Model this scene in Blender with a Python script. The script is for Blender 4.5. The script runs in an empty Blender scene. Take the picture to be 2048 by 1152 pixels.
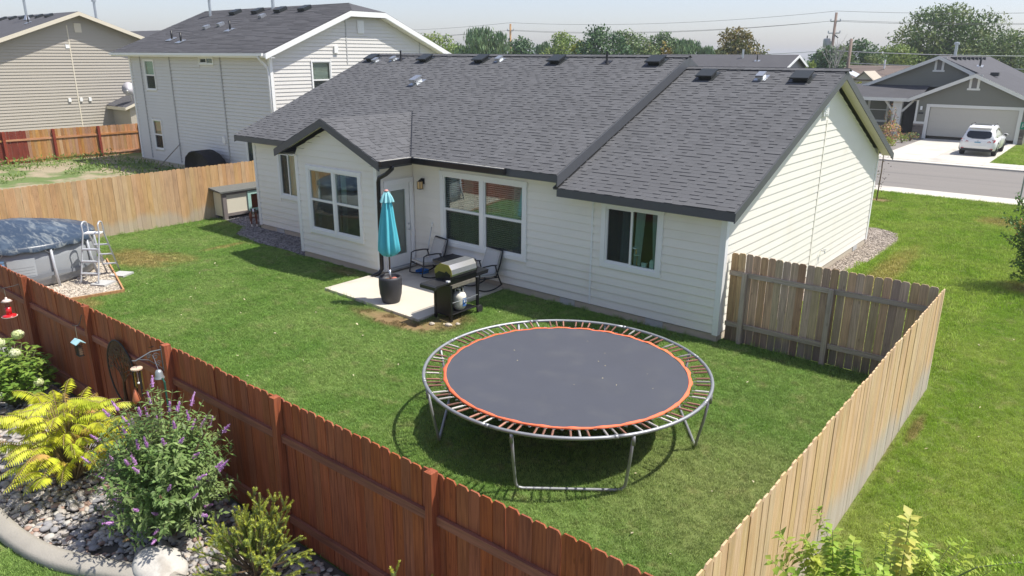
import bpy, math, random
import numpy as np
from mathutils import Vector, Matrix, Euler

SC = bpy.context.scene
COL = SC.collection
rnd = random.Random(11)
V = Vector
rad = math.radians

# ------------------------------------------------------------------ camera
FPX, PITCH, ROLL, YAW = 1487.56, 0.3031, 0.0057, 0.6796
CAM = V((5.4789, -13.2197, 5.4029))
fwd = V((-math.sin(YAW) * math.cos(PITCH), math.cos(YAW) * math.cos(PITCH), -math.sin(PITCH)))
rgt = V((math.cos(YAW), math.sin(YAW), 0))
upv = rgt.cross(fwd)
r2 = rgt * math.cos(ROLL) + upv * math.sin(ROLL)
u2 = upv * math.cos(ROLL) - rgt * math.sin(ROLL)
cam_data = bpy.data.cameras.new('camera')
cam = bpy.data.objects.new('camera', cam_data)
COL.objects.link(cam)
m = Matrix.Identity(4)
for i in range(3):
    m[i][0], m[i][1], m[i][2], m[i][3] = r2[i], u2[i], -fwd[i], CAM[i]
cam.matrix_world = m
cam_data.sensor_width = 36.0
cam_data.lens = FPX / 2048 * 36.0
cam_data.clip_start, cam_data.clip_end = 0.05, 6000
SC.camera = cam

# ------------------------------------------------------------------ light
SUNV = V((0.43, 0.31, 1.0)).normalized()
SUN_EL = math.asin(SUNV.z)
SUN_AZ = math.atan2(SUNV.x, SUNV.y)
world = bpy.data.worlds.new('World')
SC.world = world
world.use_nodes = True
wn = world.node_tree
bg = wn.nodes['Background']
sky = wn.nodes.new('ShaderNodeTexSky')
sky.sky_type = 'NISHITA'
sky.sun_disc = False
sky.sun_elevation = SUN_EL
sky.sun_rotation = SUN_AZ
sky.altitude = 0
sky.air_density = 1.0
sky.dust_density = 1.0
sky.ozone_density = 1.0
hs = wn.nodes.new('ShaderNodeHueSaturation')
hs.inputs['Saturation'].default_value = 0.72
hs.inputs['Value'].default_value = 1.0
wn.links.new(sky.outputs[0], hs.inputs['Color'])
tint = wn.nodes.new('ShaderNodeMix'); tint.data_type = 'RGBA'; tint.blend_type = 'MULTIPLY'
tint.inputs[0].default_value = 1.0; tint.inputs[7].default_value = (.95, .955, 1.09, 1)
wn.links.new(hs.outputs[0], tint.inputs[6])
wn.links.new(tint.outputs[2], bg.inputs[0])
bg.inputs[1].default_value = 0.115
sun_data = bpy.data.lights.new('sun', 'SUN')
sun_data.energy = 4.5
sun_data.angle = rad(0.6)
sun_data.color = (1.0, 0.955, 0.88)
sun = bpy.data.objects.new('sun', sun_data)
COL.objects.link(sun)
sun.rotation_euler = (-SUNV).to_track_quat('-Z', 'Y').to_euler()
SC.view_settings.view_transform = 'Standard'
SC.view_settings.look = 'None'
HAZE = 0.00055
SC.view_settings.exposure = 0.50
SC.view_settings.gamma = 1.0
SC.view_settings.use_curve_mapping = False

# ------------------------------------------------------------------ mesh builder
class MB:
    def __init__(s):
        s.v = []; s.f = []; s.m = []
    def add(s, vs, fs, m=0):
        o = len(s.v)
        s.v.extend([tuple(p) for p in vs])
        s.f.extend([tuple(o + i for i in f) for f in fs])
        s.m.extend([m] * len(fs))
        return s
    def poly(s, pts, m=0):
        return s.add(pts, [tuple(range(len(pts)))], m)
    def box(s, x0, x1, y0, y1, z0, z1, m=0):
        vs = [(x0, y0, z0), (x1, y0, z0), (x1, y1, z0), (x0, y1, z0), (x0, y0, z1), (x1, y0, z1), (x1, y1, z1), (x0, y1, z1)]
        return s.add(vs, [(3, 2, 1, 0), (4, 5, 6, 7), (0, 1, 5, 4), (1, 2, 6, 5), (2, 3, 7, 6), (3, 0, 4, 7)], m)
    def obb(s, c, ax, ay, az, m=0):
        c, ax, ay, az = V(c), V(ax), V(ay), V(az)
        vs = [c + sx * ax + sy * ay + sz * az for sz in (-1, 1) for sx, sy in ((-1, -1), (1, -1), (1, 1), (-1, 1))]
        return s.add(vs, [(3, 2, 1, 0), (4, 5, 6, 7), (0, 1, 5, 4), (1, 2, 6, 5), (2, 3, 7, 6), (3, 0, 4, 7)], m)
    def beam(s, a, b, w, h, up=(0, 0, 1), m=0):
        a, b = V(a), V(b)
        d = (b - a)
        L = d.length
        d.normalize()
        side = d.cross(V(up))
        if side.length < 1e-4: side = d.cross(V((1, 0, 0)))
        side.normalize()
        u = side.cross(d)
        return s.obb((a + b) / 2, d * L / 2, side * w / 2, u * h / 2, m)
    def prism(s, pts, axis, a, b, m=0):
        """polygon pts (2-D) extruded along axis from a to b; other axes in cyclic order kept as (x,y),(x,z),(y,z)"""
        def mk(p, t):
            return {'x': (t, p[0], p[1]), 'y': (p[0], t, p[1]), 'z': (p[0], p[1], t)}[axis]
        n = len(pts)
        vs = [mk(p, a) for p in pts] + [mk(p, b) for p in pts]
        fs = [tuple(range(n))[::-1], tuple(range(n, 2 * n))] + [(i, (i + 1) % n, n + (i + 1) % n, n + i) for i in range(n)]
        return s.add(vs, fs, m)
    def tube(s, pts, r, n=8, closed=False, m=0, cap=True):
        pts = [V(p) for p in pts]
        N = len(pts)
        rs = r if isinstance(r, (list, tuple)) else [r] * N
        ref = None
        rings = []
        for i, p in enumerate(pts):
            if closed: d = pts[(i + 1) % N] - pts[i - 1]
            else: d = pts[min(i + 1, N - 1)] - pts[max(i - 1, 0)]
            if d.length < 1e-9: d = V((0, 0, 1))
            d.normalize()
            if ref is None:
                ref = d.cross(V((0, 0, 1)))
                if ref.length < 1e-3: ref = d.cross(V((1, 0, 0)))
            ref = ref - d * ref.dot(d)
            if ref.length < 1e-6: ref = d.orthogonal()
            ref.normalize()
            o = d.cross(ref)
            rings.append([p + (ref * math.cos(2 * math.pi * k / n) + o * math.sin(2 * math.pi * k / n)) * rs[i] for k in range(n)])
        vs = [q for rg in rings for q in rg]
        fs = []
        for i in range(N if closed else N - 1):
            j = (i + 1) % N
            for k in range(n):
                fs.append((i * n + k, i * n + (k + 1) % n, j * n + (k + 1) % n, j * n + k))
        if not closed and cap:
            fs.append(tuple(range(n))[::-1]); fs.append(tuple((N - 1) * n + k for k in range(n)))
        return s.add(vs, fs, m)
    def lathe(s, prof, c=(0, 0, 0), n=20, m=0, sx=1, sy=1):
        vs, fs = [], []
        for r, z in prof:
            for k in range(n):
                a = 2 * math.pi * k / n
                vs.append((c[0] + r * sx * math.cos(a), c[1] + r * sy * math.sin(a), c[2] + z))
        for i in range(len(prof) - 1):
            for k in range(n):
                fs.append((i * n + k, i * n + (k + 1) % n, (i + 1) * n + (k + 1) % n, (i + 1) * n + k))
        if prof[0][0] > 1e-4: fs.append(tuple(range(n))[::-1])
        if prof[-1][0] > 1e-4: fs.append(tuple((len(prof) - 1) * n + k for k in range(n)))
        return s.add(vs, fs, m)
    def ball(s, c, rx, ry, rz, n=10, k=7, m=0):
        pr = [(max(math.sin(math.pi * i / k), 1e-5), -math.cos(math.pi * i / k)) for i in range(k + 1)]
        vs, fs = [], []
        for r, z in pr:
            for j in range(n):
                a = 2 * math.pi * j / n
                vs.append((c[0] + rx * r * math.cos(a), c[1] + ry * r * math.sin(a), c[2] + rz * z))
        for i in range(k):
            for j in range(n):
                fs.append((i * n + j, i * n + (j + 1) % n, (i + 1) * n + (j + 1) % n, (i + 1) * n + j))
        return s.add(vs, fs, m)
    def mesh(s, name, mats, smooth=False, off=None):
        me = bpy.data.meshes.new(name)
        vs = s.v if off is None else [(p[0] - off[0], p[1] - off[1], p[2] - off[2]) for p in s.v]
        me.from_pydata(vs, [], s.f)
        if not isinstance(mats, (list, tuple)): mats = [mats]
        for mt in mats: me.materials.append(mt)
        if len(mats) > 1: me.polygons.foreach_set('material_index', s.m)
        if smooth:
            me.polygons.foreach_set('use_smooth', [True] * len(me.polygons))
        me.update()
        return me

def npmesh(name, verts, quads, mat, smooth=False):
    """fast mesh from numpy arrays; quads (n,k)"""
    me = bpy.data.meshes.new(name)
    n, k = quads.shape
    me.vertices.add(len(verts)); me.vertices.foreach_set('co', np.ascontiguousarray(verts, dtype=np.float32).ravel())
    me.loops.add(n * k); me.loops.foreach_set('vertex_index', np.ascontiguousarray(quads, dtype=np.int32).ravel())
    me.polygons.add(n); me.polygons.foreach_set('loop_start', np.arange(0, n * k, k, dtype=np.int32))
    if smooth: me.polygons.foreach_set('use_smooth', np.ones(n, dtype=bool))
    me.materials.append(mat)
    me.update(calc_edges=True)
    return me

WPOS = {}
def wpos(o):
    return WPOS.get(o.name, V((0, 0, 0)))
def link(o, parent=None):
    COL.objects.link(o)
    if parent is not None: o.parent = parent
    return o
def obj(name, mb, mats, parent=None, smooth=False, kind=None):
    """link the collected shapes as ONE object; coordinates are world coordinates"""
    off = wpos(parent) if parent is not None else None
    me = mb.mesh(name, mats, smooth, off)
    o = bpy.data.objects.new(name, me)
    link(o, parent)
    WPOS[o.name] = V(off) if off is not None else V((0, 0, 0))
    if kind: o['kind'] = kind
    return o
def mobj(name, me, parent=None, loc=(0, 0, 0), rot=(0, 0, 0), scale=None, kind=None):
    """object on a shared mesh, placed at a world location under its parent"""
    o = bpy.data.objects.new(name, me)
    link(o, parent)
    o.location = V(loc) - (wpos(parent) if parent is not None else V((0, 0, 0)))
    o.rotation_euler = rot
    if scale: o.scale = scale
    WPOS[o.name] = V(loc)
    if kind: o['kind'] = kind
    return o
def tag(o, label, cat, group=None):
    o['label'] = label; o['category'] = cat
    if group: o['group'] = group
    return o
def thing(name, label, cat, loc=(0, 0, 0), group=None):
    o = bpy.data.objects.new(name, None)
    COL.objects.link(o)
    o.empty_display_size = 0.2
    o.location = loc
    WPOS[o.name] = V(loc)
    return tag(o, label, cat, group)
def kids(o):
    return [c for c in bpy.data.objects if c.parent == o]
def copy_tree(o, parent=None):
    c = o.copy(); COL.objects.link(c); c.parent = parent
    for ch in list(o.children): copy_tree(ch, c)
    return c
def struct(name, mb, mats, parent=None, smooth=False):
    o = obj(name, mb, mats, parent, smooth)
    if parent is None: o['kind'] = 'structure'
    return o

# ------------------------------------------------------------------ materials
class NT:
    def __init__(s, nt): s.nt = nt
    def n(s, t, props=None, **inp):
        nd = s.nt.nodes.new('ShaderNode' + t)
        for k, v in (props or {}).items(): setattr(nd, k, v)
        for k, v in inp.items():
            k = k.replace('_', ' ')
            key = int(k[1:]) if k[0] == 'i' and k[1:].isdigit() else k
            s.set(nd.inputs[key], v)
        return nd
    def set(s, sock, v):
        if hasattr(v, 'is_output'): s.nt.links.new(v, sock)
        elif isinstance(v, (tuple, list)) and len(v) == 3 and sock.type == 'RGBA': sock.default_value = (*v, 1)
        else: sock.default_value = v
    def noise(s, vec, scale, detail=3, rough=.55, dist=0):
        return s.n('TexNoise', None, Vector=vec, Scale=scale, Detail=detail, Roughness=rough, Distortion=dist).outputs[0]
    def ramp(s, fac, a, b, smooth=True):
        return s.n('MapRange', {'interpolation_type': 'SMOOTHSTEP' if smooth else 'LINEAR', 'clamp': True}, Value=fac, From_Min=a, From_Max=b).outputs[0]
    def mix(s, fac, a, b, mode='MIX'):
        nd = s.nt.nodes.new('ShaderNodeMix'); nd.data_type = 'RGBA'; nd.blend_type = mode
        s.set(nd.inputs[0], fac); s.set(nd.inputs[6], a); s.set(nd.inputs[7], b)
        return nd.outputs[2]
    def math(s, op, a, b=0.0, c=None):
        nd = s.nt.nodes.new('ShaderNodeMath'); nd.operation = op
        s.set(nd.inputs[0], a); s.set(nd.inputs[1], b)
        if c is not None: s.set(nd.inputs[2], c)
        return nd.outputs[0]
    def mapping(s, vec, scale=(1, 1, 1), rot=(0, 0, 0), loc=(0, 0, 0)):
        return s.n('Mapping', None, Vector=vec, Scale=scale, Rotation=rot, Location=loc).outputs[0]
    def scale_col(s, col, fac):
        nd = s.nt.nodes.new('ShaderNodeVectorMath'); nd.operation = 'SCALE'
        s.set(nd.inputs[0], col); s.set(nd.inputs['Scale'], fac)
        return nd.outputs[0]
    def pos(s): return s.n('NewGeometry').outputs['Position']
    def island(s): return s.n('NewGeometry').outputs['Random Per Island']
    def orand(s): return s.n('ObjectInfo').outputs['Random']
    def objc(s): return s.n('TexCoord').outputs['Object']

def newmat(name):
    mt = bpy.data.materials.new(name)
    mt.use_nodes = True
    t = NT(mt.node_tree)
    b = mt.node_tree.nodes['Principled BSDF']
    return mt, t, b

def mat(name, col, rough=.6, metal=0.0, var=.10, scale=6.0, stretch=(1, 1, 1), obr=0.0, isl=0.0, bump=0.0, bscale=60.0,
        col2=None, c2=(.5, .7), c2scale=2.0, spec=.5, coat=0.0, trans=0.0, space='pos', fine=0.0, fscale=90.):
    mt, t, b = newmat(name)
    vec = t.pos() if space == 'pos' else t.objc()
    vec = t.mapping(vec, scale=stretch)
    nz = t.noise(vec, scale, 5)
    c = col
    if col2 is not None:
        n2 = t.noise(vec, c2scale, 4)
        c = t.mix(t.ramp(n2, c2[0], c2[1]), c, col2)
    f = t.math('MULTIPLY_ADD', nz, 2 * var, 1 - var)
    if fine:
        f = t.math('MULTIPLY', f, t.math('MULTIPLY_ADD', t.noise(vec, fscale, 2), 2 * fine, 1 - fine))
    if obr: f = t.math('MULTIPLY', f, t.math('MULTIPLY_ADD', t.orand(), 2 * obr, 1 - obr))
    if isl: f = t.math('MULTIPLY', f, t.math('MULTIPLY_ADD', t.island(), 2 * isl, 1 - isl))
    if isinstance(c, tuple):
        rgb = t.n('RGB'); rgb.outputs[0].default_value = (*c, 1); c = rgb.outputs[0]
    c = t.scale_col(c, f)
    t.set(b.inputs['Base Color'], c)
    b.inputs['Roughness'].default_value = rough
    b.inputs['Metallic'].default_value = metal
    b.inputs['Specular IOR Level'].default_value = spec
    b.inputs['Coat Weight'].default_value = coat
    if bump:
        bp = t.n('Bump', None, Height=t.noise(vec, bscale, 4), Strength=bump, Distance=.02)
        t.set(b.inputs['Normal'], bp.outputs[0])
    if trans:
        out = mt.node_tree.nodes['Material Output']
        tr = t.n('BsdfTranslucent'); t.set(tr.inputs[0], c)
        mx = t.n('MixShader', None, Fac=trans)
        t.set(mx.inputs[1], b.outputs[0]); t.set(mx.inputs[2], tr.outputs[0])
        t.set(out.inputs[0], mx.outputs[0])
    return mt

def wood(name, col, dark, grain=1.0, obr=.2, gray=None, grayband=None, knots=.5, rough=.75, hue=0.0, streak=None):
    """vertical-grain boards: grain along object Z, every board of its own tone; gray = weathered tint"""
    mt, t, b = newmat(name)
    oc = t.objc()
    orr = t.orand()
    shift = t.n('CombineXYZ', None, X=t.math('MULTIPLY', orr, 37.), Y=t.math('MULTIPLY', orr, 17.), Z=t.math('MULTIPLY', orr, 71.)).outputs[0]
    add = t.n('VectorMath', {'operation': 'ADD'}, i0=oc, i1=shift).outputs[0]
    g1 = t.noise(t.mapping(add, scale=(28, 28, 1.1)), 1.6, 5, .6, .4)
    g2 = t.noise(t.mapping(add, scale=(90, 90, 2.0)), 1.6, 3)
    bl = t.noise(t.mapping(add, scale=(5, 5, 1.6)), 1.0, 4)
    c = t.mix(t.ramp(g1, .35, .7), col, dark)
    c = t.mix(t.math('MULTIPLY', t.ramp(bl, .45, .7), .55), c, tuple(x * .62 for x in col))
    if knots:
        vo = t.n('TexVoronoi', None, Vector=t.mapping(add, scale=(9, 9, 3.2)), Scale=1.0, Randomness=1.0).outputs[0]
        c = t.mix(t.math('MULTIPLY', t.math('SUBTRACT', 1.0, t.ramp(vo, .05, .16)), knots), c, tuple(x * .38 for x in dark))
    if streak:
        s_ = t.noise(t.mapping(add, scale=(34, 34, 4.5)), 1.4, 3, .7)
        c = t.mix(t.math('MULTIPLY', t.ramp(s_, .62, .72), .75), c, streak)
    if gray is not None:
        z0, z1, amt = grayband
        zz = t.n('SeparateXYZ', None, i0=oc).outputs[2]
        px = t.noise(t.mapping(t.pos(), scale=(1, 1, .15)), 1.3, 3)
        zc = t.math('ADD', zz, t.math('MULTIPLY_ADD', px, .9, -.45))
        fac = t.math('MULTIPLY', t.ramp(zc, z1, z0), amt)
        c = t.mix(fac, c, gray)
    f = t.math('MULTIPLY_ADD', orr, 2 * obr, 1 - obr)
    f = t.math('MULTIPLY', f, t.math('MULTIPLY_ADD', g2, .36, .82))
    if hue:
        c = t.n('HueSaturation', None, Hue=t.math('MULTIPLY_ADD', t.math('FRACT', t.math('MULTIPLY', orr, 7.3)), hue, .5 - hue / 2), Saturation=t.math('MULTIPLY_ADD', t.math('FRACT', t.math('MULTIPLY', orr, 13.7)), min(.5, hue * 12), 1 - min(.5, hue * 12) / 2), Color=c).outputs[0]
    c = t.scale_col(c, f)
    t.set(b.inputs['Base Color'], c)
    b.inputs['Roughness'].default_value = rough
    b.inputs['Specular IOR Level'].default_value = .25
    bp = t.n('Bump', None, Height=g1, Strength=.35 * grain, Distance=.01)
    t.set(b.inputs['Normal'], bp.outputs[0])
    return mt

def glass(name, tint=(.82, .88, .86), refl=1.0):
    mt, t, b = newmat(name)
    out = mt.node_tree.nodes['Material Output']
    gl = t.n('BsdfGlossy', None, Color=(1, 1, 1), Roughness=.02)
    tr = t.n('BsdfTransparent', None, Color=tint)
    fr = t.n('Fresnel', None, IOR=1.55)
    fac = t.math('MINIMUM', t.math('MULTIPLY_ADD', fr.outputs[0], 0.36 * refl, .003), .9)
    mx = t.n('MixShader', None, Fac=fac)
    t.set(mx.inputs[1], tr.outputs[0]); t.set(mx.inputs[2], gl.outputs[0])
    t.set(out.inputs[0], mx.outputs[0])
    return mt

M = {}
M['white_siding'] = mat('white_siding', (.825, .79, .71), .55, var=.04, scale=.9, bump=.08, bscale=120, obr=.015, col2=(.76, .72, .635), c2=(.5, .8), c2scale=.9)
M['white_trim'] = mat('white_trim', (.82, .82, .80), .45, var=.03)
M['soffit'] = mat('soffit', (.80, .765, .66), .6, var=.03)
M['vinyl'] = mat('vinyl_frame', (.80, .80, .78), .35, var=.02)
M['charcoal'] = mat('charcoal_trim', (.080, .085, .093), .45, var=.08)
M['black_metal'] = mat('black_metal', (.012, .012, .013), .45, var=.1, spec=.5)
M['gutter_black'] = mat('gutter_black', (.011, .011, .012), .28, var=.1)
M['galv'] = mat('galvanised', (.55, .57, .58), .38, metal=.85, var=.15, scale=18)
M['foundation'] = mat('foundation_concrete', (.50, .43, .33), .9, var=.16, scale=5, bump=.3)
M['concrete'] = mat('concrete', (.58, .525, .43), .85, var=.09, scale=1.6, bump=.12, bscale=90, fine=.06, fscale=160, col2=(.47, .43, .36), c2=(.5, .75), c2scale=1.1)
M['block'] = mat('concrete_block', (.45, .45, .43), .9, var=.1, bump=.25)
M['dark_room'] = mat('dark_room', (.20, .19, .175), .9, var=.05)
M['glass'] = glass('window_glass')
def screen_mat():
    mt, t, b = newmat('insect_screen')
    out = mt.node_tree.nodes['Material Output']
    tr = t.n('BsdfTransparent', None, Color=(1, 1, 1)); df = t.n('BsdfDiffuse', None, Color=(.05, .055, .055))
    mx = t.n('MixShader', None, Fac=.34); t.set(mx.inputs[1], tr.outputs[0]); t.set(mx.inputs[2], df.outputs[0]); t.set(out.inputs[0], mx.outputs[0])
    return mt
M['screen'] = screen_mat()
M['blind'] = mat('blind_slat', (.78, .75, .68), .5, var=.04)
M['curtain'] = mat('teal_curtain', (.56, .70, .67), .85, var=.08, scale=9, trans=.2)
# ------------------------------------------------------------------ ground, lawns, street
def green_mat(name, base, alt, dry, blades=False, rich=0.0):
    mt, t, b = newmat(name)
    p = t.pos()
    n1 = t.noise(p, .55, 4, .6)
    n2 = t.noise(p, 2.6, 4, .6)
    n3 = t.noise(p, 11., 3, .6)
    c = t.mix(t.ramp(n1, .38, .66), base, alt)
    # mower passes: faint bands along the lot
    sx = t.n('SeparateXYZ', None, i0=p)
    bx = t.math('ADD', sx.outputs[0], t.math('MULTIPLY_ADD', t.noise(p, .4, 2), .5, -.25))
    w = t.math('SINE', t.math('MULTIPLY', bx, 5.6))
    c = t.mix(t.math('MULTIPLY_ADD', w, .17, .17), c, alt)
    c = t.mix(t.math('MULTIPLY', t.ramp(n2, .52, .74), .55), c, dry)
    def blob(cx, cy, rx, ry, amt, colr, c, nz=.55):
        d = t.n('Mapping', {'vector_type': 'POINT'}, Vector=p, Location=(-cx / rx, -cy / ry, 0), Scale=(1 / rx, 1 / ry, 0)).outputs[0]
        ln = t.n('VectorMath', {'operation': 'LENGTH'}, i0=d).outputs['Value']
        ln = t.math('ADD', ln, t.math('MULTIPLY_ADD', n2, nz * 2, -nz))
        return t.mix(t.math('MULTIPLY', t.ramp(ln, 1.15, .35), amt), c, colr)
    straw = (.40, .29, .12); soil = (.25, .155, .085)
    for a in ((-15.0, -4.3, 1.6, .8, .75, straw), (-14.2, -3.6, .9, .5, .5, straw), (-5.9, -3.2, 1.3, .42, .85, soil), (-4.9, -2.6, .55, .8, .7, soil),
              (-12.1, -7.0, .8, .45, .6, straw), (-14.4, -2.1, .18, .9, .6, straw), (2.3, -5.0, 2.0, 2.2, .35, dry), (2.2, -8.2, 1.2, .7, .65, straw),
              (3.86, -1.4, .10, .7, .6, soil), (1.3, 7.5, .45, 4.2, .6, straw), (4.6, 8.2, 1.0, .7, .7, straw), (2.7, 16.9, .8, 1.0, .65, straw), (-1.7, 18.6, .8, .6, .7, soil),
              (-9.6, -1.5, .9, .35, .5, soil), (3.3, -2.5, .5, 1.8, .5, soil)):
        c = blob(*a, c)
    f = t.math('MULTIPLY_ADD', n3, .7, .65)
    if blades:
        f = t.math('MULTIPLY', f, t.math('MULTIPLY_ADD', t.orand(), .6, .7))
    # the lawn beyond the fence is the better watered one
    c = t.scale_col(c, f)
    t.set(b.inputs['Base Color'], c)
    b.inputs['Roughness'].default_value = .62 if blades else .9
    b.inputs['Specular IOR Level'].default_value = .3 if blades else .1
    if blades:
        out = mt.node_tree.nodes['Material Output']
        tr = t.n('BsdfTranslucent'); t.set(tr.inputs[0], c)
        mx = t.n('MixShader', None, Fac=.35)
        t.set(mx.inputs[1], b.outputs[0]); t.set(mx.inputs[2], tr.outputs[0])
        t.set(out.inputs[0], mx.outputs[0])
    return mt
M['lawn_soil'] = green_mat('lawn_soil', (.075, .14, .03), (.11, .17, .042), (.20, .18, .075))
M['blade_back'] = green_mat('blade_back', (.215, .365, .07), (.31, .43, .12), (.46, .45, .22), True)
M['side_soil'] = green_mat('side_soil', (.095, .14, .03), (.13, .17, .035), (.2, .18, .07))
M['blade_side'] = green_mat('blade_side', (.26, .41, .038), (.38, .48, .09), (.44, .46, .17), True)
M['field'] = mat('field', (.12, .14, .055), .95, var=.3, scale=.05, col2=(.26, .22, .12), c2=(.45, .65), c2scale=.02)
M['asphalt'] = mat('asphalt', (.195, .178, .158), .9, var=.16, scale=.5, stretch=(.12, 2.2, 1), bump=.1, bscale=120, fine=.14, fscale=60, col2=(.15, .138, .125), c2=(.52, .68), c2scale=.35)
M['pave'] = mat('pavement_concrete', (.52, .49, .425), .9, var=.08, scale=.8, fine=.06, fscale=25, col2=(.42, .385, .33), c2=(.52, .72), c2scale=.55, obr=.06)
M['dirt'] = mat('dirt', (.32, .265, .17), .95, var=.25, scale=1.4, bump=.6, bscale=9, fine=.15, fscale=14, col2=(.12, .17, .045), c2=(.44, .58), c2scale=.55)
M['gravel_bed'] = mat('gravel_bed', (.21, .19, .175), .95, var=.3, scale=30, bump=.5, bscale=30)

sheet = lambda x0, x1, y0, y1, z: MB().poly([(x0, y0, z), (x1, y0, z), (x1, y1, z), (x0, y1, z)])
g = MB(); S = 1400
g.poly([(-S, -S, -.12), (S, -S, -.12), (S, S, -.12), (-S, S, -.12)])
struct('ground', g, M['field'])
struct('back_lawn', sheet(-18.28, 3.66, -9.05, 0.3, -.004), M['lawn_soil'])
side = MB(); side.poly([(3.66, -40, -.008), (45, -40, -.008), (45, 20.9, -.008), (3.66, 20.9, -.008)])
side.poly([(-18.2, .3, -.008), (3.66, .3, -.008), (3.66, 20.9, -.008), (-18.2, 20.9, -.008)])
struct('side_lawn', side, M['side_soil'])
struct('neighbour_yard', sheet(-38.2, -18.28, -16, 9, -.01), M['dirt'])
struct('neighbour_lot', sheet(-90, -38.2, -16, 20.9, -.014), M['dirt'])

# street with its kerbs and pavements
st = MB(); st.poly([(-160, 22.2, -.06), (90, 22.2, -.06), (90, 32.2, -.06), (-160, 32.2, -.06)])
struct('street', st, M['asphalt'])
def slabs(name, y0, y1, z, x0, x1, step, gap=.014):
    base = MB(); base.box(x0, x1, y0, y1, -.2, z - .03)
    o = struct(name, base, M['pave'])
    me = MB().box(gap / 2, step - gap / 2, y0, y1, z - .05, z).mesh('slab', M['pave'])
    x = x0
    while x < x1 - .1:
        mobj('slab', me, o, (x, 0, 0))
        x += step
    return o
slabs('near_pavement', 20.9, 22.05, .03, -6, 6, 1.5)
far = slabs('far_pavement', 32.75, 34.2, .03, -12, 6, 1.5)
kb = MB()
for x in np.arange(-40, 30, 3.0):
    kb.box(x + .006, x + 2.994, 22.055, 22.35, -.2, .03); kb.box(x + .006, x + 2.994, 32.0, 32.745, -.2, .02)
struct('kerb', kb, M['pave'])
dv = MB().poly([(-4.9, 34.2, .022), (.15, 34.2, .022), (.05, 46.2, .022), (-5.3, 46.2, .022)])
o = struct('driveway', MB().box(-5.3, .1, 34.21, 46.1, -.1, .012), M['pave'])
for iy in range(4):
    for ix in range(2):
        xa, ya = -5.25 + ix * 2.66, 34.22 + iy * 2.97
        obj('slab', MB().box(xa + .008, xa + 2.652, ya + .008, ya + 2.962, -.02, .024), M['pave'], o)
struct('far_lawn', sheet(.1, 60, 34.2, 80, .0), M['side_soil'])
struct('far_yard', sheet(-60, .1, 34.2, 110, -.03), M['side_soil'])
bed = MB().poly([(-12, 34.25, .01), (-4.95, 34.25, .01), (-5.35, 45.8, .01), (-12, 45.8, .01)])
struct('far_gravel_bed', bed, M['gravel_bed'])

# concrete patio slab
pt = MB()
pt.prism([(-8.5, .0), (-8.72, -1.22), (-8.72, -2.8), (-5.38, -2.93), (-5.5, .0)], 'z', -.1, .055)
struct('patio', pt, M['concrete'])

# gravel areas: a bed sheet and loose stones over it
def in_poly(x, y, poly):
    c = False; j = len(poly) - 1
    for i in range(len(poly)):
        xi, yi = poly[i]; xj, yj = poly[j]
        if (yi > y) != (yj > y) and x < (xj - xi) * (y - yi) / (yj - yi) + xi: c = not c
        j = i
    return c
SIDE_G = [(0.0, .3), (.42, .3), (.42, 7.1), (.62, 8.2), (.72, 10.0), (.72, 11.6), (.45, 12.6), (-.1, 13.1), (-3, 13.2), (-3, 10.7), (0, 10.7)]
LEFT_G = [(-18.2, 0.9), (-18.0, -.05), (-17.1, -.12), (-16.3, -.25), (-15.5, -1.0), (-14.0, -1.15), (-12.6, -1.1), (-11.75, -1.2), (-11.75, .05), (-16, .05), (-16, 1.4), (-18.2, 1.6)]
POOL_G = [(-18.2, -9.0), (-12.9, -9.0), (-12.2, -5.95), (-15.4, -4.95), (-18.2, -5.0)]
M['gravel_side'] = mat('gravel_side', (.30, .255, .21), .9, var=.1, isl=.55)
M['gravel_left'] = mat('gravel_left', (.22, .205, .20), .9, var=.1, isl=.6)
M['gravel_pool'] = mat('gravel_pool', (.44, .385, .31), .9, var=.1, isl=.45)
ICO_V = None
def ico():
    global ICO_V, ICO_F
    t_ = (1 + 5 ** .5) / 2
    v = np.array([(-1, t_, 0), (1, t_, 0), (-1, -t_, 0), (1, -t_, 0), (0, -1, t_), (0, 1, t_), (0, -1, -t_), (0, 1, -t_), (t_, 0, -1), (t_, 0, 1), (-t_, 0, -1), (-t_, 0, 1)], float)
    v /= np.linalg.norm(v[0])
    f = np.array([(0, 11, 5), (0, 5, 1), (0, 1, 7), (0, 7, 10), (0, 10, 11), (1, 5, 9), (5, 11, 4), (11, 10, 2), (10, 7, 6), (7, 1, 8), (3, 9, 4), (3, 4, 2), (3, 2, 6), (3, 6, 8), (3, 8, 9), (4, 9, 5), (2, 4, 11), (6, 2, 10), (8, 6, 7), (9, 8, 1)])
    ICO_V, ICO_F = v, f
ico()
def ico2():
    v = [tuple(p) for p in ICO_V]; f = []
    cache = {}
    def mid(a, b):
        k = (min(a, b), max(a, b))
        if k not in cache:
            m_ = np.array(v[a]) + np.array(v[b]); m_ /= np.linalg.norm(m_); v.append(tuple(m_)); cache[k] = len(v) - 1
        return cache[k]
    for a, b, c in ICO_F:
        ab, bc, ca = mid(a, b), mid(b, c), mid(c, a)
        f += [(a, ab, ca), (b, bc, ab), (c, ca, bc), (ab, bc, ca)]
    return np.array(v), np.array(f)
ICO2_V, ICO2_F = ico2()
nr = np.random.RandomState(5)
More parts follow.
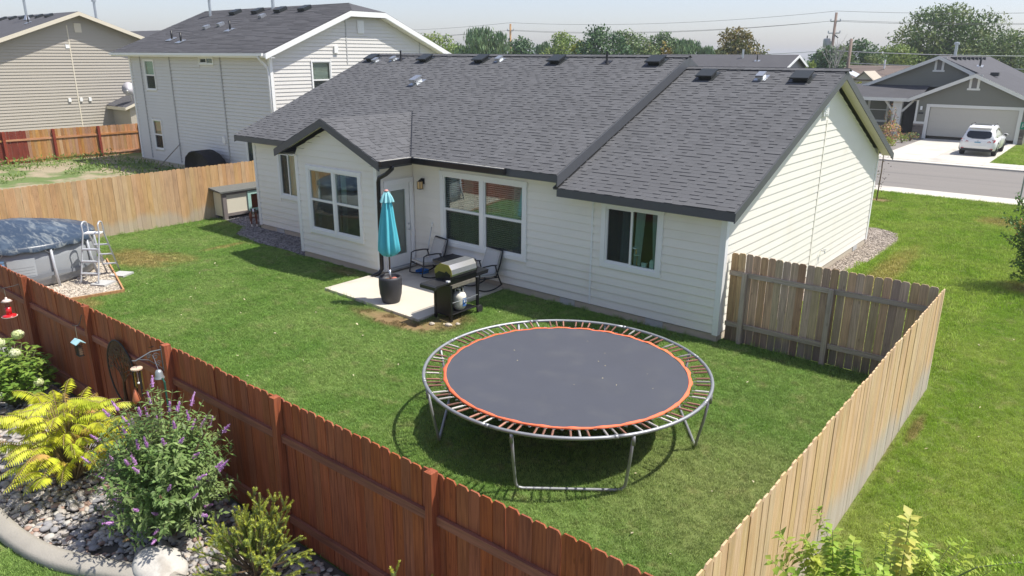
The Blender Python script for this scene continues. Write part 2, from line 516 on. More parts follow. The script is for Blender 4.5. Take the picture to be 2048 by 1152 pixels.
def stones(name, pts, sizes, mt, flat=.55, parent=None, hi=False):
    bv, bf = (ICO2_V, ICO2_F) if hi else (ICO_V, ICO_F)
    n = len(pts); k = len(bv)
    jit = 1 + nr.uniform(-.22, .22, (n, k, 1))
    v = bv[None] * jit
    sc = np.stack([sizes * nr.uniform(.75, 1.3, n), sizes * nr.uniform(.65, 1.1, n), sizes * flat * nr.uniform(.7, 1.3, n)], -1)
    v = v * sc[:, None, :]
    a = nr.uniform(0, 6.28, n); ca, sa = np.cos(a), np.sin(a)
    x = v[..., 0] * ca[:, None] - v[..., 1] * sa[:, None]
    y = v[..., 0] * sa[:, None] + v[..., 1] * ca[:, None]
    tl = nr.uniform(-.5, .5, n)
    z = v[..., 2] + x * tl[:, None] * .5
    v = np.stack([x, y, z], -1) + np.array(pts)[:, None, :]
    f = (bf[None] + (np.arange(n) * k)[:, None, None]).reshape(-1, 3)
    me = npmesh(name, v.reshape(-1, 3), f, mt, smooth=hi)
    return mobj(name, me, parent, kind='stuff')
def gravel(name, poly, mt, dens, s0, s1):
    b = MB().prism(poly, 'z', -.06, .012)
    o = struct(name + '_bed', b, mt)
    xs = [p[0] for p in poly]; ys = [p[1] for p in poly]
    n = int(dens * (max(xs) - min(xs)) * (max(ys) - min(ys)))
    P_ = []
    for _ in range(n):
        x, y = rnd.uniform(min(xs), max(xs)), rnd.uniform(min(ys), max(ys))
        if in_poly(x, y, poly): P_.append((x, y, .016))
    stones(name + '_gravel', P_, nr.uniform(s0, s1, len(P_)), mt, .6, o)
gravel('side', SIDE_G, M['gravel_side'], 420, .012, .032)
gravel('left', LEFT_G, M['gravel_left'], 650, .014, .034)
gravel('pool', POOL_G, M['gravel_pool'], 420, .016, .036)

# grass: clumps of blades on the lawns
def tuft(name, nb, rad_, h0, h1, w, mt):
    mb = MB(); r_ = random.Random(3 + nb)
    for _ in range(nb):
        a = r_.uniform(0, 6.28); d = rad_ * math.sqrt(r_.random())
        x, y = d * math.cos(a), d * math.sin(a)
        h = r_.uniform(h0, h1); ln = r_.uniform(.1, .75) * h; la = r_.uniform(0, 6.28)
        wx, wy = math.cos(la + 1.57) * w / 2, math.sin(la + 1.57) * w / 2
        mx, my = x + math.cos(la) * ln * .35, y + math.sin(la) * ln * .35
        tx, ty = x + math.cos(la) * ln, y + math.sin(la) * ln
        mb.add([(x - wx, y - wy, 0), (x + wx, y + wy, 0), (mx + wx * .8, my + wy * .8, h * .6), (mx - wx * .8, my - wy * .8, h * .6), (tx, ty, h * .95)], [(0, 1, 2, 3), (3, 2, 4)])
    return bpy.data.objects.new(name, mb.mesh(name, mt))
def grass(name, cells, dens, src, smin, smax, seed, parent=None):
    mb = MB()
    for (x0, x1, y0, y1) in cells: mb.poly([(x0, y0, 0), (x1, y0, 0), (x1, y1, 0), (x0, y1, 0)])
    o = obj(name, mb, M['lawn_soil']); o['kind'] = 'stuff'
    ng = bpy.data.node_groups.new(name, 'GeometryNodeTree')
    ng.interface.new_socket('Geometry', in_out='INPUT', socket_type='NodeSocketGeometry')
    ng.interface.new_socket('Geometry', in_out='OUTPUT', socket_type='NodeSocketGeometry')
    N = ng.nodes; L = ng.links
    gi = N.new('NodeGroupInput'); go = N.new('NodeGroupOutput')
    dp = N.new('GeometryNodeDistributePointsOnFaces'); dp.inputs['Density'].default_value = dens; dp.inputs['Seed'].default_value = seed
    ip = N.new('GeometryNodeInstanceOnPoints')
    oi = N.new('GeometryNodeObjectInfo'); oi.inputs['Object'].default_value = src; oi.inputs['As Instance'].default_value = True
    rv = N.new('FunctionNodeRandomValue'); rv.data_type = 'FLOAT_VECTOR'
    rv.inputs[0].default_value = (-.15, -.15, 0); rv.inputs[1].default_value = (.15, .15, 6.28)
    rs = N.new('FunctionNodeRandomValue'); rs.data_type = 'FLOAT'
    rs.inputs[2].default_value = smin; rs.inputs[3].default_value = smax; rs.inputs['Seed'].default_value = 9
    L.new(gi.outputs[0], dp.inputs[0]); L.new(dp.outputs[0], ip.inputs['Points']); L.new(oi.outputs['Geometry'], ip.inputs['Instance'])
    L.new(rv.outputs[0], ip.inputs['Rotation']); L.new(rs.outputs[1], ip.inputs['Scale'])
    L.new(ip.outputs[0], go.inputs[0])
    md = o.modifiers.new('grass', 'NODES'); md.node_group = ng
    return o
def cells(x0, x1, y0, y1, st_, ok):
    out = []
    for x in np.arange(x0, x1 - 1e-6, st_):
        for y in np.arange(y0, y1 - 1e-6, st_):
            cx, cy = x + st_ / 2, y + st_ / 2
            if ok(cx, cy): out.append((x, x + st_, y, y + st_))
    return out
def bare(x, y):
    # trodden soil at the patio edge and dry ground stay thin
    for cx, cy, rx, ry in ((-5.9, -3.2, 1.05, .26), (-4.9, -2.6, .4, .55), (-9.4, -1.42, .6, .12)):
        if ((x - cx) / rx) ** 2 + ((y - cy) / ry) ** 2 < 1 and rnd.random() < .8: return True
    return False
def ok_back(x, y):
    if -8.76 < x < -5.33 and y > -2.95: return False
    if -11.85 < x < -8.4 and y > -1.24: return False
    if y > -.02 and x < .0 and x > -16: return False
    if y > .2: return False
    if in_poly(x, y, LEFT_G) or in_poly(x, y, POOL_G): return False
    if -17.3 < x < -12.4 and y < -9.3: return False
    return not bare(x, y)
def ok_side(x, y):
    if in_poly(x, y, SIDE_G): return False
    if x < 3.7 and y < .42: return False
    if x < .1 and y < 13.0: return False
    if math.hypot(x + 1.65, y - 18.6) < .45 or math.hypot(x - 4.6, y - 8.3) < .4: return False
    return True
tuft_a = tuft('grass_clump', 24, .075, .02, .045, .0055, M['blade_back'])
tuft_b = tuft('grass_clump_side', 24, .075, .02, .045, .0055, M['blade_side'])
tuft_c = tuft('grass_clump_far', 16, .13, .035, .07, .013, M['blade_side'])
grass('back_grass', cells(-18.2, 3.6, -9.0, .25, .2, ok_back), 330, tuft_a, .6, 1.25, 1)
grass('side_grass', cells(3.75, 9.0, -10, 6, .25, ok_side), 330, tuft_b, .6, 1.25, 2)
grass('front_grass', cells(-6, 12, .5, 20.8, .25, lambda x, y: ok_side(x, y) and (x < 3.75 or y > 6)), 130, tuft_c, .7, 1.3, 3)
# longer unmown grass along the fence feet and trampoline legs
tuft_d = tuft('long_grass_clump', 14, .05, .07, .15, .006, M['blade_back']); tuft_e = tuft('long_grass_clump_side', 14, .05, .06, .14, .006, M['blade_side'])
long_ = [(x, x + .1, -8.99, -8.92) for x in np.arange(-12.5, 3.5, .1) if rnd.random() < .6] + [(3.5, 3.62, y, y + .1) for y in np.arange(-8.9, .1, .1) if rnd.random() < .5]
long_ += [(x, x + .1, .13, .22) for x in np.arange(.1, 3.5, .1) if rnd.random() < .7] + [(-18.2, -18.1, y, y + .1) for y in np.arange(-4.8, -.1, .1) if rnd.random() < .6] + [(x, x + .1, -.10, -.02) for x in np.arange(-5.3, -.1, .1) if rnd.random() < .5]
for q_ in range(8):
    a_ = rad(-52.7 - 21 + 90 * (q_ // 2) + 42 * (q_ % 2)); long_.append((-.356 + 1.99 * math.cos(a_) - .08, -.356 + 1.99 * math.cos(a_) + .08, -4.69 + 1.99 * math.sin(a_) - .08, -4.69 + 1.99 * math.sin(a_) + .08))
for q_ in range(34): long_.append((-8.8 + q_ * .1, -8.72 + q_ * .1, -2.88 - q_ * .004, -2.83 - q_ * .004))
grass('back_fence_grass', long_, 190, tuft_d, .5, 1.1, 7)
grass('side_fence_grass', [(3.74, 3.84, y, y + .1) for y in np.arange(-9, .3, .1) if rnd.random() < .65] + [(.7, .8, y, y + .1) for y in np.arange(7.5, 13, .1)], 190, tuft_e, .5, 1.1, 8)
grass('street_grass', cells(.3, 9, 34.4, 44.5, .5, lambda x, y: True), 70, tuft_c, 1.0, 1.6, 5)
# ------------------------------------------------------------------ house building helpers
def wall_rects(a0, a1, z0, z1, holes):
    xs = sorted({a0, a1, *[h[0] for h in holes], *[h[1] for h in holes]})
    zs = sorted({z0, z1, *[h[2] for h in holes], *[h[3] for h in holes]})
    out = []
    for i in range(len(xs) - 1):
        run = None
        for j in range(len(zs) - 1):
            cx, cz = (xs[i] + xs[i + 1]) / 2, (zs[j] + zs[j + 1]) / 2
            solid = not any(h[0] < cx < h[1] and h[2] < cz < h[3] for h in holes)
            if solid:
                if run is None: run = zs[j]
                if j == len(zs) - 2: out.append((xs[i], xs[i + 1], run, zs[j + 1]))
            elif run is not None:
                out.append((xs[i], xs[i + 1], run, zs[j])); run = None
    return out
def wall_core(mb, axis, p0, p1, a0, a1, z0, z1, holes):
    """axis 'y': wall in the xz plane between y=p0..p1; axis 'x': wall in the yz plane"""
    for (b0, b1, c0, c1) in wall_rects(a0, a1, z0, z1, holes):
        if axis == 'y': mb.box(b0, b1, p0, p1, c0, c1)
        else: mb.box(p0, p1, b0, b1, c0, c1)
def siding(parent, axis, plane, out, a0, a1, z0, z1, expo, holes, mt, gable=None, joined=None, joint=None, jit=.0, grv=.013):
    """lap boards; out = +1/-1 side the boards face; gable(z)->(lo,hi) clips; joined = collect into that MB"""
    z = z0; lip = .024 if grv > .01 else .015
    while z < z1 - .02:
        zt = min(z + expo, z1)
        segs = [(a0, a1)]
        for h in holes:
            if h[2] < zt - .01 and h[3] > z + .01:
                ns = []
                for s0, s1 in segs:
                    if h[1] <= s0 or h[0] >= s1: ns.append((s0, s1)); continue
                    if h[0] - s0 > .02: ns.append((s0, h[0]))
                    if s1 - h[1] > .02: ns.append((h[1], s1))
                segs = ns
        if joint:
            ns = []
            for s0, s1 in segs:
                cut = [s0] + [j for j in joint if s0 + .05 < j < s1 - .05] + [s1]
                ns += [(cut[i] + (.012 if i else 0), cut[i + 1] - (.012 if i < len(cut) - 2 else 0)) for i in range(len(cut) - 1)]
            segs = ns
        for s0, s1 in segs:
            lo0 = lo1 = s0; hi0 = hi1 = s1
            if gable:
                g0, g1 = gable(z), gable(zt)
                lo0, hi0 = max(s0, g0[0]), min(s1, g0[1]); lo1, hi1 = max(s0, g1[0]), min(s1, g1[1])
                if hi0 - lo0 < .03: continue
                if hi1 < lo1: hi1 = lo1 = (hi1 + lo1) / 2
            d0, d1 = lip + rnd.uniform(-jit, jit), .003
            q = [(lo0, z, d0), (hi0, z, d0), (hi1, zt - grv, d1), (lo1, zt - grv, d1), (lo0, z, 0), (hi0, z, 0), (hi1, zt - grv, 0), (lo1, zt - grv, 0)]
            if axis == 'y': vs = [(a, plane + out * d, zz) for a, zz, d in q]
            else: vs = [(plane + out * d, a, zz) for a, zz, d in q]
            fs = [(0, 1, 2, 3), (4, 5, 1, 0), (1, 5, 6, 2), (4, 0, 3, 7)]
            if joined is not None: joined.add(vs, fs)
            else: obj('siding_board', MB().add(vs, fs), mt, parent)
        z += expo
class Fr:
    """frame for window/door pieces: u along the wall, w outwards, z up"""
    def __init__(s, axis, plane, out): s.axis, s.p, s.o = axis, plane, out
    def pt(s, u, w, z): return (u, s.p + s.o * w, z) if s.axis == 'y' else (s.p + s.o * w, u, z)
    def box(s, mb, u0, u1, w0, w1, z0, z1, m=0):
        a, b = s.pt(u0, w0, z0), s.pt(u1, w1, z1)
        mb.box(min(a[0], b[0]), max(a[0], b[0]), min(a[1], b[1]), max(a[1], b[1]), min(a[2], b[2]), max(a[2], b[2]), m)
def ring(fr, mb, u0, u1, z0, z1, t, w0, w1):
    fr.box(mb, u0, u1, w0, w1, z1 - t, z1); fr.box(mb, u0, u1, w0, w1, z0, z0 + t)
    fr.box(mb, u0, u0 + t, w0, w1, z0 + t, z1 - t); fr.box(mb, u1 - t, u1, w0, w1, z0 + t, z1 - t)
def sheet_curtain(fr, u0, u1, u0b, u1b, z0, z1, w, amp=.025, n=26):
    mb = MB(); vs = []
    for j, z in enumerate((z1, (z0 + z1) / 2, z0)):
        f = j / 2
        for i in range(n + 1):
            k = i / n
            u = (u0 + (u1 - u0) * k) * (1 - f) + (u0b + (u1b - u0b) * k) * f
            vs.append(fr.pt(u, w + amp * math.sin(i * 1.7) + amp * .4 * math.sin(i * .63), z))
    fs = [(j * (n + 1) + i, j * (n + 1) + i + 1, (j + 1) * (n + 1) + i + 1, (j + 1) * (n + 1) + i) for j in range(2) for i in range(n)]
    return mb.add(vs, fs)
def window(parent, fr, casing, units, mullw=0, blinds=(), curtains=(), cas=.095, trim=None, proud=.03, vin=None, frame_t=.035, gl=None, name='window'):
    """casing (u0,u1,z0,z1); units: list of (u0,u1,z0,z1,kind) kind 'hung' | 'slide' | 'fixed'"""
    trim = trim or M['white_trim']; vin = vin or M['vinyl']; gl = gl or M['glass']
    u0, u1, z0, z1 = casing
    mb = MB()
    gu0, gu1 = min(u[0] for u in units), max(u[1] for u in units); gz0, gz1 = min(u[2] for u in units), max(u[3] for u in units)
    fr.box(mb, u0 - .012, u1 + .012, -.02, proud, gz1, z1); fr.box(mb, u0 + .0, u1 - .0, -.02, proud - .004, z0, gz0)
    fr.box(mb, u0, gu0, -.02, proud - .004, gz0, gz1); fr.box(mb, gu1, u1, -.02, proud - .004, gz0, gz1)
    us = sorted(units)
    for i in range(len(us) - 1): fr.box(mb, us[i][1], us[i + 1][0], -.02, proud - .006, gz0, gz1)
    w = obj(name, mb, trim, parent)
    for (a, b, c, d, kind) in units:
        s = MB(); ring(fr, s, a, b, c, d, frame_t, -.05, .006)
        if kind == 'hung':
            zm = (c + d) / 2
            fr.box(s, a + frame_t, b - frame_t, -.045, .004, zm - .028, zm + .028)
            ring(fr, s, a + frame_t, b - frame_t, c + frame_t, zm - .028, .022, -.05, -.012)
            q = MB(); fr.box(q, a + frame_t + .02, b - frame_t - .02, -.008, -.006, c + frame_t + .02, zm - .03); obj('insect_screen', q, M['screen'], w)
            panes = [(a + frame_t, b - frame_t, c + frame_t + .022, zm - .028, -.03), (a + frame_t, b - frame_t, zm + .028, d - frame_t, -.018)]
        elif kind == 'slide':
            um = (a + b) / 2
            fr.box(s, um - .022, um + .022, -.045, .004, c + frame_t, d - frame_t)
            ring(fr, s, a + frame_t, um - .022, c + frame_t, d - frame_t, .02, -.05, -.012)
            q = MB(); fr.box(q, a + frame_t + .018, um - .024, -.008, -.006, c + frame_t + .018, d - frame_t - .018); obj('insect_screen', q, M['screen'], w)
            panes = [(a + frame_t + .02, um - .022, c + frame_t + .02, d - frame_t - .02, -.03), (um + .022, b - frame_t, c + frame_t, d - frame_t, -.018)]
        else:
            panes = [(a + frame_t, b - frame_t, c + frame_t, d - frame_t, -.02)]
        obj('sash', s, vin, w)
        for (pa, pb, pc, pd, pw) in panes:
            q = MB(); fr.box(q, pa - .004, pb + .004, pw - .002, pw + .002, pc - .004, pd + .004)
            obj('pane', q, gl, w)
    for (a, b, c, d, wdep, tilt) in blinds:
        q = MB(); z = c
        while z < d:
            p0, p1 = fr.pt(a, wdep - .022, z + tilt), fr.pt(b, wdep - .022, z + tilt); p2, p3 = fr.pt(b, wdep + .022, z - tilt), fr.pt(a, wdep + .022, z - tilt)
            q.poly([p0, p1, p2, p3]); z += .048
        o = obj('blind', q, M['blind'], w)
    for cu in curtains:
        obj('curtain', sheet_curtain(fr, *cu), M['curtain'], w)
    return w

# ------------------------------------------------------------------ the white house
def shingle_mat(name, col, bump=True):
    mt, t, b = newmat(name)
    p = t.pos()
    n1 = t.noise(p, 1.1, 3); n2 = t.noise(p, 160, 2)
    isl = t.math('MULTIPLY_ADD', t.island(), .20, .90)
    orr = t.math('MULTIPLY_ADD', t.orand(), .0, 1.0)
    f = t.math('MULTIPLY', isl, t.math('MULTIPLY_ADD', n1, .3, .85))
    f = t.math('MULTIPLY', f, t.math('MULTIPLY_ADD', n2, .9, .55))
    rgb = t.n('RGB'); rgb.outputs[0].default_value = (*col, 1)
    c = t.scale_col(rgb.outputs[0], f)
    t.set(b.inputs['Base Color'], c)
    b.inputs['Roughness'].default_value = .9; b.inputs['Specular IOR Level'].default_value = .2
    bp = t.n('Bump', None, Height=n2, Strength=.4, Distance=.004); t.set(b.inputs['Normal'], bp.outputs[0])
    return mt
M['shingle'] = shingle_mat('shingle', (.108, .109, .113))
M['shingle_far'] = shingle_mat('shingle_far', (.088, .087, .092))

EY, EZR, EZM, SL = -.40, 2.72, 3.00, .419      # eave line, right/main eave heights, slope
RY = 5.33                                       # ridge line
XR, XB, XL = .29, -3.68, -16.0                  # right rake, step between the roofs, left rake
WD = 10.66
house = thing('white_house', 'white single storey house with black trimmed dark shingle roof behind the trampoline', 'house', (-8, 5.3, 0))
WH_ROOM = (-15.7, -.02, .02, WD - .02)
fnd = MB()
fnd.box(-15.68, -.02, .02, WD - .02, -.3, .17)
fnd.box(-11.74, -8.56, -1.16, .02, -.3, .17)
fo = obj('foundation', fnd, M['foundation'], house)
for (x, y) in ((-14.6, .02), (-3.6, .02), (-1.4, .02)):
    obj('crawl_vent', MB().box(x - .2, x + .2, y - .012, y + .01, .0, .155), M['block'], fo)
obj('crawl_vent', MB().box(-.03, -.005, 9.3, 9.7, .02, .155), M['block'], fo)

BX0, BX1, BY = -11.8, -8.5, -1.2
W_R = (-2.77, -1.32, 1.08, 2.50); W_M = (-7.52, -4.78, .80, 2.68); W_L = (-14.42, -13.38, 1.16, 2.64); W_B = (-11.33, -9.10, .77, 2.59)
D_S = (-1.0, -.02, .10, 2.42)
wb = MB()
wall_core(wb, 'y', .02, .14, -15.68, 0, .15, 2.9, [W_R, W_M, W_L, (BX0 + .1, BX1 - .1, .15, 2.6)])
wall_core(wb, 'y', WD - .12, WD, -15.68, 0, .15, 2.9, [(-14, -12, 1, 2.3), (-7, -5, 1, 2.3)])
wall_core(wb, 'x', -15.68, -15.56, .14, WD - .12, .15, 2.9, [])
wb.prism([(.14, 2.9), (WD - .12, 2.9), (RY, 5.2)], 'x', -15.68, -15.56)
wb.prism([(.14, .15), (WD - .12, .15), (WD - .12, 2.57), (RY, 4.87), (.14, 2.62)], 'x', -.12, -.02)
wb.prism([(.3, 2.6), (WD - .3, 2.6), (RY, 5.22)], 'x', XB - .16, XB - .06)
wall_core(wb, 'y', BY + .02, BY + .12, BX0, BX1, .15, 2.8, [W_B])
wb.prism([(BX0, 2.8), (BX1, 2.8), (-10.2, 3.6)], 'y', BY + .02, BY + .12)
wall_core(wb, 'x', BX1 - .12, BX1 - .02, BY + .12, .02, .15, 2.85, [D_S])
wall_core(wb, 'x', BX0 + .02, BX0 + .12, BY + .12, .02, .15, 2.85, [])
wall = obj('wall', wb, M['white_siding'], house)
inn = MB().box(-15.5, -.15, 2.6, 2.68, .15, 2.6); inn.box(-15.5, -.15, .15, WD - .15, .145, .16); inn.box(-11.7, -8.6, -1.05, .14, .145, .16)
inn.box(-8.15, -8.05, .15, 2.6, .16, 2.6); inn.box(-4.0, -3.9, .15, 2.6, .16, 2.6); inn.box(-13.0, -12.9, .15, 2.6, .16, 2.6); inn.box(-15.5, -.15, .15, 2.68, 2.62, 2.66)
obj('interior', inn, M['dark_room'], house)

EX = .178
def cut(h, e=0.0): return (h[0] - e, h[1] + e, h[2] - e, h[3] + e)
siding(wall, 'y', .02, -1, -15.62, -.10, .17, 2.84, EX, [W_R, W_M, W_L, (BX0 - .02, BX1 + .02, 0, 3)], M['white_siding'], joint=(-3.0, -13.0, -5.9), jit=.002)
rk = lambda z: (RY - (4.90 - z) / SL, RY + (4.90 - z) / SL)
siding(wall, 'x', -.02, 1, .10, WD - .1, .17, 4.86, EX, [], M['white_siding'], gable=rk, joint=(5.33,), jit=.002, grv=.006)
bg_ = lambda z: (-10.2 - (3.66 - z) / .43, -10.2 + (3.66 - z) / .43)
siding(wall, 'y', BY + .02, -1, BX0 + .02, BX1 - .02, .17, 3.6, EX, [W_B], M['white_siding'], gable=bg_, jit=.002)
siding(wall, 'x', BX1 - .02, 1, BY + .1, -.02, .17, 2.85, EX, [cut(D_S, .0)], M['white_siding'], jit=.002)
siding(wall, 'x', -15.66, -1, .1, WD - .1, .17, 3.0, EX, [], M['white_siding'])
# corner boards
def cboard(*b): obj('corner_board', MB().box(*b), M['white_trim'], house)
cboard(-.11, .010, -.012, .11, .14, 2.62); cboard(-15.70, -15.58, -.012, .1, .14, 2.84)
cboard(-.09, .010, WD - .11, WD + .012, .14, 2.62)
cboard(BX1 - .11, BX1 + .012, BY - .012, BY + .11, .14, 2.84); cboard(BX0 - .012, BX0 + .10, BY - .012, BY + .11, .14, 2.8)
obj('batten', MB().box(-.02, .004, 5.30, 5.36, .17, 4.0), M['white_siding'], house)
for x in (-3.0, -5.9):
    obj('batten', MB().box(x - .02, x + .02, -.012, .02, .17 if x == -3.0 else .17, 2.82 if x == -3.0 else .8), M['white_trim'], house)

FY = Fr('y', 0.0, -1); FB = Fr('y', BY, -1); FX = Fr('x', BX1, 1)
u = W_R
window(house, FY, u, [(-2.665, -1.425, 1.19, 2.40, 'slide')], curtains=[(-2.3, -2.08, -2.34, -2.06, 1.2, 2.4, -.10), (-1.98, -1.78, -2.0, -1.86, 1.2, 2.4, -.10), (-1.62, -1.44, -1.54, -1.44, 1.2, 2.4, -.10)])
window(house, FY, W_M, [(-7.41, -6.20, .91, 2.57, 'hung'), (-6.08, -4.89, .91, 2.57, 'hung')],
       blinds=[(-7.38, -6.22, .95, 2.54, -.085, .010), (-6.05, -4.92, .95, 2.54, -.085, .010)],
       curtains=[(-7.32, -7.18, -7.30, -7.12, .92, 2.55, -.22), (-6.9, -6.62, -6.9, -6.6, .92, 2.55, -.22), (-5.26, -4.95, -5.3, -4.95, .92, 2.55, -.15)])
window(house, FB, W_B, [(-11.22, -10.25, .88, 2.50, 'hung'), (-10.17, -9.21, .88, 2.50, 'hung')],
       curtains=[(-11.2, -11.05, -11.18, -11.06, .9, 2.5, -.2), (-10.12, -9.96, -10.14, -10.0, .9, 2.5, -.2)])
window(house, FY, W_L, [(-14.32, -13.48, 1.27, 2.55, 'slide')], curtains=[(-14.3, -13.5, -14.3, -13.5, 1.25, 2.55, -.13)])

# patio door in the side of the bay
M['door_white'] = mat('door_white', (.78, .79, .76), .4, var=.03)
dm = MB(); FX.box(dm, -1.0, -.90, -.02, .03, .10, 2.42); FX.box(dm, -.12, -.02, -.02, .03, .10, 2.42); FX.box(dm, -.90, -.12, -.02, .03, 2.30, 2.42)
door = obj('door', dm, M['white_trim'], house)
dl = MB()
FX.box(dl, -.89, -.76, -.07, -.02, .16, 2.29); FX.box(dl, -.26, -.13, -.07, -.02, .16, 2.29); FX.box(dl, -.76, -.26, -.07, -.02, 2.14, 2.29); FX.box(dl, -.76, -.26, -.07, -.02, .16, .46)
obj('door_leaf', dl, M['door_white'], door)
q = MB(); FX.box(q, -.765, -.255, -.047, -.043, .455, 2.145); obj('pane', q, M['glass'], door)
q = MB(); FX.box(q, -.92, -.10, -.10, .10, .10, .15); obj('threshold', q, M['galv'], door)
q = MB(); c = FX.pt(-.19, .0, 1.08); q.ball(FX.pt(-.19, .035, 1.08), .03, .03, .03); q.tube([FX.pt(-.19, -.02, 1.08), FX.pt(-.19, .03, 1.08)], .02); q.tube([FX.pt(-.19, -.02, 1.22), FX.pt(-.19, .01, 1.22)], .028)
obj('handle', q, M['galv'], door)
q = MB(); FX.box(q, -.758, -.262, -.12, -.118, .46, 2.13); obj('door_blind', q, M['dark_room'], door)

# wall lantern
q = MB(); q.lathe([(.0, 0), (.06, 0), (.06, .02), (0, .02)], (0, 0, 0), 12)
lamp_x, lamp_z = -8.12, 2.30
q = MB(); q.box(lamp_x - .05, lamp_x + .05, -.035, -.005, lamp_z - .02, lamp_z + .12); q.tube([(lamp_x, -.03, lamp_z + .07), (lamp_x, -.10, lamp_z + .11), (lamp_x, -.12, lamp_z + .06)], .012)
q.lathe([(.075, .05), (.03, .085), (.0, .1)], (lamp_x, -.12, lamp_z), 4)
for sx in (-1, 1):
    for sy in (-1, 1): q.box(lamp_x + sx * .05 - .005, lamp_x + sx * .05 + .005, -.12 + sy * .05 - .005, -.12 + sy * .05 + .005, lamp_z - .13, lamp_z + .05)
q.box(lamp_x - .055, lamp_x + .055, -.175, -.065, lamp_z - .145, lamp_z - .13)
lan = obj('wall_lantern', q, M['black_metal'], house)
q = MB().box(lamp_x - .045, lamp_x + .045, -.165, -.075, lamp_z - .13, lamp_z + .05)
M['amber'] = mat('amber_glass', (.75, .52, .25), .2, var=.1)
obj('lantern_glass', q, M['amber'], lan)
# spigot, gable vent, cable
q = MB().tube([(0, 6.18, .66), (.09, 6.18, .66), (.1, 6.18, .60)], .014); q.lathe([(0.0, 0), (.035, .005), (.035, .015), (0, .02)], (.09, 6.18, .69), 10)
obj('spigot', q, M['galv'], house)
q = MB().box(-.01, .035, 4.9, 5.24, 4.1, 4.56); gv = obj('gable_vent', q, M['white_trim'], house)
for i in range(8): obj('louvre', MB().box(.036, .05, 4.95, 5.19, 4.14 + i * .05, 4.17 + i * .05), M['vinyl'], gv)
obj('cable', MB().tube([(.014, 5.9, .62), (.014, 5.93, .4), (.014, 5.9, .2)], .006, 5), M['vinyl'], house)

# ---- roof planes
def slab(mb, pts, t):
    a, b, c = V(pts[0]), V(pts[1]), V(pts[2])
    n = (b - a).cross(c - a).normalized()
    if n.z < 0: n = -n
    lo = [V(p) - n * t for p in pts]; k = len(pts)
    return mb.add([tuple(V(p)) for p in pts] + [tuple(p) for p in lo], [tuple(range(k)), tuple(range(2 * k - 1, k - 1, -1))] + [(i, k + i, k + (i + 1) % k, (i + 1) % k) for i in range(k)])
zr_m, zr_r = EZM + SL * (RY - EY), EZR + SL * (RY - EY)
FYE = 2 * RY - EY
rf = MB()
slab(rf, [(XL, EY, EZM), (XB, EY, EZM), (XB, RY, zr_m), (XL, RY, zr_m)], .05)
slab(rf, [(XL, FYE, EZM), (XL, RY, zr_m), (XB, RY, zr_m), (XB, FYE, EZM)], .05)
slab(rf, [(XB - .1, EY, EZR), (XR, EY, EZR), (XR, RY, zr_r), (XB - .1, RY, zr_r)], .05)
slab(rf, [(XB - .1, FYE, EZR), (XB - .1, RY, zr_r), (XR, RY, zr_r), (XR, FYE, EZR)], .05)
DX, DZ, DS, DY, DH = -10.2, 3.87, .43, -1.47, 2.09
vy = lambda x: (DZ - DS * abs(x - DX) - EZM) / SL + EY
dpt = lambda x, y: (x, y, DZ - DS * abs(x - DX))
slab(rf, [dpt(DX, DY), dpt(DX + DH, DY), dpt(DX + DH, vy(DX + DH)), dpt(DX, vy(DX))], .05)
slab(rf, [dpt(DX - DH, DY), dpt(DX, DY), dpt(DX, vy(DX)), dpt(DX - DH, vy(DX - DH))], .05)
roof = obj('roof', rf, M['shingle'], house)
# boxed eaves and rake soffits
sf = MB()
sf.box(XB, .0, EY + .03, .02, EZR - .15, EZR - .135); sf.box(-8.12, XB, EY + .03, .02, EZM - .15, EZM - .135); sf.box(-15.98, -12.3, EY + .03, .02, EZM - .15, EZM - .135)
slab(sf, [(0, RY, zr_r - .075), (XR - .02, RY, zr_r - .075), (XR - .02, FYE, EZR - .075), (0, FYE, EZR - .075)], .02)
slab(sf, [(0, EY, EZR - .075), (XR - .02, EY, EZR - .075), (XR - .02, RY, zr_r - .075), (0, RY, zr_r - .075)], .02)
slab(sf, [dpt(DX - DH, DY + .02)[:2] + (DZ - DS * DH - .085,), (DX, DY + .02, DZ - .085), (DX, BY + .02, DZ - .085), (DX - DH, BY + .02, DZ - DS * DH - .085)], .015)
slab(sf, [(DX, DY + .02, DZ - .085), (DX + DH, DY + .02, DZ - DS * DH - .085), (DX + DH, BY + .02, DZ - DS * DH - .085), (DX, BY + .02, DZ - .085)], .015)
sf.box(BX1, DX + DH - .02, DY + .03, .02, DZ - DS * DH - .15, DZ - DS * DH - .135)
sf.box(DX - DH + .02, BX0, DY + .03, .02, DZ - DS * DH - .15, DZ - DS * DH - .135)
obj('soffit', sf, M['soffit'], house)
# fascia and rake boards
def fascia(mb): return obj('fascia', mb, M['charcoal'], house)
fascia(MB().box(XB + .02, XR, EY - .022, EY, EZR - .18, EZR - .012))
fascia(MB().box(-5.02, XB + .02, EY - .022, EY, EZM - .17, EZM - .012))
fascia(MB().box(XL, DX - DH + .05, EY - .022, EY, EZM - .17, EZM - .012))
fascia(MB().box(DX + DH - .02, -5.02, EY - .018, EY, EZM - .17, EZM - .012))
def rake(x0, x1, ye, ze, yr_, zr_, dep=.20, up=.012):
    fascia(MB().prism([(ye, ze - dep), (yr_, zr_ - dep), (yr_, zr_ - up), (ye, ze - up)], 'x', x0, x1))
rake(XR, XR + .024, EY - .02, EZR - .008, RY - .003, zr_r); rake(XR, XR + .024, FYE, EZR, RY + .003, zr_r)
rake(XB, XB + .03, EY - .02, EZM - .008, RY - .003, zr_m, .25); rake(XB, XB + .03, FYE, EZM, RY + .003, zr_m, .25)
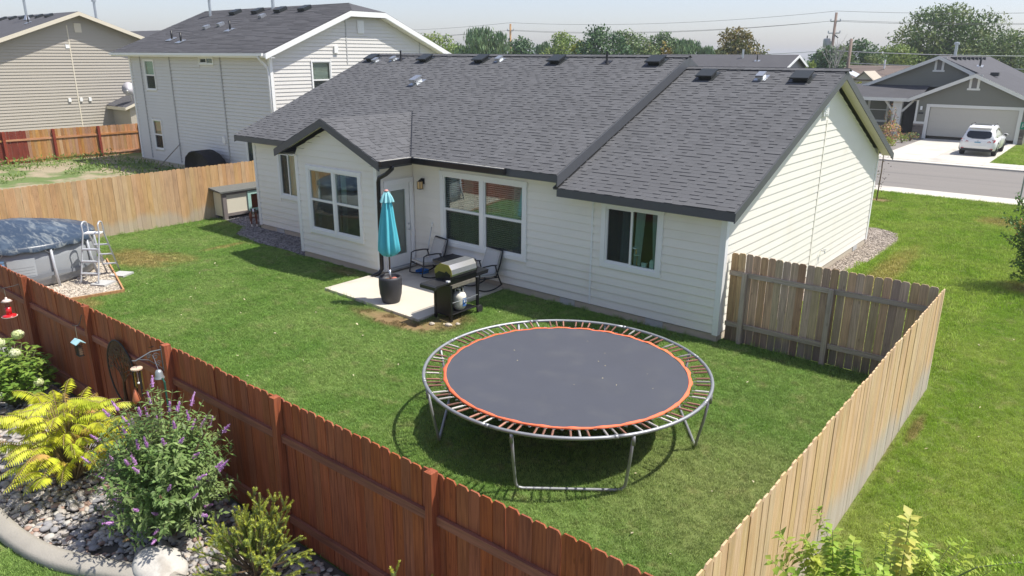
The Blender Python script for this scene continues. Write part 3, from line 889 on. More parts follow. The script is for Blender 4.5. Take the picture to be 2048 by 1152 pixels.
obj('drip_edge', MB().prism([(EY - .02, EZM - .292), (RY, zr_m - .284), (RY, zr_m - .268), (EY - .02, EZM - .276)], 'x', XB - .05, XB + .06), M['black_metal'], house)
rake(XL - .02, XL, EY - .02, EZM - .008, RY - .003, zr_m); rake(XL - .02, XL, FYE, EZM, RY + .003, zr_m)
fascia(MB().prism([(DX - DH - .03, DZ - DS * (DH + .03) - .2), (DX - .002, DZ - .2), (DX - .002, DZ - .01), (DX - DH - .03, DZ - DS * (DH + .03) - .01)], 'y', DY - .024, DY))
fascia(MB().prism([(DX + .002, DZ - .2), (DX + DH + .03, DZ - DS * (DH + .03) - .2), (DX + DH + .03, DZ - DS * (DH + .03) - .01), (DX + .002, DZ - .01)], 'y', DY - .024, DY))
fascia(MB().box(DX + DH, DX + DH + .02, DY, EY, DZ - DS * DH - .17, DZ - DS * DH - .012))
fascia(MB().box(DX - DH - .02, DX - DH, DY, EY, DZ - DS * DH - .17, DZ - DS * DH - .012))
# black gutter round the bay corner with its bright inner lip, downspout
gz = EZM - .01
gx = DX + DH + .02
def gut(pts, d):
    mb = MB()
    for i in range(len(pts) - 1):
        a, b = V(pts[i]), V(pts[i + 1])
        mb.beam(a + V((0, 0, -.06)) + V(d[i]) * .055, b + V((0, 0, -.06)) + V(d[i]) * .055, .10, .125)
    return mb
obj('gutter', gut([(gx, DY - .02, gz), (gx, EY - .03, gz)], [(1, 0, 0)]), M['gutter_black'], house)
obj('gutter', gut([(gx + .11, EY - .022, gz), (-5.05, EY - .022, gz)], [(0, -1, 0)]), M['gutter_black'], house)
M['lip'] = mat('gutter_lip', (.72, .69, .60), .4, metal=.3, var=.1)
obj('gutter_lip', MB().box(gx + .004, gx + .05, DY, EY - .06, gz + .004, gz + .012), M['lip'], house)
obj('gutter_lip', MB().box(gx + .12, -5.1, EY - .066, EY - .024, gz + .004, gz + .010), M['lip'], house)
dsx, dsy = BX1 + .05, BY + .06
obj('downspout', MB().tube([(gx + .05, -1.08, gz - .1), (gx + .05, -1.10, gz - .2), (gx - .1, dsy - .02, gz - .34), (dsx + .02, dsy - .05, gz - .46), (dsx + .0, dsy - .06, gz - .56), (dsx - .02, dsy - .06, 1.3), (dsx - .02, dsy - .06, .22), (dsx - .06, dsy - .12, .12), (dsx - .14, dsy - .3, .05)], .052, 10), M['gutter_black'], house, True)

# ---- shingles: tabs in courses, thick and thin ones
SH = []          # (distance, verts)
def shingles(O, e, s, n, length, depth, clip, seed, wmul=1.0):
    O, e, s, n = V(O), V(e), V(s), V(n)
    r_ = random.Random(seed)
    ex = .128
    j = 0
    while j * ex < depth:
        a = j * ex; b = min(a + ex + .02, depth)
        x = -r_.uniform(0, .3)
        thick = r_.random() < .5
        while x < length:
            w = r_.uniform(.14, .30) * wmul if thick else r_.uniform(.08, .20) * wmul
            x0, x1 = max(x, 0), min(x + w, length)
            x += w; thick = not thick if r_.random() < .85 else thick
            if x1 - x0 < .02: continue
            q = clip((x0 + x1) / 2, a, x0, x1)
            if q is None: continue
            x0, x1 = q
            t0 = (.0155 if thick else .006) + r_.uniform(-.001, .001); t1 = .003
            P_ = [O + e * x0 + s * a, O + e * x1 + s * a, O + e * x1 + s * b, O + e * x0 + s * b]
            vs = [P_[0] + n * t0, P_[1] + n * t0, P_[2] + n * t1, P_[3] + n * t1, P_[0], P_[1]]
            vs += [P_[2], P_[3]]
            ce = (vs[0] + vs[2]) / 2
            SH.append(((ce - CAM).length, vs))
        j += 1
nS = math.sqrt(1 + SL * SL)
sv = V((0, 1, SL)) / nS; nv = V((0, -SL, 1)) / nS
def clip_main(c, a, x0, x1):
    X = XL + c; Y = EY + a / nS
    if abs(X - DX) < DH and Y < vy(X) - .03: return None
    return x0, x1
shingles((XL, EY - .012, EZM - .005), (1, 0, 0), sv, nv, XB - XL, nS * (RY - EY), clip_main, 1)
shingles((XB + .032, EY - .012, EZR - .005), (1, 0, 0), sv, nv, XR - XB - .03, nS * (RY - EY), lambda c, a, x0, x1: (x0, x1), 2)
nD = math.sqrt(1 + DS * DS)
LD = vy(DX) - DY
# right slope of the bay gable: courses run back from the front rake, climbing towards -x
def clip_d(c, a, x0, x1):
    X = DX + DH - a / nD
    hi = vy(X) - DY
    if x0 > hi: return None
    return x0, min(x1, hi)
shingles((DX + DH + .012, DY - .01, DZ - DS * DH - .005), (0, 1, 0), V((-1, 0, DS)) / nD, V((DS, 0, 1)) / nD, LD, DH * nD, clip_d, 3)
def clip_d2(c, a, x0, x1):
    X = DX - DH + a / nD
    hi = vy(X) - DY
    lo_, hi_ = LD - x1, LD - x0
    if lo_ > hi: return None
    return max(x0, LD - hi), x1
shingles((DX - DH - .012, DY - .01 + LD, DZ - DS * DH - .005), (0, -1, 0), V((1, 0, DS)) / nD, V((-DS, 0, 1)) / nD, LD, DH * nD, clip_d2, 4)
SH.sort(key=lambda q: q[0])
SF = [(0, 1, 2, 3), (4, 5, 1, 0), (0, 3, 7, 4), (1, 5, 6, 2)]
for d, vs in SH[:300]:
    obj('shingle', MB().add(vs, SF), M['shingle'], roof)
mb = MB()
for d, vs in SH[300:]: mb.add(vs, SF)
obj('shingles', mb, M['shingle'], roof, kind='stuff')
# ridge caps
mb = MB()
x = XL
while x < XB - .02:
    mb.obb((x + .1, RY - .06, zr_m + .004 - .0), (.112, 0, .004), (0, .075, .03), (0, -.003, .008)); mb.obb((x + .1, RY + .06, zr_m + .004), (.112, 0, .004), (0, .075, -.03), (0, .003, .008)); x += .19
x = XB + .03
while x < XR - .1:
    mb.obb((x + .1, RY - .06, zr_r + .004), (.112, 0, .004), (0, .075, .03), (0, -.003, .008)); mb.obb((x + .1, RY + .06, zr_r + .004), (.112, 0, .004), (0, .075, -.03), (0, .003, .008)); x += .19
obj('ridge_cap', mb, M['shingle'], roof, kind='stuff')
# valley line
mb = MB()
mb.beam((DX + DH, EY, EZM + .012), (DX, vy(DX), DZ + .012), .02, .012)
obj('valley_flashing', mb, M['black_metal'], roof)

# ---- roof vents
def roofz(y, z0): return z0 + SL * (y - EY)
M['vent_black'] = mat('vent_black', (.022, .026, .026), .45, var=.1)
def box_vent(x, y, z0):
    z = roofz(y, z0); s, n = sv, nv; c = V((x, y, z))
    mb = MB(); mb.obb(c + n * .05, (.17, 0, 0), s * .15, n * .05)
    mb.obb(c + n * .115 - s * .02, (.215, 0, 0), s * .21, n * .018)
    mb.obb(c + n * .015, (.25, 0, 0), s * .24, n * .006)
    obj('roof_vent', mb, M['vent_black'], house)
for x in (-15.55, -12.92, -10.47, -7.57, -4.39): box_vent(x, 4.95, EZM)
for x in (-2.88, -.54): box_vent(x, 4.85, EZR)
def silver_vent(x, y, z0, k=1.0):
    c = V((x, y, roofz(y, z0))); mb = MB()
    mb.obb(c + nv * .008, (.16 * k, 0, 0), sv * .18 * k, nv * .004)
    mb.obb(c + nv * .06 * k, (.075 * k, 0, 0), sv * .10 * k, nv * .05 * k)
    mb.obb(c + nv * .125 * k - sv * .03, (.10 * k, 0, 0), sv * .14 * k, nv * .02 * k)
    mb.obb(c + nv * .10 * k - sv * .16 * k, (.10 * k, 0, 0), sv * .012, nv * .03 * k)
    obj('metal_vent', mb, M['galv'], house)
silver_vent(-15.2, 4.8, EZM, .8); silver_vent(-14.43, 4.92, EZM, .8); silver_vent(-9.75, 4.98, EZM, .85); silver_vent(-11.73, 3.39, EZM, 1.25); silver_vent(-1.5, 4.85, EZR, .9)
def pipe(x, y, z0, h=.3, r=.03):
    z = roofz(y, z0); mb = MB().tube([(x, y, z - .02), (x, y, z + h)], r, 10); mb.obb((x, y, z + .01), (.13, 0, 0), sv * .13, nv * .006); mb.lathe([(.06, .0), (.035, .08)], (x, y, z), 10)
    obj('vent_pipe', mb, M['black_metal'], house)
pipe(-5.88, 4.9, EZM); pipe(-14.12, 4.95, EZM, .3)
# ------------------------------------------------------------------ fences
M['red_wood'] = wood('red_stained_wood', (.37, .112, .046), (.20, .055, .026), obr=.12, knots=.35, rough=.65, hue=.008)
M['red_rail'] = wood('red_stained_rail', (.32, .125, .08), (.19, .075, .05), obr=.1, knots=.1, rough=.65)
M['tan_wood'] = wood('tan_cedar', (.66, .475, .275), (.54, .36, .185), obr=.06, gray=(.46, .425, .37), grayband=(.2, .62, .75), knots=.2, hue=.015, streak=(.72, .62, .47))
M['left_wood'] = wood('new_cedar', (.55, .36, .19), (.46, .28, .135), obr=.08, gray=(.44, .38, .30), grayband=(.25, .55, .7), knots=.35, hue=.014)
M['gray_wood'] = wood('weathered_cedar', (.60, .43, .27), (.40, .28, .18), obr=.2, gray=(.10, .10, .095), grayband=(.22, .50, .6), knots=.5, hue=.03)
M['gray_rail'] = wood('weathered_rail', (.50, .42, .33), (.34, .28, .215), obr=.1, knots=.4)
M['back_wood'] = wood('two_tone_cedar', (.50, .28, .13), (.38, .19, .08), obr=.2, knots=.4, hue=.025)
M['red_post'] = wood('red_painted_post', (.30, .062, .035), (.2, .04, .025), obr=.1, knots=0)
FH = 1.80
def picket_mesh(name, w, h, t, mt, ear=.032, n=1):
    """dog-eared picket; length along z, width along x, thickness along y, slightly bevelled front edges"""
    mb = MB(); a = w / 2
    prof = [(-a, 0), (a, 0), (a, h - ear), (a - ear * .8, h), (-a + ear * .8, h), (-a, h - ear)]
    mb.prism(prof, 'y', -t / 2, t / 2)
    me = mb.mesh(name, mt)
    return me
def fence(name, label, p0, p1, side, mt, mt_rail, mt_post, h=FH, pitch=.143, posts=(), rails=(.35, 1.36), rail_side=-1, post_h=None, group=None, wobble=.004, cap=False, rail_h=.09, zoff=0.0, post_w=.09, gap=.003):
    """pickets from p0 to p1; side = which local side (+1/-1 of the left normal) rails and posts stand on"""
    p0, p1 = V((*p0, zoff)), V((*p1, zoff)); d = p1 - p0; L = d.length; d.normalize(); ang = math.atan2(d.y, d.x)
    nrm = V((-d.y, d.x, 0)) * side
    f = thing(name, label, 'fence', p0, group)
    ms = [picket_mesh('picket', pitch - gap - e, h + o, .017, mt, .03 + e) for e, o in ((0, 0), (.002, .006), (.001, -.005))]
    n = int(L / pitch)
    for i in range(n):
        c = p0 + d * (pitch * (i + .5)) + nrm * rnd.uniform(-wobble, wobble) * .8
        mobj('picket', rnd.choice(ms), f, c + V((0, 0, rnd.uniform(-.006, .006))), (rnd.uniform(-.003, .003), rnd.uniform(-.004, .004), ang + rnd.uniform(-.02, .02) + (math.pi if rnd.random() < .5 else 0)))
    ps = sorted(posts)
    pw = post_w
    for s in ps:
        c = p0 + d * s + nrm * (.012 + pw / 2)
        ph = post_h or h
        mb = MB(); mb.prism([(-pw / 2, -pw / 2), (pw / 2, -pw / 2), (pw / 2, pw / 2), (-pw / 2, pw / 2)], 'z', 0, ph)
        mb.add([(-pw / 2, -pw / 2, ph), (pw / 2, -pw / 2, ph), (pw / 2, pw / 2, ph), (-pw / 2, pw / 2, ph), (0, 0, ph + .012)], [(0, 1, 4), (1, 2, 4), (2, 3, 4), (3, 0, 4)])
        mobj('post', mb.mesh('post', mt_post), f, c, (0, 0, ang))
    ends = ([0] if not ps or ps[0] > .3 else []) + ps + ([L] if not ps or ps[-1] < L - .3 else [])
    for i in range(len(ends) - 1):
        a_, b_ = ends[i] + (pw / 2 + .004 if ends[i] in ps else 0), ends[i + 1] - (pw / 2 + .004 if ends[i + 1] in ps else 0)
        if cap: a_, b_ = ends[i] + .003, ends[i + 1] - .003
        for rz in rails:
            c = p0 + d * ((a_ + b_) / 2) + nrm * (.0125 + .02) + V((0, 0, rz))
            w2 = (b_ - a_) / 2
            mb = MB().box(-.045, .045, -.02, .02, -w2, w2) if rail_h == .09 else MB().box(-rail_h / 2, rail_h / 2, -.02, .02, -w2, w2)
            me = mb.mesh('rail', mt_rail)
            o = mobj('rail', me, f, c)
            o.rotation_euler = Matrix(((0, -d.y * side * -1, d.x), (0, d.x * side * -1, d.y), (1, 0, 0))).to_euler() if False else (Matrix.Rotation(ang, 3, 'Z') @ Matrix.Rotation(math.pi / 2, 3, 'Y')).to_euler()
    return f
RED_Y = -9.035
red_posts = [1.2177 - 2.40 * i for i in range(-1, 8)]
fence('red_fence', 'dark red stained picket fence with square posts beside the rock garden', (3.62, RED_Y), (-18.2, RED_Y), 1, M['red_wood'], M['red_rail'], M['red_wood'],
      posts=[3.62 - x for x in red_posts if x < 3.6], rails=(.30, 1.33), post_h=FH + .03, h=FH - .005)
fence('tan_fence', 'pale tan picket fence running beside the trampoline towards the street lawn', (3.68, .30), (3.68, -9.02), -1, M['tan_wood'], M['gray_rail'], M['gray_rail'],
      posts=[.25, 2.6, 5.0, 7.4], rails=(.35, 1.36), post_h=1.5, gap=.002, wobble=.003)
fence('weathered_fence', 'short weathered grey brown fence joining the house corner to the tan fence', (.03, .30), (3.62, .30), -1, M['gray_wood'], M['gray_rail'], M['gray_rail'],
      posts=[.32, 1.92, 3.55], rails=(.36, 1.40), post_h=1.44, gap=.006, wobble=.006, cap=False)
fence('cedar_fence', 'honey coloured cedar fence behind the pool and dog house', (-18.28, -9.0), (-18.28, 9.0), 1, M['left_wood'], M['gray_rail'], M['gray_rail'],
      posts=[.1, 2.5, 4.9, 7.3, 9.7, 12.1, 14.5], rails=(.35, 1.36), post_h=1.5, gap=.002, pitch=.146)
bf = fence('two_tone_fence', 'far two tone cedar fence with red posts before the beige house', (-38, -7.0), (-38, 9.2), -1, M['back_wood'], M['back_wood'], M['red_post'],
      h=1.62, posts=[.1, 2.42, 4.74, 7.06, 9.36, 11.62, 13.86, 15.9], rails=(.18, 1.17), post_h=1.62, pitch=.15, post_w=.12, gap=.004, wobble=.005)
# the half painted bay of the far fence
M['red_paint'] = wood('red_painted_pickets', (.22, .045, .028), (.17, .04, .025), obr=.25, knots=.1)
k = 0
for c in list(bf.children):
    if c.name.startswith('picket'):
        yy = c.location.y + bf.location.y
        if -2.6 < yy < 1.05 and (yy < .3 or rnd.random() < .75):
            me = c.data.copy(); me.materials[0] = M['red_paint']; c.data = me
# ------------------------------------------------------------------ trampoline
TX, TY, TR, TZ = -.356, -4.69, 2.13, .912
M['tube_gray'] = mat('galvanised_tube', (.33, .34, .35), .5, metal=.55, var=.22, scale=9, col2=(.24, .19, .16), c2=(.66, .75), c2scale=7)
M['rust'] = mat('rusty_spring', (.26, .125, .085), .6, metal=.3, var=.35, scale=14, obr=.4)
M['spring'] = mat('bright_spring', (.45, .42, .38), .5, metal=.5, var=.25, scale=14, obr=.3)
M['mat_black'] = mat('trampoline_mat', (.062, .066, .080), .62, var=.10, scale=2.2, fine=.10, fscale=70, spec=.6, col2=(.076, .079, .088), c2=(.48, .78), c2scale=2.0)
M['orange'] = mat('orange_webbing', (.80, .17, .07), .7, var=.08, scale=7)
tr = thing('trampoline', 'large round trampoline with dark mat and orange edge on the lawn', 'trampoline', (TX, TY, 0))
cp = lambda a, r, z: (TX + r * math.cos(a), TY + r * math.sin(a), z)
NSEG = 8
for i in range(NSEG):
    a0, a1 = 2 * math.pi * i / NSEG + .12, 2 * math.pi * (i + 1) / NSEG + .12
    q = MB(); q.tube([cp(a0 + (a1 - a0) * k / 12, TR, TZ) for k in range(13)], .0255, 10, cap=True)
    q.tube([cp(a0 - .012 + .024 * k / 2, TR, TZ) for k in range(3)], .029, 10)
    obj('rim_tube', q, M['tube_gray'], tr, True)
mb = MB(); n = 120; vs = []
ro = nr.normal(0, .006, n)
for r in (0, .5, 1.0, 1.5, 1.80):
    for k in range(n): vs.append(cp(2 * math.pi * k / n, max(r, .001) + (0), TZ - .022 - .02 * (1 - (r / 1.8) ** 2)))
mb.add(vs, [(j * n + k, j * n + (k + 1) % n, (j + 1) * n + (k + 1) % n, (j + 1) * n + k) for j in range(4) for k in range(n)])
obj('jumping_mat', mb, M['mat_black'], tr, True)
mb = MB(); vs = []; n2 = 336
for k in range(n2):
    a = 2 * math.pi * k / n2
    ww = .010 * math.cos(a * 28 + .3) + .004 * math.sin(a * 61 + 1)
    for r, dz in ((1.797, .004), (1.843 + ww, .006), (1.838 + ww, -.016)): vs.append(cp(a, r, TZ - .02 + dz + ww * .5))
mb.add(vs, [(k * 3 + j, ((k + 1) % n2) * 3 + j, ((k + 1) % n2) * 3 + j + 1, k * 3 + j + 1) for k in range(n2) for j in range(2)])
obj('edge_band', mb, M['orange'], tr, True)
def spring_mesh(mt):
    mb = MB(); L = .205
    pts = []; rs = []
    for i in range(33):
        pts.append((.03 + L * i / 32, 0, 0)); rs.append(.0165 if i % 2 else .0135)
    rs[0] = rs[1] = .008; rs[-1] = rs[-2] = .008
    mb.tube(pts, rs, 7)
    mb.tube([(.03, 0, 0), (.0, .0, .0)], .004, 5); mb.tube([(.03 + L, 0, 0), (.275, 0, .02)], .004, 5)
    return mb.mesh('spring', mt)
sp = [spring_mesh(M['rust']), spring_mesh(M['rust']), spring_mesh(M['spring'])]
ringm = MB().tube([(0, -.022, 0), (-.03, 0, 0), (0, .022, 0)], .0035, 5, closed=True).mesh('mat_ring', M['galv'])
NG = 28
for gidx in range(NG):
    for k in range(4):
        a = 2 * math.pi * (gidx + (k - 1) * .25 + .1) / NG
        mobj('mat_ring', ringm, tr, cp(a, 1.865, TZ - .022), (0, 0, a + math.pi))
        if k == 3: continue
        off = rnd.uniform(-.006, .006)
        mobj('spring', sp[rnd.randrange(3)], tr, cp(a + off * .3, 1.868, TZ - .022), (0, -.075, a + off))
half = rad(21)
for k in range(4):
    ac = rad(-52.7 + 90 * k)
    a0, a1 = ac - half, ac + half
    t0, t1 = V(cp(a0, TR, TZ - .02)), V(cp(a1, TR, TZ - .02))
    b0, b1 = V(cp(a0, 1.99, .03)), V(cp(a1, 1.99, .03))
    d = (b1 - b0).normalized()
    pts = [t0, t0 + (b0 - t0) * .5, b0 + V((0, 0, .10)), b0 + V((0, 0, .045)) + d * .012, b0 + V((0, 0, .012)) + d * .045, b0 + d * .10, (b0 + b1) / 2, b1 - d * .10, b1 + V((0, 0, .012)) - d * .045, b1 + V((0, 0, .045)) - d * .012, b1 + V((0, 0, .10)), t1 + (b1 - t1) * .5, t1]
    q = MB().tube(pts, .021, 10)
    for t in (t0, t1): q.tube([t, t + V((0, 0, -.13))], .0245, 10)
    obj('leg', q, M['tube_gray'], tr, True)

# ------------------------------------------------------------------ umbrella in its pot
UX, UY = -6.72, -2.48
M['pot'] = mat('planter_resin', (.035, .036, .042), .55, var=.12, scale=3)
M['potsoil'] = mat('potting_soil', (.17, .09, .055), .95, var=.3, scale=20, bump=.5)
M['teal'] = mat('turquoise_canvas', (.11, .55, .64), .75, var=.06, scale=9, trans=.12)
M['teal_light'] = mat('faded_turquoise_canvas', (.30, .64, .68), .75, var=.06, scale=9, trans=.12)
pot = thing('planter_pot', 'tall dark grey planter pot holding the closed umbrella on the patio edge', 'planter', (UX, UY, .09))
q = MB().lathe([(.19, 0), (.20, .02), (.245, .2), (.262, .40), (.258, .55), (.245, .60), (.225, .605), (.215, .58), (.21, .50), (.0, .50)], (UX, UY, .09), 36)
obj('pot_shell', q, M['pot'], pot, True)
q = MB().lathe([(.212, .50), (.15, .515), (.05, .52), (0, .515)], (UX, UY, .09), 20); obj('soil', q, M['potsoil'], pot, True)
tag(obj('red_stone', MB().ball((UX + .10, UY + .04, .63), .085, .07, .05, 12, 8), mat('red_rock', (.46, .16, .12), .7, var=.3, scale=14), None, True), 'rounded red stone lying on the soil in the dark planter pot', 'stone')
umb = thing('umbrella', 'closed turquoise patio umbrella standing in the dark planter pot', 'umbrella', (UX, UY, .6))
obj('pole', MB().tube([(UX, UY, .55), (UX, UY, 2.62)], .019, 12), mat('bronze_pole', (.10, .085, .075), .4, metal=.5, var=.1), umb, True)
obj('pole_sleeve', MB().tube([(UX, UY, .58), (UX, UY, .84)], .025, 12), M['galv'], umb, True)
def pleats(prof, npl, ph=0.0, sharp=1.0, tw=.35):
    mb = MB(); n = npl * 8; vs = []
    for r, amp, z in prof:
        for k in range(n):
            a = 2 * math.pi * k / n
            c = math.cos(npl * a + ph + tw * z)
            rr = r + amp * (c if c > 0 else c * .8) + .008 * math.sin(3 * a + 5 * z)
            vs.append((UX + rr * math.cos(a), UY + rr * math.sin(a), z + amp * .25 * c * (1 if z < 1.4 else 0)))
    m_ = len(prof)
    return mb.add(vs, [(i * n + k, i * n + (k + 1) % n, (i + 1) * n + (k + 1) % n, (i + 1) * n + k) for i in range(m_ - 1) for k in range(n)])
obj('canopy', pleats([(.14, .045, 1.20), (.20, .055, 1.27), (.19, .05, 1.45), (.165, .045, 1.7), (.135, .038, 1.95), (.105, .03, 2.2), (.075, .02, 2.42), (.06, .012, 2.50)], 8), M['teal'], umb, True)
obj('canopy_hem', pleats([(.14, .045, 1.20), (.10, .04, 1.17), (.05, .02, 1.15)], 8), M['teal'], umb, True)
obj('vent_flap', pleats([(.125, .04, 2.38), (.10, .03, 2.48), (.07, .012, 2.56), (.03, .004, 2.62)], 8, .4), M['teal_light'], umb, True)
obj('finial', MB().lathe([(.05, 0), (.05, .02), (.03, .035), (0, .04)], (UX, UY, 2.61), 12), mat('coral_finial', (.62, .30, .25), .5, var=.1), umb, True)
for k in range(8):
    a = 2 * math.pi * (k + .5) / 8
    obj('rib', MB().tube([(UX + .02 * math.cos(a), UY + .02 * math.sin(a), 2.5), (UX + .12 * math.cos(a), UY + .12 * math.sin(a), 1.19)], .007, 5), M['black_metal'], umb)

# ------------------------------------------------------------------ barbecue
GX, GY = -5.06, -2.07
gr = thing('barbecue', 'black gas barbecue with stainless lid and folded side shelf on the patio edge', 'barbecue', (GX, GY, 0))
M['stainless'] = mat('stainless_lid', (.74, .73, .70), .30, metal=.9, var=.08, scale=3, stretch=(1, 30, 30))
M['enamel'] = mat('black_enamel', (.010, .010, .011), .35, var=.1)
M['endcap_reflection'] = mat('olive_reflection_endcap', (.36, .31, .10), .4, metal=.6, var=.2)  # olive reflection on the lid end, painted in as its colour
# grill runs along y; its front faces -x, the back with the tank faces +x (towards the camera)
gy0, gy1, gx0, gx1 = GY - .45, GY + .45, GX - .25, GX + .24
for (x, y, zb) in ((gx1 - .02, gy0 + .03, 0), (gx1 - .02, gy1 - .03, .1), (gx0 + .02, gy0 + .03, .0), (gx0 + .02, gy1 - .03, .1)):
    obj('leg', MB().box(x - .025, x + .025, y - .025, y + .025, zb, .80), M['enamel'], gr)
obj('side_panel', MB().box(gx0 + .05, gx1 - .05, gy0 + .015, gy0 + .035, .12, .78), M['enamel'], gr)
obj('cabinet_front', MB().box(gx0 + .0, gx0 + .02, gy0 + .06, gy1 - .06, .12, .78), M['enamel'], gr)
obj('bottom_shelf', MB().box(gx0 + .03, gx1 - .02, gy0 + .06, gy1 - .06, .13, .15), M['enamel'], gr)
obj('tank_rail', MB().tube([(gx1 + .0, gy0 + .05, .42), (gx1 + .03, GY, .42), (gx1 + .0, gy1 - .05, .42)], .008, 6), M['galv'], gr)
q = MB().tube([(gx1, gy0 + .05, .16), (gx1, gy1, .16)], .01, 6); obj('axle', q, M['black_metal'], gr)
obj('firebox', MB().prism([(gx0 + .06, .72), (gx1 - .06, .72), (gx1 - .01, .98), (gx0 + .0, .98)], 'y', gy0 + .05, gy1 - .05), M['enamel'], gr)
obj('heat_shield', MB().box(gx1 - .055, gx1 - .03, gy0 + .05, gy1 - .08, .72, .80), mat('burnt_steel', (.33, .30, .25), .5, metal=.6, var=.4, scale=8), gr)
lidp = [(gx0 + .0, .985), (gx1 - .02, .985), (gx1 + .0, 1.03), (gx1 - .02, 1.13), (gx1 - .09, 1.225), (gx0 + .16, 1.235), (gx0 + .05, 1.16), (gx0 - .01, 1.06)]
lid = obj('lid', MB().prism(lidp[1:7] + [lidp[7], lidp[0]], 'y', gy0 + .065, gy1 - .065), M['stainless'], gr)
for s, y in ((-1, gy0 + .05), (1, gy1 - .064)):
    obj('lid_end', MB().prism([(p[0] + (GX - p[0]) * -.02, p[1]) for p in lidp], 'y', y, y + .014), M['endcap_reflection'] if s < 0 else M['enamel'], gr)
q = MB().prism([(gx0 + .02, .985), (gx1 - .04, .985), (gx1 - .05, 1.03), (gx1 - .16, 1.09), (gx1 - .2, 1.05), (gx0 + .12, 1.06)], 'y', gy0 + .044, gy0 + .049); obj('scorch_plate', q, M['enamel'], gr)
obj('rear_gap', MB().box(gx1 - .06, gx1 - .012, gy0 + .065, gy1 - .065, .93, .984), M['enamel'], gr)
obj('lid_handle', MB().tube([(gx0 - .05, gy0 + .1, 1.06), (gx0 - .05, gy1 - .1, 1.06)], .014, 8), M['galv'], gr)
obj('side_shelf', MB().prism([(gy0 + .04, .88), (gy0 + .04, .845), (gy0 - .34, .845), (gy0 - .42, .79), (gy0 - .42, .86), (gy0 - .38, .88)], 'x', gx0 + .02, gx1 - .03), mat('shelf_plastic', (.025, .025, .027), .4, var=.1), gr)
obj('side_burner', MB().prism([(gy1 - .04, .90), (gy1 - .04, .82), (gy1 + .33, .82), (gy1 + .36, .90)], 'x', gx0 + .02, gx1 - .03), M['enamel'], gr)
obj('igniter_box', MB().box(gx1 - .10, gx1 - .03, gy0 - .03, gy0 + .035, .875, .91), M['white_trim'], gr)
def wheel(parent, c, r, w, axis, mt, rim, name='wheel'):
    mb = MB()
    prof = [(r * .62, -w / 2), (r * .93, -w / 2), (r, -w * .3), (r, w * .3), (r * .93, w / 2), (r * .62, w / 2)]
    mb.lathe(prof, (0, 0, 0), 24)
    mb.lathe([(0, -w * .3), (r * .62, -w * .3), (r * .62, w * .3), (0, w * .3)], (0, 0, 0), 24)
    me = mb.mesh(name, mt)
    rot = (0, math.pi / 2, 0) if axis == 'x' else (math.pi / 2, 0, 0)
    o = mobj(name, me, parent, c, rot)
    sp_ = MB()
    for s in (-1, 1):
        for k in range(5):
            a = 2 * math.pi * k / 5
            sp_.obb((math.cos(a) * r * .36, math.sin(a) * r * .36, s * w * .36), (math.cos(a) * r * .24, math.sin(a) * r * .24, 0), (-math.sin(a) * r * .09, math.cos(a) * r * .09, 0), (0, 0, w * .07))
        sp_.lathe([(0, s * w * .44), (r * .16, s * w * .44), (r * .16, s * w * .3)], (0, 0, 0), 12)
    h = bpy.data.objects.new('hub', sp_.mesh('hub', rim)); link(h, o); WPOS[h.name] = V(c)
    return o
M['tyre'] = mat('tyre_rubber', (.018, .018, .018), .8, var=.15)
wheel(gr, (gx1 + .03, gy1 - .02, .09), .09, .045, 'x', M['tyre'], M['enamel'])
wheel(gr, (gx0 - .03, gy1 - .02, .09), .09, .045, 'x', M['tyre'], M['enamel'])
# propane tank
tk = thing('propane_tank', 'white propane tank with blue label hanging behind the barbecue legs', 'propane tank', (GX + .06, GY - .02, .16))
M['tankw'] = mat('tank_enamel', (.74, .71, .62), .4, var=.08, scale=4)
c0 = (GX + .07, GY - .0, .16)
obj('body', MB().lathe([(.10, .0), (.10, .02), (.125, .03), (.15, .09), (.153, .13), (.153, .26), (.15, .30), (.125, .355), (.07, .385), (0, .39)], c0, 28), M['tankw'], tk, True)
mb = MB()
for s in (0, 1):
    a0 = .5 + math.pi * s
    mb.tube([(c0[0] + .085 * math.cos(a0 + k * .28), c0[1] + .085 * math.sin(a0 + k * .28), c0[2] + .47) for k in range(8)], .012, 6)
    for k in (0, 7): mb.tube([(c0[0] + .085 * math.cos(a0 + k * .28), c0[1] + .085 * math.sin(a0 + k * .28), c0[2] + z) for z in (.37, .47)], .012, 6)
obj('collar', mb, M['tankw'], tk)
obj('valve', MB().lathe([(.02, .38), (.02, .43), (.035, .43), (.035, .46), (0, .46)], c0, 10), M['galv'], tk)
def curved(c, r, a0, a1, z0, z1, n=6):
    mb = MB(); vs = []
    for k in range(n + 1):
        a = a0 + (a1 - a0) * k / n
        for z in (z0, z1): vs.append((c[0] + r * math.cos(a), c[1] + r * math.sin(a), z))
    return mb.add(vs, [(2 * k, 2 * k + 2, 2 * k + 3, 2 * k + 1) for k in range(n)])
M['blue_label'] = mat('blue_label', (.06, .16, .42), .5, var=.1)
M['white_label'] = mat('white_label', (.75, .74, .72), .5, var=.05)
obj('label', curved(c0, .1545, -.35, .55, c0[2] + .09, c0[2] + .27), M['blue_label'], tk)
obj('label_print', curved(c0, .156, -.12, .12, c0[2] + .17, c0[2] + .22), M['white_label'], tk)
obj('label_print', curved(c0, .156, .2, .45, c0[2] + .12, c0[2] + .15), M['white_label'], tk)

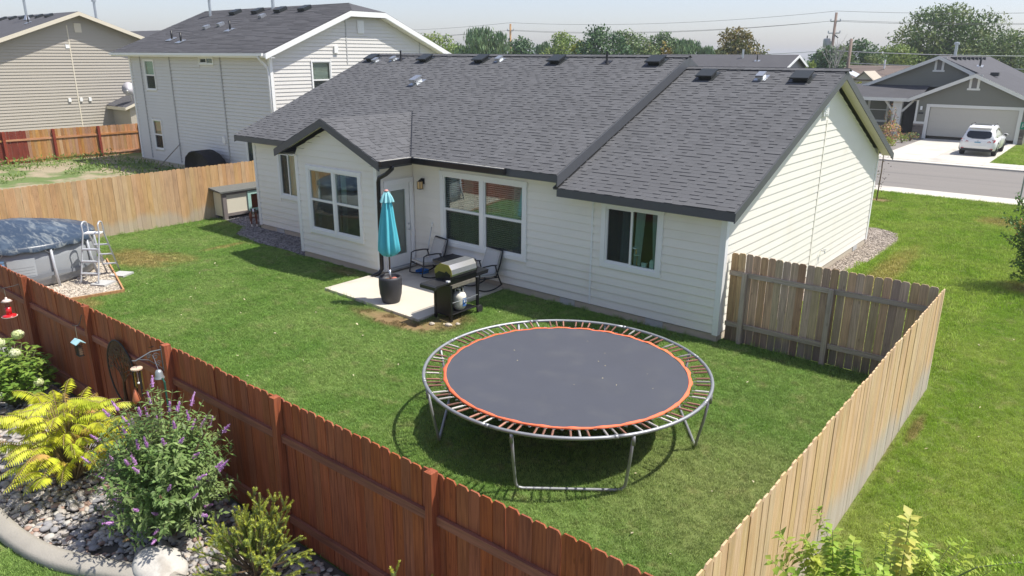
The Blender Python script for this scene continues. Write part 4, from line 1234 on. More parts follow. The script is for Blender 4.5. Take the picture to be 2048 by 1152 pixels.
# ------------------------------------------------------------------ rocking chairs, table
M['cushion'] = mat('grey_cushion', (.50, .49, .47), .9, var=.06, scale=12, bump=.15, bscale=60)
M['chair_black'] = mat('chair_frame', (.014, .014, .016), .42, var=.1)
def rocking_chair(label, loc, rz, group):
    t = thing('rocking_chair', label, 'chair', loc, group)
    # local: x = width, -y = front; built at world offset then turned by the empty
    L0 = V(loc)
    P_ = lambda x, y, z: V((x, y, z)) + L0
    for s in (-.29, .29):
        arc = [P_(s, -.38 + .76 * k / 12, .02 + .09 * ((k - 6) / 6) ** 2) for k in range(13)]
        obj('rocker', MB().tube(arc, .017, 7), M['chair_black'], t, True)
        q = MB()
        q.tube([P_(s, -.38, .10), P_(s, -.33, .40), P_(s, -.31, .60), P_(s, -.22, .63), P_(s, .05, .625), P_(s, .20, .60)], .017, 7)
        q.tube([P_(s, .36, .09), P_(s, .25, .34), P_(s, .16, .60)], .017, 7)
        q.tube([P_(s, -.34, .36), P_(s, .24, .30)], .016, 7)
        obj('side_frame', q, M['chair_black'], t, True)
        obj('back_post', MB().tube([P_(s * .93, .20, .30), P_(s * .93, .34, .62), P_(s * .93, .42, .92)], .016, 7), M['chair_black'], t, True)
    q = MB(); q.tube([P_(-.27, .42, .92), P_(.27, .42, .92)], .016, 7); q.tube([P_(-.29, -.33, .36), P_(.29, -.33, .36)], .014, 7); q.tube([P_(-.29, .24, .30), P_(.29, .24, .30)], .014, 7)
    obj('cross_bar', q, M['chair_black'], t, True)
    def cush(c, ax, ay, az):
        mb = MB(); c, ax, ay, az = V(c), V(ax), V(ay), V(az)
        n = 8; vs = []
        for top in (1, -1):
            for i in range(n + 1):
                for j in range(n + 1):
                    u, v = i / n * 2 - 1, j / n * 2 - 1
                    e = (1 - abs(u) ** 6) * (1 - abs(v) ** 6)
                    vs.append(c + ax * u + ay * v + az * top * (.35 + .65 * e ** .5) - az * .0)
        N = (n + 1) ** 2; fs = []
        for i in range(n):
            for j in range(n):
                a = i * (n + 1) + j; fs.append((a, a + n + 1, a + n + 2, a + 1)); fs.append((N + a, N + a + 1, N + a + n + 2, N + a + n + 1))
        bd = [i * (n + 1) for i in range(n + 1)] + [n * (n + 1) + j for j in range(1, n + 1)] + [i * (n + 1) + n for i in range(n - 1, -1, -1)] + [j for j in range(n - 1, 0, -1)]
        for k in range(len(bd)):
            a, b = bd[k], bd[(k + 1) % len(bd)]; fs.append((a, b, N + b, N + a))
        return mb.add(vs, fs)
    obj('seat_cushion', cush(P_(0, -.05, .39), (.26, 0, 0), (0, .28, -.03), (0, .004, .055)), M['cushion'], t, True)
    obj('back_cushion', cush(P_(0, .285, .64), (.255, 0, 0), (0, .10, .27), (0, -.05, .02)), M['cushion'], t, True)
    t.rotation_euler = (0, 0, rz)
    return t
rocking_chair('black rocking chair with grey cushions between the door and the small table', (-7.55, -.46, .09), rad(-12), 'rocking chairs on the patio')
rocking_chair('black rocking chair with grey cushions beside the barbecue under the wide window', (-5.78, -.42, .09), rad(-8), 'rocking chairs on the patio')
tb = thing('patio_table', 'small square black table between the two rocking chairs', 'table', (-6.78, -.30, .09))
M['table_black'] = mat('table_top', (.022, .022, .024), .45, var=.25, scale=6)
z0 = .64
for i in range(5):
    obj('plank', MB().box(-7.14 + .004, -6.36, -.70 + i * .162, -.70 + i * .162 + .155, z0 - .03, z0), M['table_black'], tb)
mb = MB(); mb.box(-7.15, -7.12, -.71, .12, z0 - .05, z0 + .004); mb.box(-6.385, -6.355, -.71, .12, z0 - .05, z0 + .004); mb.box(-7.12, -6.385, -.735, -.71, z0 - .05, z0 + .004); mb.box(-7.12, -6.385, .12, .14, z0 - .05, z0 + .004)
obj('table_frame', mb, M['table_black'], tb)
M['wicker'] = mat('wicker_box', (.05, .042, .034), .7, var=.3, scale=40)
obj('base', MB().box(-7.02, -6.5, -.56, 0, .09, z0 - .05), M['wicker'], tb)
# long handled dustpan against the wall
dp = thing('dustpan', 'long handled blue dustpan leaning on the wall beside the left chair', 'dustpan', (-7.86, -.35, .09))
obj('handle', MB().tube([(-7.86, -.30, .16), (-7.80, -.04, 1.33)], .011, 8), M['galv'], dp, True)
obj('grip', MB().tube([(-7.803, -.055, 1.25), (-7.80, -.04, 1.36)], .016, 8), M['white_trim'], dp, True)
q = MB().box(-7.99, -7.73, -.50, -.28, .095, .105); q.box(-7.99, -7.98, -.50, -.28, .105, .17); q.box(-7.74, -7.73, -.50, -.28, .105, .17); q.box(-7.99, -7.73, -.29, -.28, .105, .19)
obj('pan', q, mat('blue_plastic', (.04, .23, .62), .4, var=.05), dp)
# hose end lying on the slab, bare stones under the barbecue
for i, (x, y, s, lb) in enumerate(((-4.72, -2.70, .09, 'flat pale rock beside the front barbecue leg'), (-4.62, -2.52, .06, 'small tan rock on bare soil behind the barbecue wheel'), (-5.05, -2.86, .07, 'tan rock at the patio corner under the barbecue shelf'))):
    b_ = MB().ball((x, y, .02), s, s * .7, s * .45, 8, 6)
    b_.v = [(p[0] + rnd.uniform(-.12, .12) * s, p[1] + rnd.uniform(-.12, .12) * s, p[2]) for p in b_.v]
    tag(obj('rock', b_, M['gravel_pool']), lb, 'rock')

# ------------------------------------------------------------------ pool with cover and ladder
PX, PY, PR = -15.72, -6.95, 1.72
M['pool_gray'] = mat('pool_vinyl', (.30, .315, .33), .45, var=.06, scale=2)
M['pool_frame'] = mat('pool_frame_steel', (.50, .52, .55), .4, metal=.2, var=.08)
M['strap'] = mat('pool_strap', (.20, .215, .235), .6, var=.06)
def cover_mat():
    mt, t, b = newmat('pool_cover')
    p = t.pos()
    a = t.noise(t.mapping(p, rot=(0, 0, .6), scale=(1.2, 4, 3)), 1.5, 5, .65, 1.2)
    c = t.mix(t.ramp(a, .48, .68), (.035, .055, .085), (.20, .22, .22))
    c = t.mix(t.math('MULTIPLY', t.ramp(t.noise(p, 1.3, 3), .5, .75), .6), c, (.12, .16, .2))
    t.set(b.inputs['Base Color'], c); b.inputs['Roughness'].default_value = .35
    bp = t.n('Bump', None, Height=a, Strength=.25, Distance=.02); t.set(b.inputs['Normal'], bp.outputs[0])
    return mt
M['cover'] = cover_mat()
pool = thing('swimming_pool', 'round grey framed swimming pool under a dark blue cover', 'swimming pool', (PX, PY, 0))
pp = lambda a, r, z: (PX + r * math.cos(a), PY + r * math.sin(a), z)
obj('liner', MB().lathe([(PR - .05, .02), (PR + .02, .10), (PR + .05, .35), (PR + .03, .7), (PR - .01, .98)], (PX, PY, 0), 72), M['pool_gray'], pool, True)
NP = 10
pa0 = math.atan2(-6.76 - PY, -14.06 - PX)
for i in range(NP):
    a = pa0 + 2 * math.pi * i / NP
    a2 = pa0 + 2 * math.pi * (i + 1) / NP
    obj('top_rail', MB().tube([pp(a + (a2 - a) * k / 6, PR + .02, 1.0) for k in range(7)], .045, 10), M['pool_frame'], pool, True)
    q = MB().tube([pp(a, PR + .045, 1.03), pp(a, PR + .09, .5), pp(a, PR + .20, .015)], .034, 10)
    q.tube([pp(a, PR + .05, .80), pp(a + .06, PR + .05, .90), pp(a + .10, PR + .05, .99)], .009, 6); q.tube([pp(a, PR + .05, .80), pp(a - .06, PR + .05, .90), pp(a - .10, PR + .05, .99)], .009, 6)
    obj('leg', q, M['pool_frame'], pool, True)
mb = MB(); vs = []; n = 96
for z in (.27, .36):
    for k in range(n): vs.append(pp(2 * math.pi * k / n, PR + .10 + .012 * math.cos(NP * (2 * math.pi * k / n - pa0)), z + .025 * math.cos(NP * (2 * math.pi * k / n - pa0))))
mb.add(vs, [(k, (k + 1) % n, n + (k + 1) % n, n + k) for k in range(n)])
obj('strap', mb, M['strap'], pool, True)
# cover: draped dome with wrinkles
mb = MB(); vs = []; n = 120; rr = [0.001, .25, .5, .75, .9, 1.0, 1.03, 1.035]
for j, f in enumerate(rr):
    for k in range(n):
        a = 2 * math.pi * k / n
        z = 1.07 + .34 * (1 - f ** 1.5) + .012 * math.sin(a * 31 + f * 6) * f + .02 * math.sin(a * 9 + f * 5) * f * (1 - f * .5) + .05 * math.sin(a * 2 + 1) * f * (1.05 - f)
        r = f * (PR + .04)
        if j == 5: z = 1.065
        if j == 6: z = 1.03
        if j == 7: z = .93 + .02 * math.sin(a * 23)
        vs.append(pp(a, r, z))
mb.add(vs, [(j * n + k, j * n + (k + 1) % n, (j + 1) * n + (k + 1) % n, (j + 1) * n + k) for j in range(len(rr) - 1) for k in range(n)])
obj('cover', mb, M['cover'], pool, True)
obj('cover_rope', MB().tube([pp(2 * math.pi * k / 60, PR + .07, .985 + .008 * math.sin(k * 1.9)) for k in range(60)], .006, 5, True), M['white_trim'], pool)
# printed panel on the liner (flat print)
pa1 = pa0 - .33
obj('print_panel', curved((PX, PY, 0), PR + .056, pa1 - .20, pa1 + .12, .30, .78, 8), mat('pale_print', (.40, .43, .45), .5, var=.05), pool)
M['pinkp'] = mat('pink_print', (.62, .36, .48), .5); M['bluep'] = mat('blue_print', (.22, .42, .66), .5)
for k in range(6):
    obj('print_mark', curved((PX, PY, 0), PR + .058, pa1 - .27, pa1 - .225, .74 - k * .075, .79 - k * .075, 2), M['bluep'] if k < 2 else M['pinkp'], pool)
for k in range(4):
    obj('print_line', curved((PX, PY, 0), PR + .0585, pa1 - .19, pa1 + .10, .36 + k * .07, .366 + k * .07, 8), M['strap'], pool)
# ladder
ld = thing('pool_ladder', 'pale grey A-frame ladder standing beside the covered pool', 'ladder', (-13.7, -5.8, 0))
M['ladder'] = mat('ladder_tube', (.50, .51, .53), .4, metal=.2, var=.06)
A0, A1 = V((-13.52, -6.36, 0)), V((-13.16, -6.11, 0)); B0, B1 = V((-14.17, -5.48, 0)), V((-14.01, -5.22, 0))
tops = []
for a, b in ((A0, B0), (A1, B1)):
    top = a * .56 + b * .44 + V((0, 0, 1.44))
    d = (b - a).normalized()
    foot = [a + V((-.10, -.06, .01)), a + V((-.02, -.01, .06))] if a is A0 else [a + V((0, 0, .01))]
    pts = foot + [a + V((0, 0, .16)) + d * .02, a + (top - a) * .85 + d * -.03] + [top + d * .12 * math.cos(t) + V((0, 0, .10 * math.sin(t) - .06)) for t in np.linspace(math.pi * .95, .05 * math.pi, 9)] + [b + (top - b) * .8, b + V((0, 0, .01))]
    obj('side_rail', MB().tube(pts, .019, 8), M['ladder'], ld, True)
def lerp(a, b, t): return a + (b - a) * t
for i, h in enumerate((.28, .56, .84)):
    k = h / 1.3
    topA, topB = A0 * .56 + B0 * .44, A1 * .56 + B1 * .44
    p, q_ = lerp(A0, topA, k * .85) + V((0, 0, h)), lerp(A1, topB, k * .85) + V((0, 0, h))
    obj('step', MB().beam(p, q_, .10, .03), M['ladder'], ld)
    p, q_ = lerp(B0, topA, k * .9) + V((0, 0, h)), lerp(B1, topB, k * .9) + V((0, 0, h))
    obj('step', MB().beam(p, q_, .08, .025), M['ladder'], ld)
p, q_ = A0 * .56 + B0 * .44 + V((0, 0, 1.2)), A1 * .56 + B1 * .44 + V((0, 0, 1.2))
obj('top_plate', MB().beam(p, q_, .2, .03), M['white_trim'], ld)
for i, (x, y, lb) in enumerate(((-13.2, -6.0, 'concrete paver under the nearer ladder foot'), (-13.65, -5.35, 'concrete paver beyond the ladder near the lawn edge'))):
    o = obj('paver', MB().box(-.2, .2, -.2, .2, .012, .06), M['block']); tag(o, lb, 'paver'); o.location = (x, y, 0); o.rotation_euler = (0, 0, .5)
# timber edging of the pool pad
M['edging'] = wood('edging_timber', (.50, .28, .13), (.36, .19, .09), obr=.1)
te = thing('timber_edging', 'low orange timber edging round the pool gravel', 'edging', (-12.2, -5.95, 0))
for a, b in (((-12.2, -5.95), (-15.4, -4.95)), ((-12.2, -5.95), (-12.9, -9.0))):
    a, b = V((*a, .03)), V((*b, .03))
    obj('board', MB().beam(a, b, .035, .09), M['edging'], te)

# ------------------------------------------------------------------ dog house and dog
M['cream_board'] = mat('cream_boards', (.66, .62, .50), .6, var=.05)
M['mint'] = mat('mint_trim', (.36, .56, .50), .5, var=.05)
M['brown_trim'] = mat('taupe_trim', (.20, .175, .165), .6, var=.08)
M['rust_room'] = mat('reddish_inside', (.25, .09, .05), .8, var=.2)
dh = thing('dog_house', 'cream dog house with flat dark roof and mint doorway by the cedar fence', 'dog house', (-18.05, .75, 0))
dx0, dx1, dy0, dy1, dz0, dz1 = -18.22, -17.66, -.10, 1.75, .13, .92
mb = MB(); mb.box(dx0, dx1, dy0, dy0 + .03, dz0, dz1); mb.box(dx0, dx1, dy1 - .03, dy1, dz0, dz1); mb.box(dx0, dx0 + .03, dy0 + .03, dy1 - .03, dz0, dz1); mb.box(dx0 + .03, dx1, dy0 + .03, dy1 - .03, dz0, dz0 + .03)
mb.box(dx1 - .03, dx1, dy0 + .03, .94, dz0 + .03, dz1); mb.box(dx1 - .03, dx1, 1.52, dy1 - .03, dz0 + .03, dz1); mb.box(dx1 - .03, dx1, .94, 1.52, dz1 - .10, dz1)
obj('wall', mb, M['cream_board'], dh)
obj('inner_lining', MB().box(dx0 + .035, dx0 + .06, dy0 + .05, dy1 - .05, dz0 + .04, dz1 - .02), M['rust_room'], dh)
mb = MB(); mb.box(dx1 + .002, dx1 + .03, dy0 - .01, dy0 + .13, .0, dz1); mb.box(dx1 + .002, dx1 + .026, dy0 + .13, dy1, dz1 - .07, dz1); mb.box(dx1 + .002, dx1 + .026, dy0 + .13, dy1, dz0, dz0 + .10)
mb.box(dx1 - .06, dx1 + .002, dy0 - .02, dy0 - .002, .0, dz1)
obj('corner_trim', mb, M['brown_trim'], dh)
mb = MB(); mb.box(dx1 + .027, dx1 + .05, .82, .94, dz0 + .06, dz1 - .03); mb.box(dx1 + .027, dx1 + .05, 1.52, 1.62, dz0 + .06, dz1 - .03); mb.box(dx1 + .027, dx1 + .05, .94, 1.52, dz1 - .15, dz1 - .03); mb.box(dx1 + .027, dx1 + .05, .94, 1.52, dz0 + .06, dz0 + .15)
obj('doorway_trim', mb, M['mint'], dh)
mb = MB().prism([(dx0 - .06, dz1 + .10), (dx1 + .10, dz1 + .02), (dx1 + .10, dz1 + .07), (dx0 - .06, dz1 + .15)], 'y', dy0 - .12, dy1 + .1)
obj('roof', mb, mat('roof_felt', (.12, .125, .115), .85, var=.2, scale=9, bump=.3), dh)
for (x, y) in ((dx0 + .05, dy0 + .05), (dx1 - .08, dy1 - .1), (dx0 + .05, dy1 - .1)): obj('foot', MB().box(x - .04, x + .04, y - .04, y + .04, 0, dz0), M['brown_trim'], dh)

def skin(name, vs, es, rs, mt, parent=None, sub=2, kind=None, root=0):
    me = bpy.data.meshes.new(name)
    off = wpos(parent) if parent is not None else V((0, 0, 0))
    me.from_pydata([tuple(V(v) - off) for v in vs], es, [])
    me.materials.append(mt)
    o = bpy.data.objects.new(name, me); link(o, parent)
    WPOS[o.name] = V(off)
    md = o.modifiers.new('skin', 'SKIN'); md.use_smooth_shade = True
    sl = me.skin_vertices[0].data if me.skin_vertices else None
    if sl is None:
        bm_ = bpy.data.meshes; me.attributes
    for i, r in enumerate(rs):
        r = r if isinstance(r, tuple) else (r, r)
        me.skin_vertices[0].data[i].radius = r
        me.skin_vertices[0].data[i].use_root = (i == root)
    sd = o.modifiers.new('sub', 'SUBSURF'); sd.levels = sd.render_levels = sub
    # freeze
    dg = bpy.context.evaluated_depsgraph_get()
    ev = o.evaluated_get(dg)
    m2 = bpy.data.meshes.new_from_object(ev)
    o.modifiers.clear(); o.data = m2
    return o
def dog_mat():
    mt, t, b = newmat('dog_coat')
    oc = t.objc(); s = t.n('SeparateXYZ', None, i0=oc)
    n = t.noise(oc, 14, 3)
    zz = t.math('ADD', s.outputs[2], t.math('MULTIPLY_ADD', n, .06, -.03))
    yy = t.math('ADD', s.outputs[1], t.math('MULTIPLY_ADD', n, .06, -.03))
    c = t.mix(t.ramp(n, .35, .7), (.23, .075, .04), (.15, .05, .03))
    c = t.mix(t.math('SUBTRACT', 1.0, t.ramp(zz, .08, .11)), c, (.72, .68, .62))
    return mt, t, b, c, zz, yy, s
DG = V((-16.22, .10, 0)); dang = rad(-30)
dog = thing('dog', 'brown and white dog standing at the house corner facing the yard', 'dog', DG)
mt, t, b, c, zz, yy, s = dog_mat()
xx = s.outputs[0]
chest = t.math('MULTIPLY', t.math('MULTIPLY', t.ramp(xx, .25, .28), t.math('SUBTRACT', 1.0, t.ramp(zz, .42, .46))), t.math('SUBTRACT', 1.0, t.ramp(t.math('ABSOLUTE', s.outputs[1]), .03, .045)))
c = t.mix(chest, c, (.72, .68, .62))
face = t.math('MULTIPLY', t.ramp(xx, .26, .28), t.ramp(zz, .45, .48))
c = t.mix(face, c, (.05, .028, .022))
blaze = t.math('MULTIPLY', face, t.math('SUBTRACT', 1.0, t.ramp(t.math('ABSOLUTE', s.outputs[1]), .018, .03)))
c = t.mix(blaze, c, (.75, .72, .68))
t.set(b.inputs['Base Color'], c); b.inputs['Roughness'].default_value = .7
vs = [(-.22, 0, .40), (0, 0, .40), (.20, 0, .40), (.27, 0, .50), (.32, 0, .575), (.38, 0, .56), (.455, 0, .53),
      (.20, .075, .32), (.21, .08, .19), (.21, .08, .04), (.235, .08, .02), (.20, -.075, .32), (.21, -.08, .19), (.21, -.08, .04), (.235, -.08, .02),
      (-.20, .085, .32), (-.15, .09, .22), (-.26, .09, .14), (-.25, .09, .04), (-.215, .09, .02), (-.20, -.085, .32), (-.15, -.09, .22), (-.26, -.09, .14), (-.25, -.09, .04), (-.215, -.09, .02),
      (-.30, 0, .42), (-.42, 0, .38), (-.5, 0, .40), (.31, .055, .61), (.30, .085, .585), (.31, -.055, .61), (.30, -.085, .585)]
es = [(0, 1), (1, 2), (2, 3), (3, 4), (4, 5), (5, 6), (2, 7), (7, 8), (8, 9), (9, 10), (2, 11), (11, 12), (12, 13), (13, 14), (0, 15), (15, 16), (16, 17), (17, 18), (18, 19), (0, 20), (20, 21), (21, 22), (22, 23), (23, 24), (0, 25), (25, 26), (26, 27), (4, 28), (28, 29), (4, 30), (30, 31)]
rs = [.085, .085, .105, .068, .066, .048, .036, .05, .03, .022, .026, .05, .03, .022, .026, .06, .042, .026, .02, .025, .06, .042, .026, .02, .025, .03, .016, .01, .02, .012, .02, .012]
body = skin('body', [V(v) + DG for v in vs], es, rs, mt, dog, root=1)
obj('nose', MB().ball(V((.485, 0, .54)) + DG, .014, .02, .014, 8, 6), M['black_metal'], dog, True)
for sgn in (-1, 1): obj('eye', MB().ball(V((.37, sgn * .035, .595)) + DG, .009, .009, .009, 6, 5), M['black_metal'], dog, True)
dog.rotation_euler = (0, 0, dang)

# everything on the slab sits at its surface
for o in bpy.data.objects:
    if o.parent is None and o.name.split('.')[0] in ('planter_pot', 'umbrella', 'red_stone', 'rocking_chair', 'patio_table', 'dustpan'): o.location.z -= .035
# ornaments on the sill of the right window
cs = thing('candlestick', 'gold candlestick with mint plates on the sill of the right window', 'ornament', (-1.93, .10, 1.21))
obj('stick', MB().lathe([(.04, 1.21), (.015, 1.24), (.012, 1.42), (.03, 1.44)], (-1.93, .09, 0), 10), mat('old_gold', (.40, .28, .08), .4, metal=.6), cs, True)
M['mint_pale'] = mat('pale_mint', (.50, .66, .60), .6)
obj('plate', MB().lathe([(0, 1.44), (.07, 1.445), (.07, 1.46), (0, 1.46)], (-1.93, .09, 0), 14).lathe([(0, 1.58), (.08, 1.585), (.08, 1.60), (0, 1.60)], (-1.96, .09, 0), 14), M['mint_pale'], cs)
obj('upper_stick', MB().tube([(-1.95, .09, 1.46), (-1.955, .09, 1.58)], .02, 8), M['amber'], cs)
tag(obj('mint_box', MB().box(-1.80, -1.70, .06, .12, 1.20, 1.29).box(-1.81, -1.69, .055, .125, 1.29, 1.305), M['mint_pale']), 'small mint box on the sill of the right window', 'box')
tag(obj('picket_ornament', MB().prism([(-1.62, 1.20), (-1.53, 1.20), (-1.53, 1.34), (-1.545, 1.39), (-1.575, 1.41), (-1.605, 1.39), (-1.62, 1.34)], 'y', .07, .085), M['mint_pale']), 'pale picket shaped ornament on the sill of the right window', 'ornament')
# ------------------------------------------------------------------ leaf helpers
def leafset(name, P_, D, U, L, W, mt, parent=None, fold=.25, droop=.0, kind=None):
    """pointed folded leaves: P base points, D directions, U normals, L lengths, W widths (numpy arrays)"""
    P_, D, U = np.asarray(P_, float), np.asarray(D, float), np.asarray(U, float)
    n = len(P_); L = np.broadcast_to(np.asarray(L, float), (n,))[:, None]; W = np.broadcast_to(np.asarray(W, float), (n,))[:, None]
    D = D / (np.linalg.norm(D, axis=1, keepdims=True) + 1e-9)
    S_ = np.cross(D, U); S_ /= (np.linalg.norm(S_, axis=1, keepdims=True) + 1e-9)
    N_ = np.cross(S_, D)
    b = P_; t = P_ + D * L - N_ * L * droop
    mid = P_ + D * L * .45 - N_ * L * droop * .2
    l = mid + S_ * W / 2 + N_ * W * fold; r = mid - S_ * W / 2 + N_ * W * fold
    off = np.array(wpos(parent)) if parent is not None else np.zeros(3)
    v = np.stack([b, l, t, r, mid], 1).reshape(-1, 3) - off
    i = np.arange(n)[:, None] * 5
    f = np.concatenate([i + np.array([0, 4, 1]), i + np.array([1, 4, 2]), i + np.array([0, 3, 4]), i + np.array([3, 2, 4])], 0)
    me = npmesh(name, v, f, mt)
    o = bpy.data.objects.new(name, me); link(o, parent)
    WPOS[o.name] = V(off)
    if kind: o['kind'] = kind
    return o
def rdir(n, up=0.0):
    v = nr.normal(size=(n, 3)); v[:, 2] += up
    return v / np.linalg.norm(v, axis=1, keepdims=True)
def leafmat(name, col, col2, isl=.3, trans=.35, rough=.5, scale=3.0, c2=(.4, .65)):
    return mat(name, col, rough, var=.12, scale=8, isl=isl, col2=col2, c2=c2, c2scale=scale, trans=trans, spec=.35)

# ------------------------------------------------------------------ rock bed, kerb edging
CURVE = [(-9.5, -10.05), (-8, -10.45), (-6.5, -10.85), (-5.2, -11.05), (-4.3, -11.13), (-3.5, -11.11), (-2.8, -10.97), (-2.15, -10.68), (-1.5, -10.38), (-.7, -10.25), (.6, -10.2), (2.2, -10.2), (3.6, -10.25)]
def curve_y(x):
    for i in range(len(CURVE) - 1):
        if CURVE[i][0] <= x <= CURVE[i + 1][0]:
            t = (x - CURVE[i][0]) / (CURVE[i + 1][0] - CURVE[i][0]); return CURVE[i][1] * (1 - t) + CURVE[i + 1][1] * t
    return -10.2
def smooth(pts, k=6):
    out = []
    for i in range(len(pts) - 1):
        p0, p1, p2, p3 = [np.array(pts[max(0, min(len(pts) - 1, i + d))]) for d in (-1, 0, 1, 2)]
        for j in range(k):
            t = j / k
            out.append(tuple(.5 * (2 * p1 + (p2 - p0) * t + (2 * p0 - 5 * p1 + 4 * p2 - p3) * t * t + (3 * p1 - p0 - 3 * p2 + p3) * t ** 3)))
    return out + [pts[-1]]
SC_ = smooth(CURVE)
M['bed_soil'] = mat('bed_soil', (.09, .08, .07), .95, var=.3, scale=20)
bed = struct('rock_bed', MB().poly([(p[0], p[1], .0) for p in SC_] + [(3.6, -9.06, 0), (-9.5, -9.06, 0)]), M['bed_soil'])
struct('garden_lawn', MB().poly([(p[0], p[1] - .08, -.004) for p in SC_][::-1] + [(-12, -11, -.004), (-12, -16, -.004), (3.6, -16, -.004)]), M['lawn_soil'])
M['edge_conc'] = mat('kerb_concrete', (.33, .305, .26), .9, var=.18, scale=3, bump=.2, bscale=40, fine=.12, fscale=80)
def sweep(prof, path, close=False):
    mb = MB(); vs = []; n = len(prof)
    for i, p in enumerate(path):
        a, b = path[max(i - 1, 0)], path[min(i + 1, len(path) - 1)]
        d = V((b[0] - a[0], b[1] - a[1], 0)).normalized(); nn = V((-d.y, d.x, 0))
        for (u_, z) in prof: vs.append((p[0] + nn.x * u_, p[1] + nn.y * u_, z))
    fs = [(i * n + k, i * n + (k + 1) % n, (i + 1) * n + (k + 1) % n, (i + 1) * n + k) for i in range(len(path) - 1) for k in range(n)]
    return mb.add(vs, fs)
struct('garden_kerb', sweep([(-.10, -.1), (-.10, .07), (-.07, .10), (.04, .125), (.10, .12), (.11, -.1)], SC_), M['edge_conc'], None, True)
def rock_mat(name, a, b_, c_):
    mt, t, b = newmat(name)
    isl = t.island(); p = t.pos()
    cr = t.n('ValToRGB'); t.set(cr.inputs[0], isl)
    e = cr.color_ramp; e.interpolation = 'CONSTANT'
    e.elements[0].position = 0; e.elements[0].color = (*a, 1); e.elements[1].position = .42; e.elements[1].color = (*b_, 1)
    for q, colr in ((.66, c_), (.80, (.33, .22, .17)), (.90, (.42, .40, .36))):
        x = e.elements.new(q); x.color = (*colr, 1)
    c = t.scale_col(cr.outputs[0], t.math('MULTIPLY_ADD', t.noise(p, 22, 4), .7, .65))
    t.set(b.inputs['Base Color'], c); b.inputs['Roughness'].default_value = .75
    bp = t.n('Bump', None, Height=t.noise(p, 60, 3), Strength=.3, Distance=.01); t.set(b.inputs['Normal'], bp.outputs[0])
    return mt
M['river'] = rock_mat('river_stone', (.38, .345, .31), (.25, .245, .25), (.47, .42, .36))
# the one-piece stones: same palette picked per object
def river_one():
    mt, t, b = newmat('river_stone_single')
    cr = t.n('ValToRGB'); t.set(cr.inputs[0], t.orand()); e = cr.color_ramp; e.interpolation = 'CONSTANT'
    e.elements[0].position = 0; e.elements[0].color = (.38, .345, .31, 1); e.elements[1].position = .40; e.elements[1].color = (.27, .265, .27, 1)
    for q, colr in ((.64, (.40, .36, .31)), (.80, (.36, .24, .185)), (.90, (.46, .44, .40))): e.elements.new(q).color = (*colr, 1)
    p = t.pos(); c = t.scale_col(cr.outputs[0], t.math('MULTIPLY_ADD', t.noise(p, 22, 4), .7, .65))
    t.set(b.inputs['Base Color'], c); b.inputs['Roughness'].default_value = .75
    bp = t.n('Bump', None, Height=t.noise(p, 60, 3), Strength=.3, Distance=.01); t.set(b.inputs['Normal'], bp.outputs[0])
    return mt
RIV1 = river_one()
def in_bed(x, y): return y < -9.14 and y > curve_y(x) + .14
pts = []
while len(pts) < 5200:
    x, y = rnd.uniform(-8.6, 2.6), rnd.uniform(-11.1, -9.14)
    if in_bed(x, y): pts.append((x, y, rnd.uniform(.005, .03)))
stones('river_stones', pts, nr.uniform(.022, .052, len(pts)), M['river'], .5, bed, True)
vari = []
for k in range(14):
    v = ICO2_V * (1 + nr.uniform(-.16, .16, (len(ICO2_V), 1)))
    v = v * np.array([1, nr.uniform(.65, .95), nr.uniform(.4, .6)])
    vari.append(npmesh('stone', v, ICO2_F, RIV1, True))
cnt = 0
while cnt < 290:
    x, y = rnd.uniform(-6.4, -.4), rnd.uniform(-11.1, -9.14)
    if not in_bed(x, y): continue
    s = rnd.uniform(.034, .07)
    mobj('stone', rnd.choice(vari), bed, (x, y, rnd.uniform(.03, .05)), (rnd.uniform(-.4, .4), rnd.uniform(-.4, .4), rnd.uniform(0, 6.28)), (s, s, s))
    cnt += 1
gm = MB()
cl = []
for x in np.arange(-8, 0, .1):
    for y in np.arange(-13.2, -10.3, .1):
        if y + .1 < curve_y(x + .05) - .10 and y < -10.5: cl.append((x, x + .1, y, y + .1))
grass('garden_grass', cl, 420, tuft_a, .6, 1.25, 4)
def boulder(name, label, c, s, mt, seed, sub=3):
    r_ = np.random.RandomState(seed)
    v = np.array(ICO2_V); f = ICO2_F
    # one more subdivision
    cache = {}; vv = [tuple(p) for p in v]; ff = []
    def mid(a, b):
        k = (min(a, b), max(a, b))
        if k not in cache:
            q = np.array(vv[a]) + np.array(vv[b]); vv.append(tuple(q / np.linalg.norm(q))); cache[k] = len(vv) - 1
        return cache[k]
    for a, b, c_ in f:
        ab, bc, ca = mid(a, b), mid(b, c_), mid(c_, a); ff += [(a, ab, ca), (b, bc, ab), (c_, ca, bc), (ab, bc, ca)]
    v = np.array(vv); d = r_.normal(size=(9, 3)); d /= np.linalg.norm(d, axis=1, keepdims=True)
    for q in d:                        # flat broken faces
        h = v @ q; lim = r_.uniform(.62, .82); m_ = h > lim
        v[m_] -= np.outer(h[m_] - lim, q)
    v += r_.normal(0, .012, v.shape)
    v = v * np.array(s) + np.array(c)
    o = bpy.data.objects.new(name, npmesh(name, v, np.array(ff), mt, False)); link(o)
    return tag(o, label, 'boulder')
M['boulder'] = mat('pale_boulder', (.50, .475, .43), .85, var=.12, scale=5, bump=.5, bscale=16, fine=.1, fscale=50, col2=(.36, .33, .29), c2=(.55, .75), c2scale=4)
M['slate'] = mat('grey_slab', (.26, .255, .245), .8, var=.15, scale=4, bump=.4, bscale=14)
boulder('boulder', 'pale flat topped boulder among the stones below the purple bush', (-1.76, -10.32, .07), (.36, .26, .2), M['boulder'], 4)
boulder('boulder', 'grey flat rock by the red fence behind the hydrangea', (-8.5, -9.52, .40), (.42, .30, .34), M['slate'], 9)

